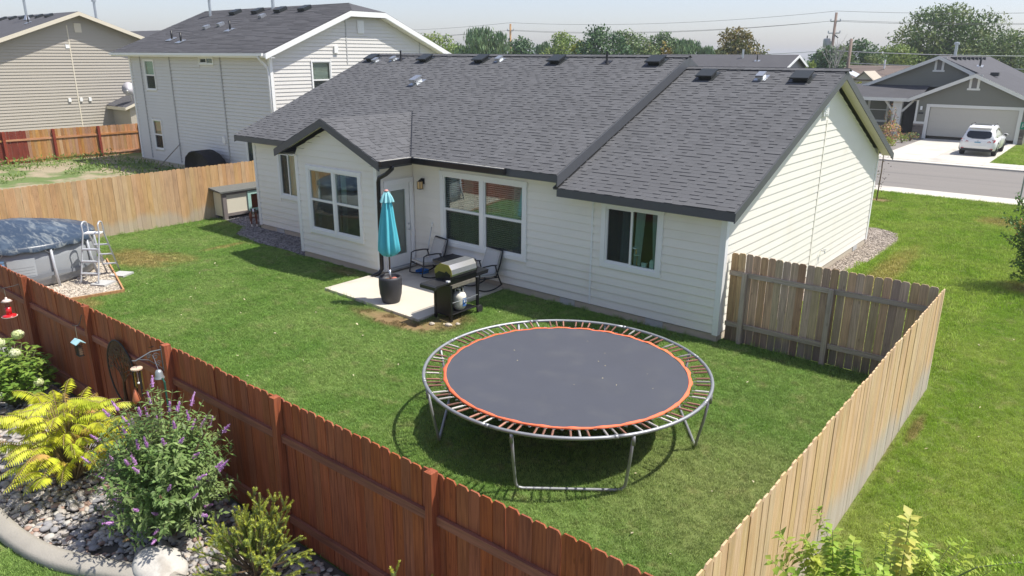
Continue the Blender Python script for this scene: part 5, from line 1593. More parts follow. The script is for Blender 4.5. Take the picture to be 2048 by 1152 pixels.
# ------------------------------------------------------------------ purple butterfly bush
M['bud_leaf'] = leafmat('butterfly_leaf', (.17, .275, .075), (.28, .37, .125), .35, .4, scale=2.2)
M['stem'] = mat('green_stem', (.17, .20, .08), .7, var=.15)
M['twig'] = mat('brown_twig', (.16, .10, .06), .8, var=.2)
M['purple'] = mat('purple_flower', (.55, .24, .58), .7, var=.2, scale=60, col2=(.70, .42, .70), c2=(.4, .6), c2scale=20, trans=.25)
M['dead_flower'] = mat('spent_flower', (.22, .14, .07), .8, var=.2)
BB = V((-2.33, -9.90, 0))
bb = thing('butterfly_bush', 'large green bush with purple flower spikes against the red fence', 'bush', BB)
st = MB(); tips = []
LP, LD_, LU = [], [], []
for i in range(560):
    a = rnd.uniform(0, 6.28)
    el = math.acos(rnd.uniform(-.55, 1.0))
    rr_ = .84 + rnd.uniform(-.30, .14)
    tip = V((math.cos(a) * math.sin(el) * rr_ * .98, math.sin(a) * math.sin(el) * rr_ * .80, .80 + math.cos(el) * rr_ * 1.12 * (1.0 if math.cos(el) > 0 else .9)))
    if tip.y > .68: tip.y = .68
    if tip.z < .10: tip.z = rnd.uniform(.1, .25)
    k0 = rnd.uniform(.25, .55)
    base = V((tip.x * k0 * .7, tip.y * k0 * .7, .15 + (tip.z - .15) * k0))
    midp = (base + tip) / 2 + V((0, 0, .06))
    pl = [base, midp, tip]
    if i % 3 == 0: st.tube([BB + V((tip.x * .05, tip.y * .05, 0)), BB + base, BB + midp, BB + tip], [.009, .007, .005, .003], 5)
    else: st.tube([BB + base, BB + midp, BB + tip], [.005, .004, .002], 4)
    nl = rnd.randint(6, 10)
    for k in range(nl):
        t = .12 + .88 * (k + rnd.random() * .5) / nl
        p = (base * (1 - t) ** 2 + midp * 2 * t * (1 - t) + tip * t * t)
        ax = (tip - base).normalized()
        side = ax.orthogonal().normalized(); side.rotate(Matrix.Rotation(rnd.uniform(0, 6.28), 3, ax))
        for sgn in (1, -1):
            d = (side * sgn + ax * .55 + V((0, 0, -.12))).normalized()
            LP.append(BB + p); LD_.append(d); LU.append(ax + V((0, 0, .7)))
    tips.append((tip, (tip - base).normalized()))
obj('stems', st, M['stem'], bb)
n = len(LP)
leafset('leaves', LP, LD_, LU, nr.uniform(.055, .105, n), nr.uniform(.022, .038, n), M['bud_leaf'], bb, .18, .15, 'stuff')
def spike(c, d, L, r, mt, name='flower_spike'):
    mb = MB(); d = d.normalized(); o1 = d.orthogonal().normalized(); o2 = d.cross(o1)
    for k in range(46):
        t = rnd.random(); rr_ = r * (1 - .72 * t) * rnd.uniform(.75, 1.1); a = rnd.uniform(0, 6.28)
        p = c + d * L * t + (o1 * math.cos(a) + o2 * math.sin(a)) * rr_; s = .0075
        q1 = V((rnd.gauss(0, 1), rnd.gauss(0, 1), rnd.gauss(0, 1))).normalized() * s; q2 = q1.orthogonal().normalized() * s
        mb.add([p - q1, p - q2, p + q1, p + q2], [(0, 1, 2, 3)])
    mb.tube([c, c + d * L * .5, c + d * L], [r * .55, r * .45, r * .1], 6)
    return obj(name, mb, mt, bb)
cand = [t for t in tips if (t[0].y < .35 or t[0].z > 1.2)]
rnd.shuffle(cand)
for tip, d in cand[:70]:
    spike(BB + tip, (d + V((0, 0, -.05)) + V((rnd.uniform(-.3, .3), rnd.uniform(-.3, .3), 0))), rnd.uniform(.10, .17), rnd.uniform(.019, .028), M['purple'])
for tip, d in cand[70:90]: spike(BB + tip, d, rnd.uniform(.07, .12), .012, M['dead_flower'], 'spent_spike')

# ------------------------------------------------------------------ golden sumac
M['gold_leaf'] = leafmat('golden_leaf', (.62, .62, .045), (.48, .55, .045), .18, .4, scale=2.5)
M['peach_leaf'] = leafmat('peach_leaf', (.52, .30, .10), (.50, .40, .06), .2, .35)
SU = V((-4.5, -10.12, 0))
su = thing('golden_sumac', 'golden yellow feathery sumac shrub beside the purple bush', 'shrub', SU)
st = MB()
for i in range(185):
    a = rnd.uniform(0, 6.28); el = rnd.uniform(.1, 1.6); R0 = rnd.uniform(.25, .72)
    c = V((math.cos(a) * math.sin(el) * R0 * 1.35, math.sin(a) * math.sin(el) * R0 * .95, .38 + math.cos(el) * R0 * 1.15))
    st.tube([SU + V((c.x * .1, c.y * .1, 0)), SU + V((c.x * .55, c.y * .55, c.z * .6)), SU + c], [.012, .009, .005], 5)
    hd = V((math.cos(a), math.sin(a), 0)); LF = rnd.uniform(.28, .42)
    up = rnd.uniform(.35, .95)
    rach = []
    for k in range(15):
        t = k / 14
        rach.append(c + hd * LF * (t * .95) + V((0, 0, LF * (up * t - .52 * t * t))))
    peach = rnd.random() < .12 and c.z < .75
    mt_ = M['peach_leaf'] if peach else M['gold_leaf']
    P1, D1, U1, L1 = [], [], [], []
    for k in range(1, 15):
        ax = (rach[k] - rach[k - 1]).normalized(); sd = ax.cross(V((0, 0, 1))).normalized()
        ll = .105 * math.sin(math.pi * (.12 + .8 * k / 14)) + .02
        for sgn in (1, -1):
            P1.append(SU + rach[k]); D1.append(sd * sgn + ax * .45 + V((0, 0, -.42 - .3 * rnd.random()))); U1.append(V((0, 0, 1)) + sd * sgn * .6); L1.append(ll * rnd.uniform(.85, 1.15))
    P1.append(SU + rach[-1]); D1.append(rach[-1] - rach[-2]); U1.append(V((0, 0, 1))); L1.append(.06)
    leafset('frond', P1, D1, U1, L1, np.array(L1) * .22, mt_, su, .12, .2)
    st.tube([SU + p for p in rach[::3]] + [SU + rach[-1]], .0035, 4)
obj('stems', st, mat('sumac_stem', (.30, .22, .09), .7, var=.2), su)

# ------------------------------------------------------------------ hydrangea
M['hyd_leaf'] = leafmat('hydrangea_leaf', (.17, .29, .045), (.28, .38, .07), .3, .4, scale=3)
M['hyd_flower'] = mat('hydrangea_flower', (.60, .66, .30), .7, var=.15, scale=25, col2=(.74, .76, .50), c2=(.4, .6), c2scale=5, trans=.25)
HY = V((-7.55, -9.78, 0))
hy = thing('hydrangea', 'green hydrangea with pale lime flower heads at the fence', 'shrub', HY)
st = MB(); LP, LD_, LU = [], [], []
for i in range(120):
    a = rnd.uniform(0, 6.28); el = math.acos(rnd.uniform(-.1, 1))
    tip = V((math.cos(a) * math.sin(el) * .82, math.sin(a) * math.sin(el) * .55, .45 + math.cos(el) * .62))
    st.tube([HY + V((tip.x * .1, tip.y * .1, 0)), HY + tip * .6, HY + tip], [.008, .006, .004], 4)
    for k in range(5):
        p = tip * (.62 + .38 * k / 4); ang = rnd.uniform(0, 6.28)
        for s in (0, math.pi):
            d = V((math.cos(ang + s), math.sin(ang + s), .1)); LP.append(HY + p); LD_.append(d); LU.append(V((0, 0, 1)) + tip.normalized() * .5)
n = len(LP)
leafset('leaves', LP, LD_, LU, nr.uniform(.09, .15, n), nr.uniform(.05, .085, n), M['hyd_leaf'], hy, .12, .2, 'stuff')
obj('stems', st, M['stem'], hy)
def flower_head(c, r, parent, mt):
    mb = MB()
    for k in range(70):
        u_ = V((rnd.gauss(0, 1), rnd.gauss(0, 1), rnd.gauss(0, 1) + .3)).normalized(); p = c + V((u_.x * r, u_.y * r, u_.z * r * .85)); s = r * .24
        q1 = u_.orthogonal().normalized() * s; q1.rotate(Matrix.Rotation(rnd.uniform(0, 6.28), 3, u_)); q2 = u_.cross(q1)
        mb.add([p - q1, p - q2, p + q1, p + q2], [(0, 1, 2, 3)])
    mb.ball(c, r * .85, r * .85, r * .75, 8, 6)
    return obj('flower_head', mb, mt, parent)
for (x, y, z, r) in ((-.35, -.2, 1.08, .10), (.15, -.1, 1.12, .09), (.45, .0, 1.0, .085), (-.05, -.45, .82, .10), (.35, -.45, .62, .09), (-.3, -.5, .62, .11), (.12, -.58, .50, .10), (.55, -.35, .42, .085), (-.55, -.4, .85, .1), (-.65, -.1, 1.0, .11), (.28, -.6, .30, .08), (-.1, -.62, .32, .09), (.75, .15, .55, .07), (.05, .2, 1.15, .09)):
    flower_head(HY + V((x, y, z)), r, hy, M['hyd_flower'])

# ------------------------------------------------------------------ low spruce
M['needle'] = leafmat('spruce_needle', (.24, .31, .12), (.36, .41, .12), .35, .3, scale=4)
M['needle_tip'] = leafmat('spruce_needle_tip', (.52, .54, .07), (.36, .44, .08), .3, .35, scale=6)
def spruce(label, base, sprays, size, seed):
    r_ = random.Random(seed)
    t_ = thing('dwarf_spruce', label, 'spruce', base)
    bk = MB()
    for i in range(sprays):
        a = r_.uniform(0, 6.28); el = r_.uniform(.1, 1.45); R0 = size * r_.uniform(.45, 1.0)
        s = V((0, 0, .1 + .25 * r_.random())); e = V((math.cos(a) * math.sin(el) * R0, math.sin(a) * math.sin(el) * R0 * .8, .15 + math.cos(el) * R0 * 1.12))
        e.y = min(e.y, -9.15 - base.y)
        bk.tube([base + s, base + (s + e) / 2 + V((0, 0, -.02)), base + e], [.012, .008, .004], 5)
        ax = (e - s).normalized()
        P1, D1, U1, P2, D2, U2 = [], [], [], [], [], []
        shoots = [(s.lerp(e, .55), e + ax * .03)]
        for k in range(r_.randint(3, 5)):
            b0 = s.lerp(e, r_.uniform(.55, .95)); o1 = ax.orthogonal().normalized(); o1.rotate(Matrix.Rotation(r_.uniform(0, 6.28), 3, ax))
            shoots.append((b0, b0 + (o1 * .75 + ax * .75 + V((0, 0, .25))).normalized() * r_.uniform(.08, .16) * (size / .7) ** .3))
        for (b0, b1) in shoots:
            d = (b1 - b0); Ls = d.length; d.normalize(); nn = int(Ls / .0011)
            for k in range(nn):
                t = r_.random(); o1 = d.orthogonal().normalized(); o1.rotate(Matrix.Rotation(r_.uniform(0, 6.28), 3, d))
                new = t > .45 and len(shoots) and r_.random() < .8
                (P2 if new else P1).append(base + b0 + d * Ls * t); (D2 if new else D1).append(o1 + d * .9); (U2 if new else U1).append(d)
        if P1: leafset('needle_spray', P1, D1, U1, nr.uniform(.02, .032, len(P1)), .0055, M['needle'], t_, 0, 0, 'stuff')
        if P2: leafset('needle_tip', P2, D2, U2, nr.uniform(.019, .03, len(P2)), .006, M['needle_tip'], t_, 0, 0, 'stuff')
    obj('branches', bk, M['twig'], t_)
spruce('yellow green dwarf spruce in the stones at the foot of the red fence', V((-.62, -9.85, 0)), 95, .9, 5)
spruce('single spruce shoot poking up alone by the red fence bottom', V((1.14, -9.36, 0)), 16, .75, 6)

# ------------------------------------------------------------------ hanging things on the red fence
M['iron'] = mat('wrought_iron', (.03, .028, .027), .55, metal=.3, var=.2)
M['verdigris'] = mat('grey_ironwork', (.10, .11, .115), .5, metal=.4, var=.2)
o = obj('feeder_hook', MB().tube([(-8.36, -9.17, 1.62), (-8.36, -9.18, 1.72), (-8.36, -9.25, 1.705), (-8.36, -9.42, 1.70), (-8.36, -9.45, 1.72)], .006, 6), M['iron']); tag(o, 'thin black hook on the fence post carrying the red feeder', 'hook')
hf = thing('hummingbird_feeder', 'red hummingbird feeder with pale cap hanging from the fence hook', 'bird feeder', (-8.36, -9.40, 1.2))
hc = (-8.36, -9.40, 0)
M['clear'] = glass('clear_plastic', (.92, .88, .86), .6); M['redliq'] = mat('red_nectar', (.62, .02, .025), .25, var=.05); M['cap_pale'] = mat('pale_cap', (.70, .55, .48), .4, var=.05)
obj('chain', MB().tube([(hc[0], hc[1], 1.70), (hc[0], hc[1], 1.53)], .003, 4), M['galv'], hf)
obj('cap', MB().lathe([(.085, 1.47), (.05, 1.50), (.02, 1.51), (.015, 1.54), (0, 1.545)], hc, 20), M['cap_pale'], hf, True)
obj('bottle', MB().lathe([(.042, 1.24), (.042, 1.47)], hc, 18), M['clear'], hf, True)
obj('nectar', MB().lathe([(.0435, 1.24), (.0435, 1.37), (0, 1.37)], hc, 18), M['redliq'], hf, True)
obj('base', MB().lathe([(0, 1.205), (.08, 1.205), (.105, 1.22), (.10, 1.232), (.05, 1.245), (0, 1.245)], hc, 24), M['redliq'], hf, True)
obj('tray', MB().lathe([(.10, 1.202), (.115, 1.218), (.118, 1.216), (.10, 1.198)], hc, 24), M['cap_pale'], hf, True)
o = obj('curved_hook', MB().tube([(-5.95, -9.17, 1.72), (-5.95, -9.19, 1.66), (-5.95, -9.21, 1.60), (-5.95, -9.24, 1.575), (-5.95, -9.28, 1.575), (-5.95, -9.32, 1.60)], .006, 6), M['iron']); tag(o, 'curved black hook on the fence post above the caged feeder', 'hook')
sx_, sy_ = -5.95, -9.28
sf_ = thing('suet_feeder', 'small cage bird feeder with pale blue roof hanging on the fence', 'bird feeder', (sx_, sy_, 1.1))
M['blueroof'] = mat('pale_blue_roof', (.38, .62, .66), .5, var=.05)
obj('wire', MB().tube([(sx_, sy_, 1.57), (sx_, sy_, 1.36)], .003, 4), M['galv'], sf_)
obj('roof', MB().prism([(sy_ - .07, 1.305), (sy_, 1.35), (sy_ + .07, 1.305), (sy_ + .07, 1.315), (sy_, 1.365), (sy_ - .07, 1.315)], 'x', sx_ - .095, sx_ + .095), M['blueroof'], sf_)
mb = MB()
for i in range(6):
    mb.box(sx_ - .06, sx_ + .06, sy_ - .035, sy_ - .031, 1.12 + i * .034, 1.124 + i * .034); mb.box(sx_ - .06 + i * .022, sx_ - .056 + i * .022, sy_ - .037, sy_ - .033, 1.12, 1.30)
    mb.box(sx_ - .06, sx_ + .06, sy_ + .031, sy_ + .035, 1.12 + i * .034, 1.124 + i * .034); mb.box(sx_ + .058, sx_ + .062, sy_ - .035, sy_ + .035, 1.12 + i * .034, 1.124 + i * .034)
mb.box(sx_ - .062, sx_ + .062, sy_ - .037, sy_ + .037, 1.11, 1.12)
obj('cage', mb, M['iron'], sf_)
obj('suet', MB().box(sx_ - .05, sx_ + .05, sy_ - .02, sy_ + .02, 1.125, 1.26), mat('suet_cake', (.20, .13, .08), .8, var=.3, scale=40), sf_)
# oval tree of life plaque
ov = thing('wall_plaque', 'oval bronze openwork tree plaque hung on the red fence boards', 'plaque', (-5.02, -9.09, .6))
M['bronze'] = mat('bronze_plaque', (.10, .055, .035), .5, metal=.4, var=.25, scale=12)
oc_ = lambda a, k=1.0: (-5.02 + .43 * k * math.cos(a), -9.105, 1.02 + .50 * k * math.sin(a))
obj('rim', MB().tube([oc_(2 * math.pi * k / 48) for k in range(48)], .012, 7, True), M['iron'], ov, True)
mb = MB()
mb.tube([(-5.02, -9.10, .54), (-5.03, -9.10, .75), (-5.0, -9.10, .95)], [.03, .022, .018], 7)
r_ = random.Random(8)
def branch(p, a, L, w, d):
    q = (p[0] + math.cos(a) * L, -9.10, p[2] + math.sin(a) * L)
    if ((q[0] + 5.02) / .42) ** 2 + ((q[2] - 1.02) / .49) ** 2 > 1: return
    mb.tube([p, ((p[0] + q[0]) / 2 + .01, -9.103, (p[2] + q[2]) / 2), q], [w, w * .8, w * .65], 5)
    if d < 5:
        for s in (-1, 1): branch(q, a + s * r_.uniform(.25, .75), L * r_.uniform(.7, .9), w * .7, d + 1)
    if d > 1:
        for k in range(3):
            u_ = r_.uniform(0, 6.28); lx, lz = q[0] + .03 * math.cos(u_), q[2] + .03 * math.sin(u_)
            mb.add([(q[0], -9.106, q[2]), (lx + .014, -9.108, lz - .014), (lx + .02 * math.cos(u_), -9.104, lz + .02 * math.sin(u_)), (lx - .014, -9.108, lz + .014)], [(0, 1, 2, 3)])
for a in (2.3, 1.9, 1.57, 1.2, .8): branch((-5.0, -9.10, .9), a, .17, .013, 0)
for a in (3.6, 4.0, 5.4, 5.8): branch((-5.02, -9.10, .62), a, .1, .01, 3)
obj('tree_relief', mb, M['bronze'], ov)
# scroll bracket, wind chime, bell
bk = thing('scroll_bracket', 'grey scrolled iron bracket on the third fence post', 'bracket', (-3.56, -9.16, 1.5))
mb = MB()
mb.tube([(-3.56, -9.17, 1.50), (-3.56, -9.17, 1.83)], .008, 6); mb.tube([(-3.56, -9.17, 1.79), (-3.56, -9.3, 1.80), (-3.56, -9.50, 1.74), (-3.56, -9.54, 1.755)], .009, 6)
mb.tube([(-3.56, -9.17, 1.52), (-3.56, -9.24, 1.60), (-3.56, -9.34, 1.70), (-3.56, -9.46, 1.745)], .006, 6)
for cy, cz, r in ((-9.25, 1.72, .05), (-9.22, 1.62, .035), (-9.33, 1.745, .03)):
    mb.tube([(-3.56, cy + (r * (1 - k / 18)) * math.cos(k * .6), cz + (r * (1 - k / 18)) * math.sin(k * .6)) for k in range(16)], .005, 5)
mb.add([(-3.56, -9.24, 1.86), (-3.53, -9.28, 1.88), (-3.56, -9.33, 1.86), (-3.59, -9.28, 1.84)], [(0, 1, 2, 3)])
obj('scrollwork', mb, M['verdigris'], bk)
wc = thing('wind_chime', 'wind chime with pale wooden disc and brass tubes below the scroll bracket', 'wind chime', (-3.56, -9.50, 1.2))
obj('cord', MB().tube([(-3.56, -9.50, 1.74), (-3.56, -9.50, 1.64)], .003, 4), M['iron'], wc)
obj('disc', MB().lathe([(0, 1.63), (.07, 1.63), (.07, 1.645), (0, 1.645)], (-3.56, -9.50, 0), 20), mat('chime_wood', (.66, .48, .34), .5, var=.08), wc)
M['brass'] = mat('brass', (.42, .27, .09), .3, metal=.8, var=.1)
for k in range(6):
    a = k * math.pi / 3; x, y = -3.56 + .05 * math.cos(a), -9.50 + .05 * math.sin(a)
    obj('chime_tube', MB().tube([(x, y, 1.60 - .0), (x, y, 1.27 + .03 * k)], .009, 8), M['brass'] if k % 2 else M['iron'], wc)
obj('clapper', MB().tube([(-3.56, -9.5, 1.63), (-3.56, -9.5, 1.42)], .002, 4).ball((-3.56, -9.5, 1.44), .018, .018, .012, 8, 5), M['white_trim'], wc)
bl = thing('garden_bell', 'small grey metal bell hanging under the scroll bracket', 'bell', (-3.35, -9.35, 1.5))
obj('bell_body', MB().lathe([(.062, 1.50), (.06, 1.505), (.048, 1.535), (.043, 1.58), (.03, 1.605), (.008, 1.613), (0, 1.615)], (-3.28, -9.36, .04), 18), mat('zinc', (.34, .36, .36), .45, metal=.5, var=.2, scale=20), bl, True)
obj('bell_wire', MB().tube([(-3.28, -9.36, 1.65), (-3.40, -9.33, 1.72), (-3.56, -9.28, 1.75)], .003, 4), M['galv'], bl)
# green garden stake with hooked top in the bush
o = obj('garden_stake', MB().tube([(-2.58, -9.62, 0), (-2.58, -9.62, 1.78), (-2.60, -9.63, 1.83)], .012, 8), mat('green_stake', (.015, .085, .055), .5, var=.1)); tag(o, 'dark green metal garden stake standing in the purple bush', 'stake')
fh = thing('figurine', 'small terracotta figurine on a stick between golden shrub and purple bush', 'ornament', (-3.6, -9.55, 0))
obj('stick', MB().tube([(-3.58, -9.55, 0), (-3.58, -9.55, 1.2)], .008, 6), M['iron'], fh)
obj('figure', MB().lathe([(.035, 1.18), (.05, 1.22), (.03, 1.30), (.012, 1.36), (0, 1.37)], (-3.58, -9.55, 0), 10), mat('terracotta', (.55, .17, .08), .6, var=.1), fh, True)
sl = thing('solar_light', 'small dark solar stake light among stones left of the golden shrub', 'garden light', (-6.75, -10.2, 0))
obj('stake', MB().tube([(-6.75, -10.2, 0), (-6.75, -10.2, .22)], .012, 7), M['iron'], sl)
obj('lamp_cap', MB().lathe([(.01, .18), (.045, .26), (.075, .27), (.075, .285), (0, .29)], (-6.75, -10.2, 0), 14), M['iron'], sl, True)

# ------------------------------------------------------------------ tall shrub outside the tan fence, near the camera
M['lilac_leaf'] = leafmat('honeysuckle_leaf', (.32, .47, .07), (.50, .55, .11), .28, .45, scale=3.5)
M['yellow_leaf'] = leafmat('yellowing_leaf', (.62, .58, .14), (.50, .56, .14), .18, .45, scale=6)
SB = V((4.78, -8.0, 0))
sb = thing('leafy_shrub', 'tall yellow green leafy shrub with arching stems outside the tan fence', 'shrub', SB)
def stem_leaves(pts, r0, mt, ls, n_, seed, w=.62):
    r_ = random.Random(seed)
    q = obj('stem', MB().tube([SB + V(p) for p in pts], [r0 * (.8 - .62 * i / (len(pts) - 1)) for i in range(len(pts))], 6), M['stem'], sb)
    P1, D1, U1, L1 = [], [], [], []
    N = len(pts) - 1
    for k in range(n_):
        t = .2 + .8 * (k + 1) / n_; i = min(int(t * N), N - 1); f = t * N - i
        a, b = V(pts[i]), V(pts[i + 1]); p = a.lerp(b, f); ax = (b - a).normalized()
        o1 = ax.orthogonal().normalized(); o1.rotate(Matrix.Rotation(k * 1.57 + r_.uniform(-.4, .4), 3, ax))
        for s in (1, -1):
            P1.append(SB + p + o1 * s * .006); D1.append(o1 * s + ax * (.25 + .6 * (t > .93)) + V((0, 0, -.25 + r_.uniform(-.2, .2)))); U1.append(ax + V((0, 0, .4))); L1.append(ls * (1.05 - .32 * t) * r_.uniform(.8, 1.15))
    leafset('leaf_spray', P1, D1, U1, L1, np.array(L1) * w, mt, sb, .14, .22, 'stuff')
r3 = random.Random(21)
arch_ = [(.0, 0, 0), (.10, .1, 1.3), (.28, .15, 1.80), (.48, .2, 2.03), (.70, .3, 2.12), (.92, .45, 2.10), (1.1, .6, 2.0)]
stem_leaves(arch_, .012, M['lilac_leaf'], .075, 84, 1)
stem_leaves([(0.0, 0, 0), (.05, .02, 1.0), (.06, .03, 1.7), (.05, .03, 2.34)], .012, M['yellow_leaf'], .115, 56, 2, .82)
for i in range(95):
    a = r3.uniform(0, 6.28); R0 = r3.uniform(.1, .95); h = r3.uniform(1.62, 2.05) - R0 * .18
    e = (math.cos(a) * R0 + .12, math.sin(a) * R0 * .9, h)
    stem_leaves([(e[0] * .1, e[1] * .1, 0), (e[0] * .35, e[1] * .35, h * .55), (e[0] * .75, e[1] * .75, h * .9), e], .009, M['lilac_leaf'], r3.uniform(.075, .105), r3.randint(22, 30), 10 + i, .74)
for x, y, h in ((-.45, .1, 1.97), (-.55, -.05, 1.85), (-.30, .15, 1.9), (-.5, .25, 1.75), (.45, .1, 1.9)):
    stem_leaves([(x * .1, y * .1, 0), (x * .5, y * .5, 1.2), (x * .9, y, 1.65), (x, y, h)], .009, M['lilac_leaf'], .10, 34, int(100 + 10 * x), .72)
# orange tipped shrub on the side lawn
M['dark_leaf'] = leafmat('dark_shrub_leaf', (.075, .15, .04), (.15, .24, .05), .3, .3, scale=3)
M['orange_leaf'] = leafmat('orange_new_leaf', (.58, .25, .09), (.45, .36, .06), .2, .35, scale=5)
OB = V((4.5, 8.3, 0))
ob = thing('orange_tipped_shrub', 'tall dark green shrub with orange young leaves on the side lawn', 'shrub', OB)
st = MB(); LP, LD_, LU, OP, OD, OU = [], [], [], [], [], []
for i in range(130):
    a = rnd.uniform(0, 6.28); z = rnd.uniform(.15, 2.35); R0 = (.38 + .42 * math.sin(min(z / 2.3, 1) * 2.6)) * rnd.uniform(.5, 1.15)
    tip = V((math.cos(a) * R0, math.sin(a) * R0, z + .1)); s0 = V((0, 0, z * .6))
    st.tube([OB + s0, OB + (s0 + tip) / 2, OB + tip], [.012, .007, .004], 4)
    org = z > 1.1 and rnd.random() < .16
    for k in range(34):
        p = s0.lerp(tip, rnd.uniform(.35, 1.05)) + V((rnd.gauss(0, .05), rnd.gauss(0, .05), rnd.gauss(0, .05))); d = rdir(1, .2)[0]
        if org and k < 12: OP.append(OB + tip + V((rnd.gauss(0, .06), rnd.gauss(0, .06), rnd.gauss(0, .07)))); OD.append(d); OU.append(rdir(1, 1)[0])
        else: LP.append(OB + p); LD_.append(d); LU.append(rdir(1, 1)[0])
st.tube([OB, OB + V((.02, 0, 1.2)), OB + V((0, .03, 2.2))], [.03, .022, .01], 6)
leafset('leaves', LP, LD_, LU, nr.uniform(.07, .12, len(LP)), nr.uniform(.04, .06, len(LP)), M['dark_leaf'], ob, .15, .2, 'stuff')
leafset('orange_tips', OP, OD, OU, nr.uniform(.07, .11, len(OP)), nr.uniform(.035, .05, len(OP)), M['orange_leaf'], ob, .15, .2, 'stuff')
obj('stems', st, M['twig'], ob)
# sapling at the front corner
SG = V((-1.66, 18.6, 0))
sg = thing('sapling', 'thin young tree in a mulch ring at the front house corner', 'sapling', SG)
obj('trunk', MB().tube([SG, SG + V((.02, 0, 1.2)), SG + V((-.02, 0, 2.5))], [.028, .022, .010], 7), M['twig'], sg)
LP = []
for k in range(150): LP.append(SG + V((rnd.gauss(0, .12), rnd.gauss(0, .12), rnd.uniform(.3, 2.6))))
leafset('leaves', LP, rdir(150), rdir(150), nr.uniform(.05, .09, 150), .035, mat('plum_leaf', (.10, .06, .06), .6, isl=.4, col2=(.12, .15, .04), c2=(.5, .6)), sg, .1, .1, 'stuff')

# fallen leaves and clippings on the lawns
lp = [(rnd.uniform(-14, 3.4), rnd.uniform(-8.8, -.8), .04) for _ in range(130)] + [(rnd.uniform(3.9, 9), rnd.uniform(-8, 18), .04) for _ in range(130)]
lp = np.array([p for p in lp if not (-8.8 < p[0] < -5.3 and p[1] > -3)])
leafset('fallen_leaves', lp, rdir(len(lp)) * np.array([1, 1, .2]), rdir(len(lp), 2.0), nr.uniform(.03, .07, len(lp)), nr.uniform(.02, .035, len(lp)), mat('dry_leaf', (.50, .44, .28), .8, isl=.4), None, .1, .2, 'stuff')
lp = [(TX + math.cos(a) * r, TY + math.sin(a) * r, TZ - .03) for a, r in [(rnd.uniform(0, 6.28), 1.6 * rnd.random() ** .5) for _ in range(16)]]
leafset('leaf_scraps', lp, rdir(16) * np.array([1, 1, .1]), rdir(16, 3.0), nr.uniform(.015, .035, 16), .014, M['dry_leaf'] if 'dry_leaf' in M else bpy.data.materials['dry_leaf'], None, .1, .1, 'stuff')
# ------------------------------------------------------------------ neighbour's white two storey house
M['vinyl_side'] = mat('pale_vinyl_siding', (.63, .61, .57), .5, var=.04, scale=1.0)
M['side_seam'] = mat('siding_seam', (.42, .42, .41), .6)
M['roof2'] = M['shingle_far']
h2 = thing('two_storey_house', 'pale two storey house with clipped gable left of the white house', 'house', (-28, 10, 0))
NX0, NX1, NY0, NY1, NZ = -34.0, -21.9, 5.0, 15.0, 5.42
HA = (-32.55, -31.55, 3.66, 5.12); HB = (-32.45, -31.55, .78, 2.28); HC = (-27.35, -26.15, 4.93, 5.28); HD = (-24.2, -22.6, .2, 2.1)
W2 = (7.0, 8.05, 3.55, 5.15)
mb = MB()
wall_core(mb, 'y', NY0 + .03, NY0 + .15, NX0, NX1, .25, NZ, [HA, HB, HC, HD])
wall_core(mb, 'x', NX1 - .15, NX1 - .03, NY0 + .15, NY1, .25, NZ, [W2])
mb.box(NX0, NX0 + .12, NY0 + .15, NY1, .25, NZ); mb.box(NX0 + .12, NX1 - .15, NY1 - .12, NY1, .25, NZ)
gp = [(NY0 + .1, NZ), (NY1 - .1, NZ), (11.0, 7.05), (9.0, 7.05)]
mb.prism(gp, 'x', NX1 - .15, NX1 - .03); mb.prism(gp, 'x', NX0, NX0 + .1)
w2 = obj('wall', mb, M['vinyl_side'], h2)
sm = MB()
siding(None, 'y', NY0 + .03, -1, NX0 + .03, NX1 - .03, .25, NZ, .152, [HA, HB, HC, HD], None, joined=sm)
siding(None, 'x', NX1 - .03, 1, NY0 + .03, NY1 - .03, .25, 7.05, .152, [W2], None, gable=lambda z: (NY0 - 5 if z < NZ else 5.0 + (z - NZ) * 2.42, NY1 + 5 if z < NZ else 15.0 - (z - NZ) * 2.42), joined=sm)
for i, p in enumerate(sm.v):
    if p[1] < NY0 + .03 + 1e-6: sm.v[i] = (p[0], NY0 + .03 + (p[1] - NY0 - .03) * 1.7, p[2])
obj('siding', sm, M['vinyl_side'], w2, kind='stuff')
for x in (-32.9, -30.0, -25.6): obj('seam', MB().box(x - .025, x + .025, NY0 - .03, NY0 + .02, .3, NZ - .1), M['side_seam'], h2)
obj('seam', MB().box(NX1 - .02, NX1 + .002, 8.95, 9.0, 5.0, 7.0), M['side_seam'], h2); obj('seam', MB().box(NX1 - .02, NX1 + .002, 13.4, 13.45, 5.0, 6.0), M['side_seam'], h2)
obj('foundation', MB().box(NX0 + .03, NX1 - .05, NY0 + .06, NY1 - .03, -.2, .25), M['foundation'], h2)
obj('corner_board', MB().box(NX1 - .10, NX1 + .035, NY0 - .03, NY0 + .10, .25, NZ), M['white_trim'], h2); obj('corner_board', MB().box(NX0 - .02, NX0 + .10, NY0 - .03, NY0 + .10, .25, NZ), M['white_trim'], h2)
NS = .405
ze, zt = NZ + .05, NZ + .05 + NS * 5.4
rfm = MB(); oy = .4
NXL, NXR = NX0 - 1.0, NX1 + .35
RZ = NZ + .02 + .405 * 5.4
slab(rfm, [(NXL, NY0 - oy, NZ + .02), (NXR, NY0 - oy, NZ + .02), (NXR, 9.0, NZ + .02 + .405 * 4.4), (NXR - 1.35, 10.0, RZ), (NXL, 10.0, RZ)], .06)
slab(rfm, [(NXL, NY1 + oy, NZ + .02), (NXL, 10.0, RZ), (NXR - 1.35, 10.0, RZ), (NXR, 11.0, NZ + .02 + .405 * 4.4), (NXR, NY1 + oy, NZ + .02)], .06)
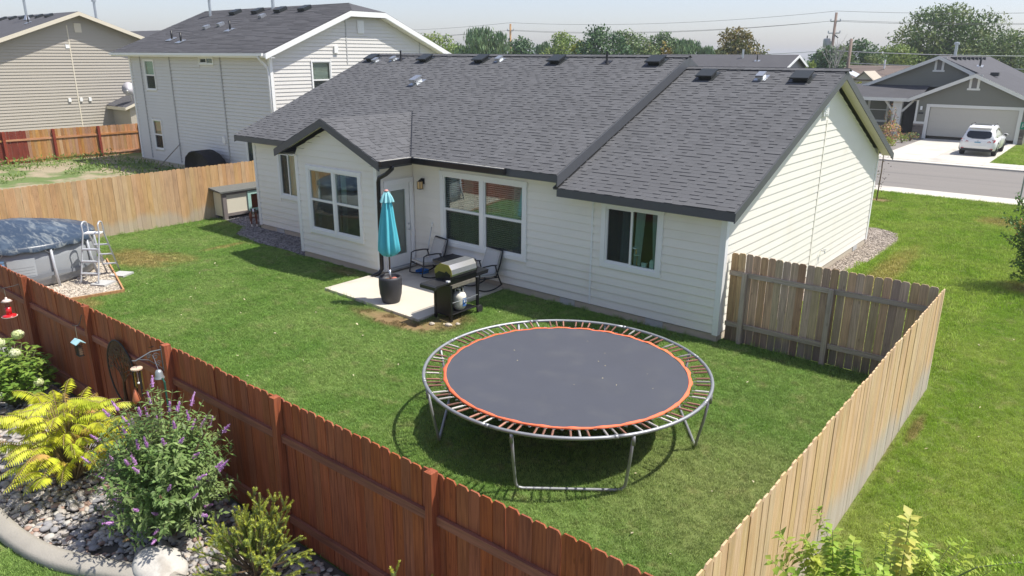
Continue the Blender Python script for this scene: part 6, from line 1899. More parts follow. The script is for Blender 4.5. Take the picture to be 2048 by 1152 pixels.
slab(rfm, [(NXR, 9.0, NZ + .02 + .405 * 4.4), (NXR, 11.0, NZ + .02 + .405 * 4.4), (NXR - 1.35, 10.0, RZ)], .06)
roof2 = obj('roof', rfm, M['roof2'], h2)
def far_courses(name, P0, e, s, L, D, parent, clip=None, step=.15, mt=None):
    mb = MB(); P0, e, s = V(P0), V(e), V(s); nn = e.cross(s).normalized()
    if nn.z < 0: nn = -nn
    j = 0
    while j * step < D:
        a, b = j * step, min((j + 1) * step + .02, D); x0, x1 = (0, L) if clip is None else clip(a)
        x = x0
        while x < x1:
            w = rnd.uniform(.5, 1.2); xe = min(x + w, x1); t = rnd.uniform(.008, .020)
            mb.add([P0 + e * x + s * a + nn * t, P0 + e * xe + s * a + nn * t, P0 + e * xe + s * b + nn * .003, P0 + e * x + s * b + nn * .003, P0 + e * x + s * a, P0 + e * xe + s * a], [(0, 1, 2, 3), (4, 5, 1, 0)])
            x = xe
        j += 1
    return obj(name, mb, mt or M['roof2'], parent, kind='stuff')
k_ = math.sqrt(1 + .405 ** 2)
far_courses('shingles', (NXL, NY0 - oy, NZ + .022), (1, 0, 0), V((0, 1, .405)) / k_, NXR - NXL, 5.4 * k_, roof2, clip=lambda a: (0, NXR - NXL - max(0, (a / k_ - 4.4)) * 1.35))
mb = MB()
mb.box(NXL, NXR, NY0 - oy - .02, NY0 - oy, NZ - .16, NZ + .0)
obj('gutter', MB().box(NXL, NXR - .1, NY0 - oy - .12, NY0 - oy - .02, NZ - .10, NZ + .01), M['white_trim'], h2)
for (y0_, z0_, y1_, z1_) in ((NY0 - oy, NZ, 9.0, NZ + .405 * 4.4), (11.0, NZ + .405 * 4.4, NY1 + oy, NZ)):
    mb.prism([(y0_, z0_ - .22), (y1_, z1_ - .22), (y1_, z1_), (y0_, z0_)], 'x', NXR - .005, NXR + .02)
mb.box(NXR - .005, NXR + .02, 9.0, 11.0, NZ + .405 * 4.4 - .22, NZ + .405 * 4.4)
obj('fascia', mb, M['white_trim'], h2)
sf2 = MB(); slab(sf2, [(NX1, NY0, NZ - .05), (NXR, NY0, NZ - .05), (NXR, 9.0, NZ + .405 * 4.0 - .06), (NX1, 9.0, NZ + .405 * 4.0 - .06)], .02)
slab(sf2, [(NX1, 15.2, NZ - .14), (NXR, 15.2, NZ - .14), (NXR, 11.0, NZ + .405 * 4.2 - .14), (NX1, 11.0, NZ + .405 * 4.2 - .14)], .02)
sf2.box(NXL, NXR, NY0 - oy + .02, NY0 + .03, NZ - .17, NZ - .15)
obj('soffit', sf2, M['white_trim'], h2)
obj('downspout', MB().tube([(NXR - .45, NY0 - oy - .07, NZ - .1), (NXR - .42, NY0 - oy - .02, NZ - .22), (NX1 - .1, NY0 - .06, NZ - .55), (NX1 - .05, NY0 - .06, NZ - .8), (NX1 - .05, NY0 - .06, .3)], .045, 8), M['white_trim'], h2, True)
F5 = Fr('y', NY0, -1); FG = Fr('x', NX1, 1)
def simple_window(par, fr, hole, kind, **kw):
    return window(par, fr, hole, [(hole[0] + .05, hole[1] - .05, hole[2] + .05, hole[3] - .05, kind)], cas=.05, trim=M['vinyl'], **kw)
M['shade_green'] = mat('pale_green_shade', (.45, .56, .50), .7); M['shade_tan'] = mat('tan_shade', (.60, .53, .42), .7)
w_ = simple_window(h2, F5, HA, 'hung'); q = MB(); F5.box(q, HA[0] + .1, HA[1] - .1, -.10, -.09, 4.4, 5.05); obj('shade', q, M['shade_green'], w_)
w_ = simple_window(h2, F5, HB, 'hung'); q = MB(); F5.box(q, HB[0] + .1, HB[1] - .1, -.10, -.09, 1.5, 2.2); obj('shade', q, M['shade_tan'], w_)
w_ = simple_window(h2, F5, HC, 'slide')
w_ = simple_window(h2, F5, HD, 'slide'); q = MB(); F5.box(q, HD[0] + .1, HD[1] - .1, -.10, -.09, .3, 2.0); obj('shade', q, M['shade_green'], w_)
w_ = simple_window(h2, FG, W2, 'hung', blinds=[(7.1, 7.95, 3.65, 5.05, -.09, .015)])
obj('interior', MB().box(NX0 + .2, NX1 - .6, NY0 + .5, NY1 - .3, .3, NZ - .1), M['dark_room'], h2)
gv = obj('gable_vent', MB().box(NX1 - .02, NX1 + .03, 9.62, 9.98, 6.3, 6.85), M['white_trim'], h2)
for i in range(8): obj('louvre', MB().box(NX1 + .031, NX1 + .045, 9.67, 9.93, 6.34 + i * .062, 6.375 + i * .062), M['vinyl'], gv)
obj('meter_box', MB().box(NX1 - .02, NX1 + .06, 8.25, 8.45, 5.45, 5.75), M['vinyl'], h2)
obj('outlet_box', MB().box(-26.0, -25.8, NY0 - .06, NY0 + .02, 1.55, 1.85), M['vinyl'], h2)
def roof_pt(y, z0, y0, s): return z0 + s * (y - y0)
def far_pipe(par, x, y, z, h=.5, r=.05, mt=None, flash=None):
    q = MB().tube([(x, y, z - .1), (x, y, z + h)], r, 8)
    obj('vent_pipe', q, mt or M['black_metal'], par, True)
    obj('flashing', MB().obb((x, y - .05, z + .02), (.22, 0, 0), (0, .2, .08), (0, -.003, .01)), flash or M['galv'], par)
for (x, y) in ((-31.6, 6.1), (-30.2, 5.8), (-28.0, 7.1)): far_pipe(h2, x, y, roof_pt(y, NZ + .02, NY0 - oy, .405), .42)
for (x, y) in ((-27.6, 8.6), (-29.8, 7.7), (-30.6, 7.4)):
    z = roof_pt(y, NZ + .02, NY0 - oy, .405); obj('metal_vent', MB().obb((x, y, z + .08), (.12, 0, 0), (0, .15, .05), (0, -.03, .07)), M['galv'], h2)
for x in (-31.0, -29.0, -27.1, -25.2): z = roof_pt(9.3, NZ + .02, NY0 - oy, .405); obj('roof_vent', MB().obb((x, 9.3, z + .1), (.25, 0, 0), (0, .22, .09), (0, -.03, .07)), M['vent_black'], h2)
z = roof_pt(9.2, NZ + .02, NY0 - oy, .405)
obj('flue', MB().tube([(-33.2, 9.2, z - .1), (-33.2, 9.2, z + .8)], .07, 10).lathe([(.13, z + .8), (.13, z + .95), (0, z + 1.0)], (-33.2, 9.2, 0), 10), M['galv'], h2)
obj('flue', MB().tube([(-28.4, 9.8, z + .1), (-28.4, 9.8, z + .9)], .08, 10), M['galv'], h2)
# things leaning and standing at that house
cg = thing('covered_barbecue', 'barbecue under a black fabric cover against the two storey house', 'barbecue', (-26.5, 4.25, 0))
q = MB(); vs = []
prof = [(-1.15, 0), (-1.12, .6), (-1.0, .95), (-.6, 1.2), (.0, 1.28), (.6, 1.15), (1.0, .9), (1.15, .75), (1.12, .5), (1.1, 0)]
for y, k in ((3.85, .93), (4.0, 1.0), (4.55, 1.0), (4.7, .93)):
    for (x, z) in prof: vs.append((-26.5 + x * k, y, z * (.97 if k < 1 else 1)))
nP = len(prof); q.add(vs, [(i * nP + j, i * nP + j + 1, (i + 1) * nP + j + 1, (i + 1) * nP + j) for i in range(3) for j in range(nP - 1)] + [tuple(range(nP)), tuple(range(3 * nP, 4 * nP))[::-1]])
obj('cover', q, mat('black_fabric', (.012, .012, .014), .85, var=.3, scale=6, bump=.4, bscale=8), cg, True)
tl = thing('rake', 'long handled garden tool leaning on the two storey house wall', 'garden tool', (-30.8, 4.6, 0))
obj('handle', MB().tube([(-31.1, 4.3, 0), (-29.75, 4.9, 1.25)], .022, 6), mat('gray_handle', (.25, .22, .19), .8), tl)
obj('head', MB().box(-31.25, -31.0, 4.2, 4.4, 0, .05), M['black_metal'], tl)

# ------------------------------------------------------------------ beige house far left
M['beige'] = mat('beige_siding', (.40, .365, .305), .6, var=.04, scale=.8)
M['beige_trim'] = mat('cream_trim', (.66, .60, .48), .55, var=.04)
h3 = thing('beige_house', 'large beige house with broad gable behind the two tone fence', 'house', (-57, 9.9, 0))
EX0 = -52.0; GY_, GZ_, GS = 10.05, 8.1, .365
mb = MB(); mb.prism([(1.5, 0), (14.6, 0), (14.6, GZ_ - GS * 4.55 - .1), (GY_, GZ_ - .12), (1.5, GZ_ - GS * 8.55 - .1)], 'x', -64, EX0)
w3 = obj('wall', mb, M['beige'], h3)
sm = MB(); siding(None, 'x', EX0, 1, 1.5, 14.6, 0, GZ_ - .15, .20, [], None, gable=lambda z: (GY_ - (GZ_ - .12 - z) / GS, GY_ + (GZ_ - .12 - z) / GS), joined=sm)
for i, p in enumerate(sm.v): sm.v[i] = (EX0 + (p[0] - EX0) * 1.6, p[1], p[2])
obj('siding', sm, M['beige'], w3, kind='stuff')
mb = MB()
slab(mb, [(-64.5, 1.0, GZ_ - GS * 9.05), (EX0 + .65, 1.0, GZ_ - GS * 9.05), (EX0 + .65, GY_, GZ_), (-64.5, GY_, GZ_)], .08)
slab(mb, [(-64.5, 15.1, GZ_ - GS * 5.05), (-64.5, GY_, GZ_), (EX0 + .65, GY_, GZ_), (EX0 + .65, 15.1, GZ_ - GS * 5.05)], .08)
r3_ = obj('roof', mb, M['roof2'], h3)
mb = MB(); mb.prism([(1.0, GZ_ - GS * 9.05 - .26), (GY_, GZ_ - .26), (GY_, GZ_ - .01), (1.0, GZ_ - GS * 9.05 - .01)], 'x', EX0 + .65, EX0 + .68); mb.prism([(GY_, GZ_ - .26), (15.1, GZ_ - GS * 5.05 - .26), (15.1, GZ_ - GS * 5.05 - .01), (GY_, GZ_ - .01)], 'x', EX0 + .65, EX0 + .68)
obj('fascia', mb, M['beige_trim'], h3)
obj('gable_vent', MB().box(EX0, EX0 + .06, 9.85, 10.3, 6.75, 7.35), M['beige_trim'], h3)
obj('junction_box', MB().box(EX0, EX0 + .06, 9.1, 9.35, 5.7, 5.95), M['vinyl'], h3)
for y in (8.8, 9.55, 10.15): obj('wall_light', MB().box(EX0, EX0 + .1, y - .09, y + .09, 2.15, 2.4), M['vinyl'], h3)
obj('seam', MB().box(EX0 + .012, EX0 + .04, 9.35, 9.42, 0, 7.2), M['beige_trim'], h3)
mb = MB(); mb.box(EX0, -49.3, 11.6, 17, 0, 1.75); mb.prism([(11.6, 1.75), (17, 1.75), (17, 3.9)], 'x', EX0, -49.3)
obj('annexe', mb, M['beige'], h3)
mb = MB(); slab(mb, [(EX0, 11.2, 1.85), (-49.0, 11.2, 1.78), (-49.0, 17, 4.15), (EX0, 17, 4.2)], .08); obj('annexe_roof', mb, M['roof2'], h3)
mb = MB(); mb.box(EX0 + .05, -49.0, 11.16, 11.2, 1.58, 1.78); mb.prism([(11.2, 1.6), (17, 3.95), (17, 4.13), (11.2, 1.77)], 'x', -49.0, -48.97); obj('annexe_fascia', mb, M['beige_trim'], h3)
for (x, y, hh) in ((-57.0, 8.8, 1.4), (-53.8, 12.2, 1.6)):
    z = GZ_ - GS * abs(y - GY_); obj('flue', MB().tube([(x, y, z - .1), (x, y, z + hh)], .09, 8).lathe([(.16, z + hh), (.16, z + hh + .15), (0, z + hh + .2)], (x, y, 0), 10).lathe([(.22, z), (.1, z + .3)], (x, y, 0), 10), M['galv'], h3)
for x in (-63, -61, -59, -57.8, -56, -54.3): z = GZ_ - GS * .8; obj('roof_vent', MB().obb((x, GY_ - .8, z + .08), (.25, 0, 0), (0, .22, .08), (0, -.03, .08)), M['vent_black'], h3)
far_pipe(h3, -54.6, 8.0, GZ_ - GS * 2.05, .5)
ds = thing('satellite_dish', 'grey satellite dish on the low roof beside the beige house', 'satellite dish', (-49.8, 12.0, 2.1))
q = MB().lathe([(0, 0), (.2, .02), (.38, .09), (.42, .12)], (0, 0, 0), 20); me = q.mesh('dish', mat('dish_gray', (.52, .50, .52), .4, var=.1), True)
mobj('reflector', me, ds, (-49.8, 11.95, 2.95), (rad(60), 0, rad(60)), (1, 1.25, 1))
obj('mast', MB().tube([(-49.8, 12.1, 2.15), (-49.75, 12.05, 2.6), (-49.82, 11.98, 2.95)], .04, 7), M['galv'], ds)
obj('feed_arm', MB().tube([(-49.8, 11.95, 2.7), (-49.25, 11.6, 2.85)], .025, 6).ball((-49.2, 11.58, 2.9), .06, .06, .06, 8, 6), M['vinyl'], ds)
# plain houses whose roofs show beyond
def gable_house(name, label, x0, x1, y0, y1, ze_, zr_, axis, wmat, ov=.35):
    h = thing(name, label, 'house', ((x0 + x1) / 2, (y0 + y1) / 2, 0))
    mb = MB()
    if axis == 'x':
        ym = (y0 + y1) / 2; s = (zr_ - ze_) / (ym - y0 + ov)
        mb.prism([(y0, 0), (y1, 0), (y1, ze_), (ym, zr_ - .12), (y0, ze_)], 'x', x0, x1); obj('wall', mb, wmat, h)
        mb = MB(); slab(mb, [(x0 - ov, y0 - ov, ze_), (x1 + ov, y0 - ov, ze_), (x1 + ov, ym, zr_), (x0 - ov, ym, zr_)], .08); slab(mb, [(x0 - ov, y1 + ov, ze_), (x0 - ov, ym, zr_), (x1 + ov, ym, zr_), (x1 + ov, y1 + ov, ze_)], .08); obj('roof', mb, M['roof2'], h)
        mb = MB()
        for xx in (x0 - ov - .03, x1 + ov):
            mb.prism([(y0 - ov, ze_ - .22), (ym, zr_ - .22), (ym, zr_ - .01), (y0 - ov, ze_ - .01)], 'x', xx, xx + .03); mb.prism([(ym, zr_ - .22), (y1 + ov, ze_ - .22), (y1 + ov, ze_ - .01), (ym, zr_ - .01)], 'x', xx, xx + .03)
        obj('fascia', mb, M['white_trim'], h)
    else:
        xm = (x0 + x1) / 2
        mb.prism([(x0, 0), (x1, 0), (x1, ze_), (xm, zr_ - .12), (x0, ze_)], 'y', y0, y1); obj('wall', mb, wmat, h)
        mb = MB(); slab(mb, [(x0 - ov, y0 - ov, ze_), (xm, y0 - ov, zr_), (xm, y1 + ov, zr_), (x0 - ov, y1 + ov, ze_)], .08); slab(mb, [(xm, y0 - ov, zr_), (x1 + ov, y0 - ov, ze_), (x1 + ov, y1 + ov, ze_), (xm, y1 + ov, zr_)], .08); obj('roof', mb, M['roof2'], h)
        mb = MB(); mb.prism([(x0 - ov, ze_ - .2), (xm, zr_ - .2), (xm, zr_ - .01), (x0 - ov, ze_ - .01)], 'y', y0 - ov - .03, y0 - ov); mb.prism([(xm, zr_ - .2), (x1 + ov, ze_ - .2), (x1 + ov, ze_ - .01), (xm, zr_ - .01)], 'y', y0 - ov - .03, y0 - ov); obj('fascia', mb, M['white_trim'], h)
    return h
M['gray_side'] = mat('gray_siding', (.34, .31, .30), .6, var=.05)
hb = gable_house('grey_roofed_house', 'house across the street whose dark roof shows behind the main ridge', -28, -16.4, 46.6, 53.6, 4.15, 5.58, 'x', M['gray_side'])
obj('flue', MB().tube([(-20.5, 49.4, 5.2), (-20.5, 49.4, 6.0)], .09, 8), M['galv'], hb); far_pipe(hb, -19.0, 48.8, 5.05, .6)
gable_house('dark_roofed_house', 'house whose dark roof shows between the beige and two storey houses', -90, -72, 26, 36, 5.6, 7.9, 'x', M['gray_side'])
M['brown_roof'] = shingle_mat('brown_shingle', (.17, .135, .115))
hbr = gable_house('brown_roofed_house', 'low house with brown roof behind the little shed', -19.5, -9.5, 70, 80, 2.6, 4.6, 'x', M['beige'])
for c in hbr.children:
    if c.name.startswith('roof'): c.data.materials[0] = M['brown_roof']
obj('flue', MB().tube([(-15.3, 74, 4.3), (-15.3, 74, 5.2)], .09, 8), M['vinyl'], hbr)
M['glare_roof'] = mat('pale_glare_roof', (.75, .75, .76), .3, metal=.4, var=.05)
sh = thing('garden_shed', 'cream barn style shed with cross braced door left of the grey house', 'shed', (-13.2, 60.5, 0))
mb = MB(); mb.prism([(-14.0, 0), (-12.55, 0), (-12.55, 3.55), (-13.28, 4.15), (-14.0, 3.55)], 'y', 59, 62.2); obj('wall', mb, M['beige_trim'], sh)
mb = MB(); slab(mb, [(-14.2, 58.8, 3.45), (-13.28, 58.8, 4.25), (-13.28, 62.4, 4.25), (-14.2, 62.4, 3.45)], .06); slab(mb, [(-13.28, 58.8, 4.25), (-12.35, 58.8, 3.45), (-12.35, 62.4, 3.45), (-13.28, 62.4, 4.25)], .06); obj('roof', mb, mat('shed_roof', (.42, .37, .29), .7, var=.1), sh)
M['shed_trim'] = mat('shed_brown_trim', (.20, .12, .08), .7)
mb = MB()
for a, b in (((-13.6, 2.0), (-12.9, 2.0)), ((-13.6, 3.15), (-12.9, 3.15)), ((-13.6, 2.0), (-13.6, 3.15)), ((-12.9, 2.0), (-12.9, 3.15)), ((-13.6, 2.0), (-12.9, 3.15)), ((-12.9, 2.0), (-13.6, 3.15)), ((-14.0, 3.5), (-12.55, 3.5)), ((-14.1, 3.5), (-13.28, 4.17)), ((-12.45, 3.5), (-13.28, 4.17)), ((-12.55, .0), (-12.55, 3.5))):
    mb.beam((a[0], 58.97, a[1]), (b[0], 58.97, b[1]), .05, .09)
obj('door_brace', mb, M['shed_trim'], sh)
lt = thing('glare_lean_to', 'bright pale metal lean-to roof beside the cream shed', 'shed', (-15.5, 70, 0))  # added lean-to, its pale roof stands for the shed slope's specular glare
mb = MB(); slab(mb, [(-17.4, 66, 4.3), (-15.6, 66, 3.5), (-15.6, 69, 3.5), (-17.4, 69, 4.3)], .06); obj('roof', mb, M['glare_roof'], lt); obj('wall', MB().box(-17.2, -15.8, 66.2, 68.8, 0, 3.45), M['beige_trim'], lt)

# ------------------------------------------------------------------ grey house across the street
M['gray_green'] = mat('grey_green_siding', (.19, .188, .152), .6, var=.05, scale=.9)
M['gh_trim'] = mat('pale_trim', (.70, .69, .64), .5, var=.03)
h4 = thing('grey_house', 'grey green house with two white trimmed gables and a wide garage door', 'house', (-3, 52, 0))
GY0 = 46.0; gs = .46
GA = (-2.9, 4.42); UA = (-5.75, 5.55); UY = 49.0
mb = MB()
wall_core(mb, 'y', GY0, GY0 + .15, -6.15, .40, 0, 2.75, [(-5.3, -.10, 0, 2.16)])
mb.prism([(-6.15, 2.75), (.40, 2.75), (GA[0], 2.75 + gs * 3.27 - .1)], 'y', GY0, GY0 + .15)
mb.box(-6.15, -6.0, GY0 + .15, UY, 0, 2.7); mb.box(.25, .40, GY0 + .15, 66, 0, 2.7)
mb.box(-10.4, -7.6, UY, UY + .15, 0, 3.2)
mb.prism([(-10.6, 3.4), (-.9, 3.4), (UA[0], UA[1] - .12)], 'y', UY, UY + .15)
mb.box(-10.4, -10.25, UY + .15, 66, 0, 3.2); mb.box(-10.25, .25, 65.9, 66, 0, 3.2)
w4 = obj('wall', mb, M['gray_green'], h4)
sm = MB()
siding(None, 'y', GY0, -1, -6.15, .40, 1.1, 4.3, .19, [(-5.55, .12, 0, 2.36)], None, gable=lambda z: (-20 if z < 2.75 else GA[0] - (2.75 + gs * 3.27 - .1 - z) / gs, 20 if z < 2.75 else GA[0] + (2.75 + gs * 3.27 - .1 - z) / gs), joined=sm)
siding(None, 'y', UY, -1, -10.5, -1.0, 3.4, 5.4, .19, [], None, gable=lambda z: (UA[0] - (UA[1] - .12 - z) / .44, UA[0] + (UA[1] - .12 - z) / .44), joined=sm)
obj('siding', sm, M['gray_green'], w4, kind='stuff')
mb = MB()
slab(mb, [(-6.65, GY0 - .35, 2.72), (GA[0], GY0 - .35, GA[1]), (GA[0], 60, GA[1]), (-6.65, 60, 2.72)], .08)
slab(mb, [(GA[0], GY0 - .35, GA[1]), (.85, GY0 - .35, 2.72), (.85, 60, 2.72), (GA[0], 60, GA[1])], .08)
us = (UA[1] - 3.42) / 4.95
slab(mb, [(-10.9, UY - .35, 3.32), (UA[0], UY - .35, UA[1]), (UA[0], 72, UA[1]), (-10.9, 72, 3.32)], .08)
slab(mb, [(UA[0], UY - .35, UA[1]), (.85, UY - .35, 2.66), (.85, 66, 2.66), (UA[0], 72, UA[1])], .08)
slab(mb, [(-11.3, 45.9, 2.70), (-6.1, 45.9, 2.70), (-6.1, UY + .05, 3.5), (-11.3, UY + .05, 3.5)], .08)
obj('roof', mb, M['roof2'], h4)
def gfascia(y, ax, az, lx, lz, rx, rz):
    mb = MB(); mb.prism([(lx, lz - .25), (ax, az - .25), (ax, az - .01), (lx, lz - .01)], 'y', y - .03, y); mb.prism([(ax, az - .25), (rx, rz - .25), (rx, rz - .01), (ax, az - .01)], 'y', y - .03, y)
    return obj('fascia', mb, M['gh_trim'], h4)
gfascia(GY0 - .35, GA[0], GA[1], -6.65, 2.72, .85, 2.72); gfascia(UY - .35, UA[0], UA[1], -10.9, 3.32, -1.2, 3.36)
obj('fascia', MB().box(-11.3, -6.65, 45.86, 45.9, 2.46, 2.69), M['gh_trim'], h4)
mb = MB(); mb.box(-5.53, -5.3, GY0 - .04, GY0 + .02, 0, 2.36); mb.box(-.10, .13, GY0 - .04, GY0 + .02, 0, 2.36); mb.box(-5.3, -.10, GY0 - .04, GY0 + .02, 2.16, 2.36); mb.box(-6.18, -6.05, GY0 - .04, GY0 + .02, 1.15, 2.6); mb.box(-6.2, -5.53, GY0 - .06, GY0 + .02, 1.0, 1.15); mb.box(.13, .42, GY0 - .06, GY0 + .02, 1.0, 1.15)
obj('trim', mb, M['gh_trim'], h4)
gd = obj('garage_door', MB().box(-5.29, -.11, GY0 + .07, GY0 + .12, .22, 2.155), M['beige_trim'], h4)
gd.data.materials[0] = mat('garage_door', (.50, .475, .41), .5, var=.03)
for k in range(4): obj('door_panel', MB().box(-5.28, -.12, GY0 + .055, GY0 + .072, .23 + k * .482, .23 + k * .482 + .47), gd.data.materials[0], gd)
obj('garage_inside', MB().box(-5.2, -.2, GY0 + .6, GY0 + 2.5, .0, 2.1), M['dark_room'], h4)
M['stone_v'] = mat('stone_veneer', (.20, .17, .145), .85, var=.1, isl=.5, bump=.3)
for (xa, xb_) in ((-6.2, -5.55), (.14, .42)):
    mb = MB(); z = 0
    while z < .99:
        hh = rnd.uniform(.08, .16); x = xa
        while x < xb_ - .02:
            w = min(rnd.uniform(.15, .4), xb_ - x); mb.box(x + .006, x + w - .006, GY0 - rnd.uniform(.05, .10), GY0 + .01, z + .006, min(z + hh, .995) - .004); x += w
        z += hh
    obj('stone_veneer', mb, M['stone_v'], h4, kind='stuff')
for (cx, cz, yy) in ((-6.35 + .65, 5.0 - .05, UY), (-2.9 - .0, 3.85, GY0)):
    a = obj('gable_vent', MB().box(cx - .30, cx - .16, yy - .06, yy, cz - .38, cz + .36).box(cx + .16, cx + .30, yy - .06, yy, cz - .38, cz + .36).box(cx - .4, cx + .4, yy - .07, yy, cz + .36, cz + .5).box(cx - .38, cx + .38, yy - .07, yy, cz - .5, cz - .38), M['gh_trim'], h4)
    obj('louvre', MB().box(cx - .16, cx + .16, yy - .03, yy - .01, cz - .38, cz + .36), M['dark_room'], a)
mb = MB(); mb.box(-7.75, -7.15, 46.3, 46.7, 0, 2.66); obj('porch_post', mb, M['gh_trim'], h4)
obj('porch_brace', MB().beam((-7.75, 46.5, 1.75), (-8.35, 46.5, 2.5), .12, .14).beam((-7.15, 46.5, 1.75), (-6.5, 46.5, 2.5), .12, .14), M['gh_trim'], h4)
obj('porch_beam', MB().box(-11.2, -6.2, 46.3, 46.6, 2.5, 2.66), M['gh_trim'], h4)
obj('porch_slab', MB().box(-11, -6.2, 46.0, UY, -.1, .06), M['pave'], h4)
obj('front_door', MB().box(-7.5, -6.6, UY - .05, UY + .02, .1, 2.3), mat('door_recess_shade', (.02, .018, .018), .4), h4)  # near-black colour stands for the shade in the door recess
FW = Fr('y', UY, -1)
wq = window(h4, FW, (-10.1, -8.6, .75, 2.55), [(-9.98, -8.72, .87, 2.43, 'hung')], trim=M['gh_trim'], curtains=[(-9.95, -9.3, -9.95, -9.3, 1.7, 2.4, -.08)])
for z in (1.9, 2.15): q = MB(); FW.box(q, -9.95, -8.75, -.012, -.002, z, z + .02); obj('muntin', q, M['vinyl'], wq)
obj('number_plaque', MB().box(-5.98, -5.66, GY0 - .04, GY0 - .01, 1.66, 1.78), mat('dark_plaque', (.05, .05, .05), .5), h4)
for k in range(4): obj('number_plaque', MB().box(-5.95 + k * .075, -5.90 + k * .075, GY0 - .05, GY0 - .041, 1.68, 1.76), M['black_metal'], h4)
for x in (-5.82, .3): obj('wall_light', MB().box(x - .06, x + .06, GY0 - .16, GY0 - .02, 1.95, 2.2), M['vinyl'], h4)
for k in range(8):
    y = 51 + k * 1.9; obj('roof_vent', MB().box(UA[0] + .35, UA[0] + .75, y - .2, y + .2, UA[1] - .3, UA[1] - .08), M['vent_black'], h4)
obj('roof_vent', MB().box(-2.6, -2.1, 49.8, 50.3, 4.2, 4.45), M['vent_black'], h4)
obj('flue', MB().tube([(-6.0, 56, 5.3), (-6.0, 56, 6.4)], .11, 8).lathe([(.2, 6.4), (.2, 6.55), (0, 6.6)], (-6.0, 56, 0), 10), M['galv'], h4)
far_pipe(h4, -3.9, 54.0, 4.8, .7, .07)
# planting beside the drive
def bush(name, label, c, r, hgt, n, mt, mt2=None, k2=.3, ls=.12, cat='bush', group=None):
    c = V(c); t = thing(name, label, cat, c, group)
    P1 = []; n1 = n
    u_ = rdir(n, .3); rad_ = nr.uniform(.35, 1.05, (n, 1)) ** .6
    P_ = np.array(c) + u_ * rad_ * np.array([r, r, hgt / 2]) + np.array([0, 0, hgt / 2])
    sel = nr.rand(n) < k2 if mt2 else np.zeros(n, bool)
    leafset('leaves', P_[~sel], rdir((~sel).sum(), .3), rdir((~sel).sum(), .6), ls, ls * .55, mt, t, .1, .1, 'stuff')
    if mt2: leafset('coloured_leaves', P_[sel], rdir(sel.sum(), .3), rdir(sel.sum(), .6), ls, ls * .55, mt2, t, .1, .1, 'stuff')
    q = MB()
    for k in range(6): a = rnd.uniform(0, 6.28); q.tube([c, c + V((math.cos(a) * r * .3, math.sin(a) * r * .3, hgt * .5)), c + V((math.cos(a) * r * .6, math.sin(a) * r * .6, hgt * .85))], [.03, .02, .01], 5)
    obj('stems', q, M['twig'], t)
    return t
M['rusty_leaf'] = leafmat('rusty_leaf', (.50, .24, .13), (.42, .33, .16), .3, .3); M['lime_leaf'] = leafmat('lime_leaf', (.30, .34, .05), (.22, .28, .06), .3, .3)
bush('rusty_bush', 'rust coloured bush in the gravel beside the driveway', (-6.2, 39.6, 0), .75, 1.5, 420, M['rusty_leaf'], M['lime_leaf'], .2, .16)
bush('lime_bush', 'yellow green low bush in front of the rusty bush by the drive', (-5.9, 37.6, 0), .55, .7, 220, M['lime_leaf'], None, .2, .14)
bush('small_shrub', 'small dark green shrub with pink tint at the far drive edge', (-5.75, 43.6, 0), .5, .6, 180, M['dark_leaf'], M['rusty_leaf'], .3, .12)
bush('small_shrub', 'low green shrub halfway along the drive edge', (-5.9, 41.9, 0), .45, .5, 150, M['lime_leaf'], M['dark_leaf'], .4, .12)
bush('plum_tree', 'slim plum coloured young tree before the white porch post', (-6.9, 42.6, 0), .45, 2.4, 170, M['dark_leaf'], M['rusty_leaf'], .6, .12, 'tree')
# weeds in the neighbour's yard
wl = []
for _ in range(16000):
    x = rnd.uniform(-37.8, -18.6); y = rnd.uniform(-9, 5)
    near_f = (x < -35.2 + rnd.gauss(0, .6)) or (x < -32.5 and y > 2.5) or (y > 1.8 and x < -27 and rnd.random() < .55)
    if not near_f and (math.sin(x * 1.3) + math.sin(y * 2.1 + x) < 1.1 or rnd.random() < .4): continue
    wl.append((x, y, rnd.uniform(0, .32 if x < -35.5 else .12)))
n = len(wl)
o = leafset('weeds', np.array(wl), rdir(n, 1.2), rdir(n, .4), nr.uniform(.10, .22, n), nr.uniform(.03, .07, n), leafmat('weed_leaf', (.15, .25, .045), (.24, .31, .08), .35, .3), None, .1, .2, 'stuff')
boxes = [(-38.0 + 1, -5.5), (-37.2, -1.0), (-37.4, 3.2)]
for i, (x, y) in enumerate(((-36.6, -1.6), (-36.4, 4.1), (-35.6, .6))):
    pass

# ------------------------------------------------------------------ white SUV
M['car_white'] = mat('white_car_paint', (.80, .80, .785), .22, var=.01, coat=.6)
M['car_glass'] = mat('tinted_car_glass', (.012, .016, .02), .06, var=.05, spec=.7)
M['car_plastic'] = mat('car_black_plastic', (.02, .02, .021), .6, var=.1)
M['tail_red'] = mat('tail_lamp_red', (.50, .025, .03), .2, var=.05); M['tail_clear'] = mat('tail_lamp_clear', (.62, .55, .55), .2, var=.05)
car = thing('suv', 'white SUV parked on the driveway of the grey house, rear towards the street', 'car', (-.95, 39.4, .024))
CX, CY0, CZ = -.95, 37.0, .024
def loft(mb, stations):
    """stations: (y, [(halfwidth,z)...]) mirrored; each profile runs bottom centre -> top centre"""
    vs = []; n = None
    for y, pr in stations:
        ring_ = [(CX + w, CY0 + y, CZ + z) for w, z in pr] + [(CX - w, CY0 + y, CZ + z) for w, z in pr[::-1]]
        n = len(ring_); vs += ring_
    fs = [(i * n + k, i * n + (k + 1) % n, (i + 1) * n + (k + 1) % n, (i + 1) * n + k) for i in range(len(stations) - 1) for k in range(n)]
    fs += [tuple(range(n))[::-1], tuple((len(stations) - 1) * n + k for k in range(n))]
    return mb.add(vs, fs)
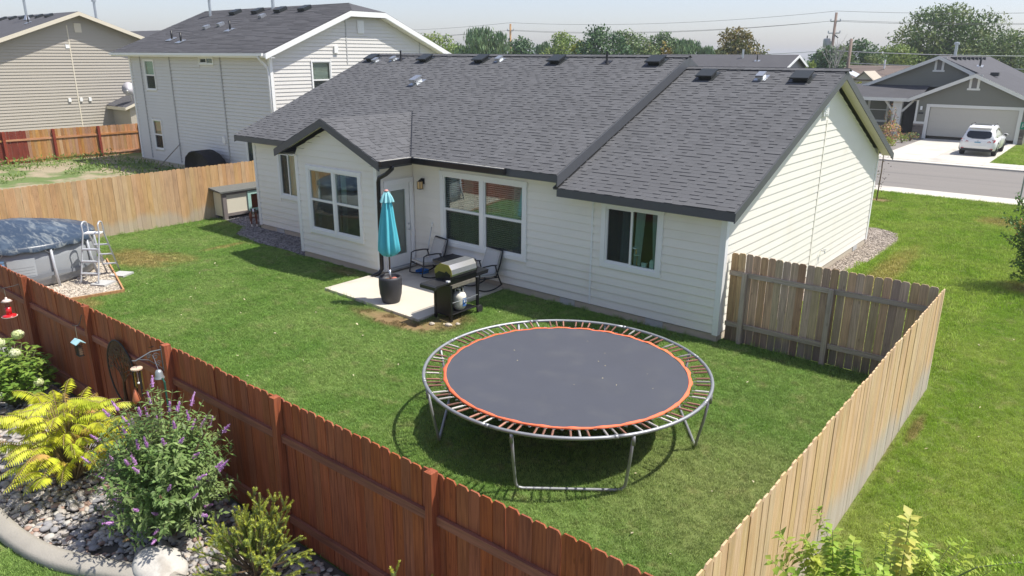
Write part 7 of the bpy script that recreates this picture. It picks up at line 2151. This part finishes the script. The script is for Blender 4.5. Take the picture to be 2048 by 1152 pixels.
def prof_(w, zb, zt, crown): return [(w * .55, zb), (w * .93, zb + .02), (w * .985, zb + .12), (w, zb + .32), (w * .985, zb + .48), (w * .93, zt - .04), (w * .86, zt), (w * .4, zt + crown)]
mb = MB()
loft(mb, [(0.02, prof_(.72, .42, .92, .02)), (.10, prof_(.86, .36, .97, .02)), (.30, prof_(.93, .30, 1.0, .02)), (.9, prof_(.945, .27, 1.01, .02)), (2.0, prof_(.935, .27, 1.0, .02)), (3.0, prof_(.94, .27, .98, .03)), (3.8, prof_(.94, .28, .93, .05)), (4.4, prof_(.88, .30, .83, .05)), (4.68, prof_(.72, .36, .70, .04))])
body = obj('body', mb, M['car_white'], car, True)
def gh(w0, z0, w1, z1): return [(w0, z0), (w0 * .99, z0 + (z1 - z0) * .3), (w1 * 1.06, z0 + (z1 - z0) * .75), (w1, z1 - .05), (w1 * .9, z1 - .012), (w1 * .5, z1)]
mb = MB()
loft(mb, [(.06, gh(.80, .93, .76, 1.0)), (.20, gh(.80, .93, .70, 1.24)), (.42, gh(.80, .93, .64, 1.55)), (.70, gh(.80, .93, .635, 1.66)), (1.4, gh(.81, .93, .65, 1.70)), (2.2, gh(.81, .93, .64, 1.67)), (2.75, gh(.80, .93, .61, 1.55)), (3.45, gh(.78, .93, .66, 1.0))])
obj('cabin', mb, M['car_white'], car, True)
def pan(name, pts, mt, par=None, t=.012):
    """thin shaped panel from outline points"""
    mb = MB(); P_ = [V(p) for p in pts]; nn = (P_[1] - P_[0]).cross(P_[2] - P_[0]).normalized(); k = len(P_)
    mb.add([p + nn * t for p in P_] + [p - nn * t for p in P_], [tuple(range(k)), tuple(range(k, 2 * k))[::-1]] + [(i, k + i, k + (i + 1) % k, (i + 1) % k) for i in range(k)])
    return obj(name, mb, mt, par or car)
R_ = lambda u, z, y: (CX + u, CY0 + y, CZ + z)
yb = lambda z: .07 + (z - .98) * .60 - .035
rw = [(-.62, 1.13), (-.55, 1.04), (-.3, .985), (.3, .985), (.55, 1.04), (.62, 1.13), (.60, 1.30), (.52, 1.385), (-.52, 1.385), (-.60, 1.30)]
pan('rear_window', [R_(u, z, yb(z)) for u, z in rw], M['car_glass'])
mb = MB(); mb.obb(R_(0, 1.60, .40), (.56, 0, 0), (0, .16, .03), (0, -.01, .02)); obj('spoiler', mb, M['car_white'], car)
obj('brake_light', MB().obb(R_(0, 1.565, .27), (.14, 0, 0), (0, .012, .004), (0, 0, .012)), M['tail_red'], car)
for s in (-1, 1):
    tl_ = pan('tail_light', [R_(s * .86, .92, .17), R_(s * .80, .99, .10), R_(s * .50, .84, .005), R_(s * .47, .80, .0), R_(s * .80, .80, .06)], M['tail_red'], None, .02)
    pan('lamp_clear', [R_(s * .60, .83, .0), R_(s * .50, .835, -.022), R_(s * .48, .805, -.022), R_(s * .62, .805, .0)], M['tail_clear'], tl_, .008)
    # side glass
    xs_ = lambda z: s * (.805 - (z - .98) * .235)
    pan('side_window', [R_(xs_(1.0), 1.0, .95), R_(xs_(1.18), 1.18, .62), R_(xs_(1.46), 1.46, .95), R_(xs_(1.52), 1.52, 1.55), R_(xs_(1.02), 1.02, 1.55)], M['car_glass'])
    pan('side_window', [R_(xs_(1.02), 1.02, 1.63), R_(xs_(1.52), 1.52, 1.63), R_(xs_(1.48), 1.48, 2.25), R_(xs_(1.05), 1.05, 3.0)], M['car_glass'])
    m_ = obj('mirror', MB().ball(R_(s * 1.0, 1.07, 2.85), .11, .07, .075, 10, 7), M['car_white'], car, True)
    obj('mirror_glass', MB().ball(R_(s * 1.0, 1.07, 2.795), .095, .03, .062, 10, 7), M['car_plastic'], m_, True)
    obj('roof_rail', MB().tube([R_(s * .55, 1.66, .75), R_(s * .57, 1.735, .9), R_(s * .57, 1.74, 2.1), R_(s * .55, 1.66, 2.3)], .02, 6), M['car_plastic'], car, True)
    obj('door_handle', MB().box(CX + s * .955 - .02, CX + s * .955 + .02, CY0 + 1.5, CY0 + 1.66, CZ + .88, CZ + .91), M['car_white'], car)
    obj('door_seam', MB().box(CX + s * .946 - .004, CX + s * .946 + .004, CY0 + 1.58, CY0 + 1.595, CZ + .45, CZ + 1.0), M['car_plastic'], car)
    for yy in (.78, 3.62):
        w_ = wheel(car, (CX + s * .80, CY0 + yy, CZ + .35), .35, .23, 'x', M['tyre'], M['galv'])
        arch = MB(); arch.tube([(CX + s * .93, CY0 + yy + .40 * math.cos(a), CZ + .36 + .40 * math.sin(a)) for a in np.linspace(-.1, math.pi + .1, 14)], .028, 6); obj('wheel_arch', arch, M['car_plastic'], car, True)
    obj('reflector', MB().box(CX + s * .72 - .07, CX + s * .72 + .07, CY0 - .0, CY0 + .05, CZ + .42, CZ + .45), M['tail_red'], car)
obj('sunroof', MB().box(CX - .42, CX + .42, CY0 + 1.0, CY0 + 2.05, CZ + 1.695, CZ + 1.712), M['car_glass'], car)
obj('lower_bumper', MB().prism([(-.74, .28), (.74, .28), (.80, .42), (-.80, .42)], 'y', 0, .12), M['car_plastic'], car)
for c in car.children:
    if c.name.startswith('lower_bumper'): c.data.transform(Matrix.Translation((CX, CY0 + .005, CZ)))
obj('plate_recess', MB().box(CX - .36, CX + .36, CY0 - .006, CY0 + .03, CZ + .57, CZ + .60), M['white_trim'], car)
pl_ = obj('licence_plate', MB().box(CX - .155, CX + .155, CY0 - .014, CY0 + .012, CZ + .66, CZ + .815), M['white_label'], car)
obj('plate_band', MB().box(CX - .15, CX + .15, CY0 - .018, CY0 - .0145, CZ + .75, CZ + .81), mat('plate_blue', (.12, .33, .46), .5), pl_)
obj('badge', MB().lathe([(0, 0), (.045, 0), (.045, .012), (0, .012)], (0, 0, 0), 12), M['galv'], car)
for c in car.children:
    if c.name.startswith('badge'): c.location = (0, CY0 - .01 - 39.4, .86); c.rotation_euler = (math.pi / 2, 0, 0); c.data.transform(Matrix.Translation((-wpos(car).x * -1 * 0 + .95 * -0, 0, 0)))
for c in car.children:
    if c.name.startswith('badge'):
        me = c.data
        cen = sum((v.co for v in me.vertices), V()) / len(me.vertices); me.transform(Matrix.Translation(-cen))
# street name sign
sgn = thing('street_sign', 'green street name sign on a grey post by the pavement', 'street sign', (2.87, 20.75, 0))
obj('post', MB().tube([(2.87, 20.75, 0), (2.87, 20.75, 3.2)], .03, 8), M['tube_gray'], sgn)
bl_ = obj('sign_blade', MB().box(2.40, 3.34, 20.735, 20.755, 2.87, 3.13), mat('sign_green', (.01, .28, .17), .4, var=.03), sgn)
def text(s, size, loc, mt, parent, rot=(math.pi / 2, 0, 0)):
    cu = bpy.data.curves.new('lettering', 'FONT'); cu.body = s; cu.size = size; cu.extrude = .002
    t_ = bpy.data.objects.new('lettering', cu); COL.objects.link(t_)
    dg = bpy.context.evaluated_depsgraph_get(); me = bpy.data.meshes.new_from_object(t_.evaluated_get(dg))
    COL.objects.unlink(t_); bpy.data.objects.remove(t_)
    me.materials.clear(); me.materials.append(mt)
    return mobj('lettering', me, parent, loc, rot)
text('RO', .23, (2.435, 20.732, 2.92), M['white_label'], bl_)

# ------------------------------------------------------------------ utility poles and lines
M['pole_gray'] = wood('pole_wood', (.27, .20, .16), (.20, .15, .12), obr=.1, knots=0); M['pole_tan'] = wood('new_pole_wood', (.46, .28, .13), (.38, .22, .1), obr=.1, knots=0)
def pole(label, x, y, h, mt, arms=(), tr_=False):
    p = thing('utility_pole', label, 'utility pole', (x, y, 0))
    obj('shaft', MB().tube([(x, y, 0), (x, y, h)], [.19, .13], 10), mt, p, True)
    for z, w in arms: obj('insulator', MB().tube([(x - w, y, z), (x + w, y, z)], .06, 6).tube([(x - w, y, z), (x - w, y, z + .25)], .06, 6).tube([(x + w, y, z), (x + w, y, z + .25)], .06, 6), M['galv'], p)
    if tr_:
        obj('transformer', MB().lathe([(.3, 0), (.36, .05), (.36, .85), (.3, .95), (0, .97)], (x - .62, y - .1, h - 3.6), 16), M['block'], p, True)
        obj('bushing', MB().tube([(x - .62, y - .1, h - 2.7), (x - .62, y - .1, h - 2.35)], .06, 6), M['black_metal'], p); obj('bracket', MB().box(x - .3, x - .1, y - .1, y, h - 3.4, h - 2.9), M['galv'], p)
        obj('cutout', MB().beam((x + .1, y, h - 2.3), (x + .5, y, h - 2.6), .1, .1), M['black_metal'], p)
    return p
PA, PB, PC_, PD = (-21.1, 75, 10.0), (-62.3, 70, 9.5), (20.5, 79.5, 10.2), (-103, 64, 9.3)
pole('tall grey utility pole with a transformer above the far roofs', PA[0], PA[1], PA[2], M['pole_gray'], ((9.1, .5), (7.9, .6)), True)
pole('tan utility pole in front of the willow trees', PB[0], PB[1], PB[2], M['pole_tan'], ((8.6, .5),))
pole('shorter dark utility pole right of the transformer pole', -16.4, 65, 7.1, M['pole_gray'], ())
wm = mat('cable', (.09, .09, .095), .6)
ln = thing('power_lines', 'thin overhead power lines strung between the utility poles', 'power lines', (-21, 75, 8))
def wire(a, b, sag, r, mt=wm):
    a, b = V(a), V(b); obj('wire', MB().tube([a.lerp(b, k / 14) + V((0, 0, -sag * 4 * (k / 14) * (1 - k / 14))) for k in range(15)], r, 4, cap=False), mt, ln)
for (p, q_) in ((PD, PB), (PB, PA), (PA, PC_)):
    wire((p[0], p[1], p[2] + .15), (q_[0], q_[1], q_[2] + .15), .7, .016)
    wire((p[0] + .4, p[1], p[2] - .8), (q_[0] + .4, q_[1], q_[2] - .8), .7, .016); wire((p[0] - .4, p[1], p[2] - .85), (q_[0] - .4, q_[1], q_[2] - .85), .75, .016)
    wire((p[0], p[1] - .2, p[2] - 3.9), (q_[0], q_[1] - .2, q_[2] - 3.9), .6, .03, M['galv'])
wire((PA[0], PA[1], 4.9), (20.5, 62, 4.6), .3, .03, M['galv'])

# ------------------------------------------------------------------ trees
TM = {'lime': leafmat('lime_tree_leaf', (0.189, 0.275, 0.065), (0.290, 0.348, 0.087), .3, .3, scale=.5),
      'willow': leafmat('willow_leaf', (0.123, 0.210, 0.090), (0.196, 0.268, 0.123), .35, .3, scale=.5),
      'deep': leafmat('deep_tree_leaf', (0.065, 0.131, 0.052), (0.116, 0.189, 0.072), .35, .25, scale=.5),
      'gold': leafmat('gold_tree_leaf', (.32, .33, .05), (.24, .28, .05), .3, .3, scale=.8),
      'olive': leafmat('olive_tree_leaf', (0.123, 0.189, 0.065), (0.203, 0.246, 0.087), .35, .3, scale=.5),
      'autumn': leafmat('turning_tree_leaf', (0.131, 0.203, 0.080), (0.493, 0.348, 0.087), .35, .3, scale=.33, c2=(.52, .6)),
      'bronze': leafmat('bronze_tree_leaf', (0.102, 0.123, 0.043), (0.246, 0.189, 0.058), .35, .3, scale=.55),
      'elm': leafmat('elm_leaf', (0.094, 0.160, 0.046), (0.189, 0.232, 0.065), .35, .3, scale=.3)}
M['bark'] = mat('bark', (.13, .105, .085), .9, var=.3, scale=8)
WORD = {'lime': 'yellow green', 'willow': 'feathery grey green', 'deep': 'dark green', 'gold': 'golden yellow', 'olive': 'olive green', 'autumn': 'green and orange', 'bronze': 'bronze green', 'elm': 'very large green'}
def tree(x, y, top, w, kind, label):
    w *= 1.22
    t = thing('shade_tree' if kind != 'willow' else 'willow_tree', label, 'tree', (x, y, 0))
    B0 = V((x, y, 0)); hgt = top; lo = hgt * (.08 if kind in ('willow', 'elm', 'gold') else .16)
    nb = 26 if kind == 'elm' else 13
    blobs = []
    for k in range(nb):
        a = k * 2.4 + rnd.uniform(-.4, .4); zz = (k + .5) / nb; pr = math.sin(math.pi * (.22 + .66 * zz)) ** .6
        r = w / 2 * rnd.uniform(.30, .46); rr_ = (w / 2 * pr - r * .75) * rnd.uniform(.75, 1.1)
        zc = lo + (hgt - lo) * (.06 + .82 * zz)
        r = max(min(r, (hgt - zc) * 1.05), w * .1)
        blobs.append((x + rr_ * math.cos(a), y + rr_ * math.sin(a), zc, r, r * rnd.uniform(.75, 1.0)))
    blobs.append((x, y, hgt - w * .15, w * .17, w * .15)); blobs.append((x, y, lo + (hgt - lo) * .4, w * .38, (hgt - lo) * .36))
    area = sum(b[3] * b[3] for b in blobs)
    ntot = int(min(20000, 700 * w * hgt / 8 + 1500)); P_, U_ = [], []
    for (bx, by, bz, r, rz) in blobs:
        n = int(ntot * r * r / area)
        u_ = rdir(n, .12); k = nr.uniform(.55, 1.08, (n, 1))
        P_.append(np.array([bx, by, bz]) + u_ * k * np.array([r, r, rz])); U_.append(u_ + rdir(n) * .55)
    P_ = np.concatenate(P_); U_ = np.concatenate(U_); n = len(P_)
    D_ = rdir(n, .1)
    if kind in ('willow',): D_ = rdir(n) * .45 + np.array([0, 0, -1.0]); L_ = nr.uniform(.4, .75, n); W_ = L_ * .3
    elif kind == 'elm': D_ = rdir(n) * .8 + np.array([0, 0, -.5]); L_ = nr.uniform(.30, .55, n); W_ = L_ * .45
    else: L_ = nr.uniform(.2, .4, n) * (1 if w > 3 else .75); W_ = L_ * .62
    ok = P_[:, 2] > .3
    leafset('crown', P_[ok], D_[ok], U_[ok], L_[ok], W_[ok], TM[kind], t, .12, .1)
    q = MB(); rt = .05 * w + .05
    q.tube([B0, B0 + V((0, 0, hgt * .3)), B0 + V((.1, 0, hgt * .6)), B0 + V((0, .1, hgt * .85))], [rt, rt * .75, rt * .45, rt * .15], 8)
    for (bx, by, bz, r, rz) in blobs[:9]:
        s0 = V((x, y, min(bz * .6, hgt * .45))); e = V((bx, by, bz)); q.tube([s0, (s0 + e) / 2 + V((0, 0, .15)), e], [rt * .4, rt * .28, rt * .1], 5)
    obj('trunk', q, M['bark'], t, True)
    return t
TREES = [
    (-64.9, 57.8, 8.1, 6.5, 'lime', 'yellow green round tree just right of the two storey gable'),
    (-66.0, 63.7, 7.1, 4.8, 'willow', 'low feathery tree between the lime tree and the big willow'),
    (-56.8, 58.5, 8.9, 6.6, 'willow', 'largest feathery willow left of the tan utility pole'),
    (-53.4, 61.4, 7.6, 4.1, 'deep', 'dark green tree just right of the tan utility pole'),
    (-60.0, 75.1, 7.4, 4.0, 'willow', 'thin grey green tree in the gap right of the tan pole'),
    (-53.4, 70.1, 8.4, 5.4, 'lime', 'pale yellow green tree behind the golden shrub tree'),
    (-45.0, 61.3, 7.0, 2.5, 'gold', 'small golden yellow tree left of the round dark tree'),
    (-39.7, 57.6, 8.5, 5.5, 'deep', 'round dark green tree behind the main roof middle'),
    (-40.3, 64.3, 8.2, 6.0, 'olive', 'broad olive tree touching the round dark tree'),
    (-39.3, 70.6, 8.2, 4.2, 'autumn', 'tree turning orange on its left side'),
    (-37.4, 72.7, 7.6, 5.6, 'willow', 'drooping grey green tree beside the orange turning tree'),
    (-35.0, 73.8, 6.8, 3.4, 'willow', 'low drooping tree at the end of the middle tree row'),
    (-23.7, 55.9, 8.0, 4.9, 'bronze', 'bronze green tree standing alone above the roof step'),
    (-20.1, 71.0, 6.6, 3.2, 'deep', 'dark tree left of the transformer pole foot'),
    (-20.7, 78.1, 6.7, 3.3, 'olive', 'olive tree between the two right utility poles'),
    (-19.8, 81.5, 7.4, 4.3, 'deep', 'open blue green tree right of the short pole'),
    (-16.8, 84.3, 6.9, 6.2, 'lime', 'broad yellow green tree left of the giant tree'),
    (-15.7, 88.6, 7.0, 3.4, 'olive', 'slim tree close to the left side of the giant tree'),
    (-12.6, 90.4, 11.5, 10.6, 'elm', 'giant spreading tree behind the grey house ridge'),
    (-5.6, 86.2, 8.4, 7.8, 'olive', 'olive tree right of the giant tree at the picture edge'),
    (-10.8, 110.7, 7.2, 6.5, 'deep', 'dark bluish tree in the gap right of the giant tree'),
    (-13.3, 58.0, 3.3, 1.3, 'gold', 'small golden tree left of the cream shed'),
    (-13.6, 45.8, 5.0, 1.1, 'lime', 'slim lime tree behind the pale gable beyond the ridge'),
    (-17.6, 80.0, 5.7, 4.6, 'olive', 'low olive tree behind the brown roofed house'),
    (-38.9, 87.4, 6.6, 3.8, 'olive', 'small distant tree left of the bronze green tree'),
    (-14.8, 94.9, 6.7, 3.8, 'lime', 'pale low tree under the left edge of the giant tree'),
    (-27.6, 91.7, 6.1, 3.2, 'deep', 'distant dark tree right of the bronze green tree'),
    (-52.8, 91.7, 6.9, 4.2, 'olive', 'distant olive tree in the gap before the orange turning tree')]
for a in TREES: tree(*a)
# bare tree
bt = thing('bare_tree', 'leafless pale tree beyond the pale gable', 'tree', (-17.0, 62, 0))
q = MB(); r_ = random.Random(4)
def twig(p, d, L, r, dep):
    e = p + d * L; q.tube([p, e], [r, r * .7], 5 if dep < 2 else 4, cap=False)
    if dep < 5:
        for k in range(3 if dep < 3 else 2):
            nd = (d + V((r_.gauss(0, .32), r_.gauss(0, .32), r_.uniform(0, .25)))).normalized(); twig(e, nd, L * r_.uniform(.6, .85), r * .62, dep + 1)
twig(V((-17.0, 62, 0)), V((0, 0, 1)), 2.2, .09, 0)
obj('branches', q, mat('pale_bark', (.36, .33, .31), .9), bt)
# far line of woods, one mass
P_, U_ = [], []
for k in range(150):
    x = -190 + k * 2.1 + rnd.uniform(-1, 1); y = 185 + rnd.uniform(-14, 14) + abs(x) * .05; hgt = rnd.uniform(3.2, 6.4); n = 90
    u_ = rdir(n, .1); P_.append(np.array([x, y, hgt * .5]) + u_ * nr.uniform(.5, 1, (n, 1)) * np.array([2.6, 2.6, hgt * .5])); U_.append(u_)
P_ = np.concatenate(P_); U_ = np.concatenate(U_)
o = leafset('far_woods', P_, rdir(len(P_)), U_, .9, .7, TM['deep'], None, .1, .1, 'stuff')
# ------------------------------------------------------------------ haze
hm = bpy.data.materials.new('haze'); hm.use_nodes = True
nt_ = hm.node_tree
for nd in list(nt_.nodes):
    if nd.type != 'OUTPUT_MATERIAL': nt_.nodes.remove(nd)
pv = nt_.nodes.new('ShaderNodeVolumePrincipled')
pv.inputs['Color'].default_value = (.86, .90, .96, 1); pv.inputs['Density'].default_value = HAZE; pv.inputs['Anisotropy'].default_value = .3
nt_.links.new(pv.outputs[0], nt_.nodes['Material Output'].inputs['Volume'])
hz = obj('haze', MB().box(-1500, 1500, -1500, 1500, -1.3, 16), hm); hz['kind'] = 'stuff'
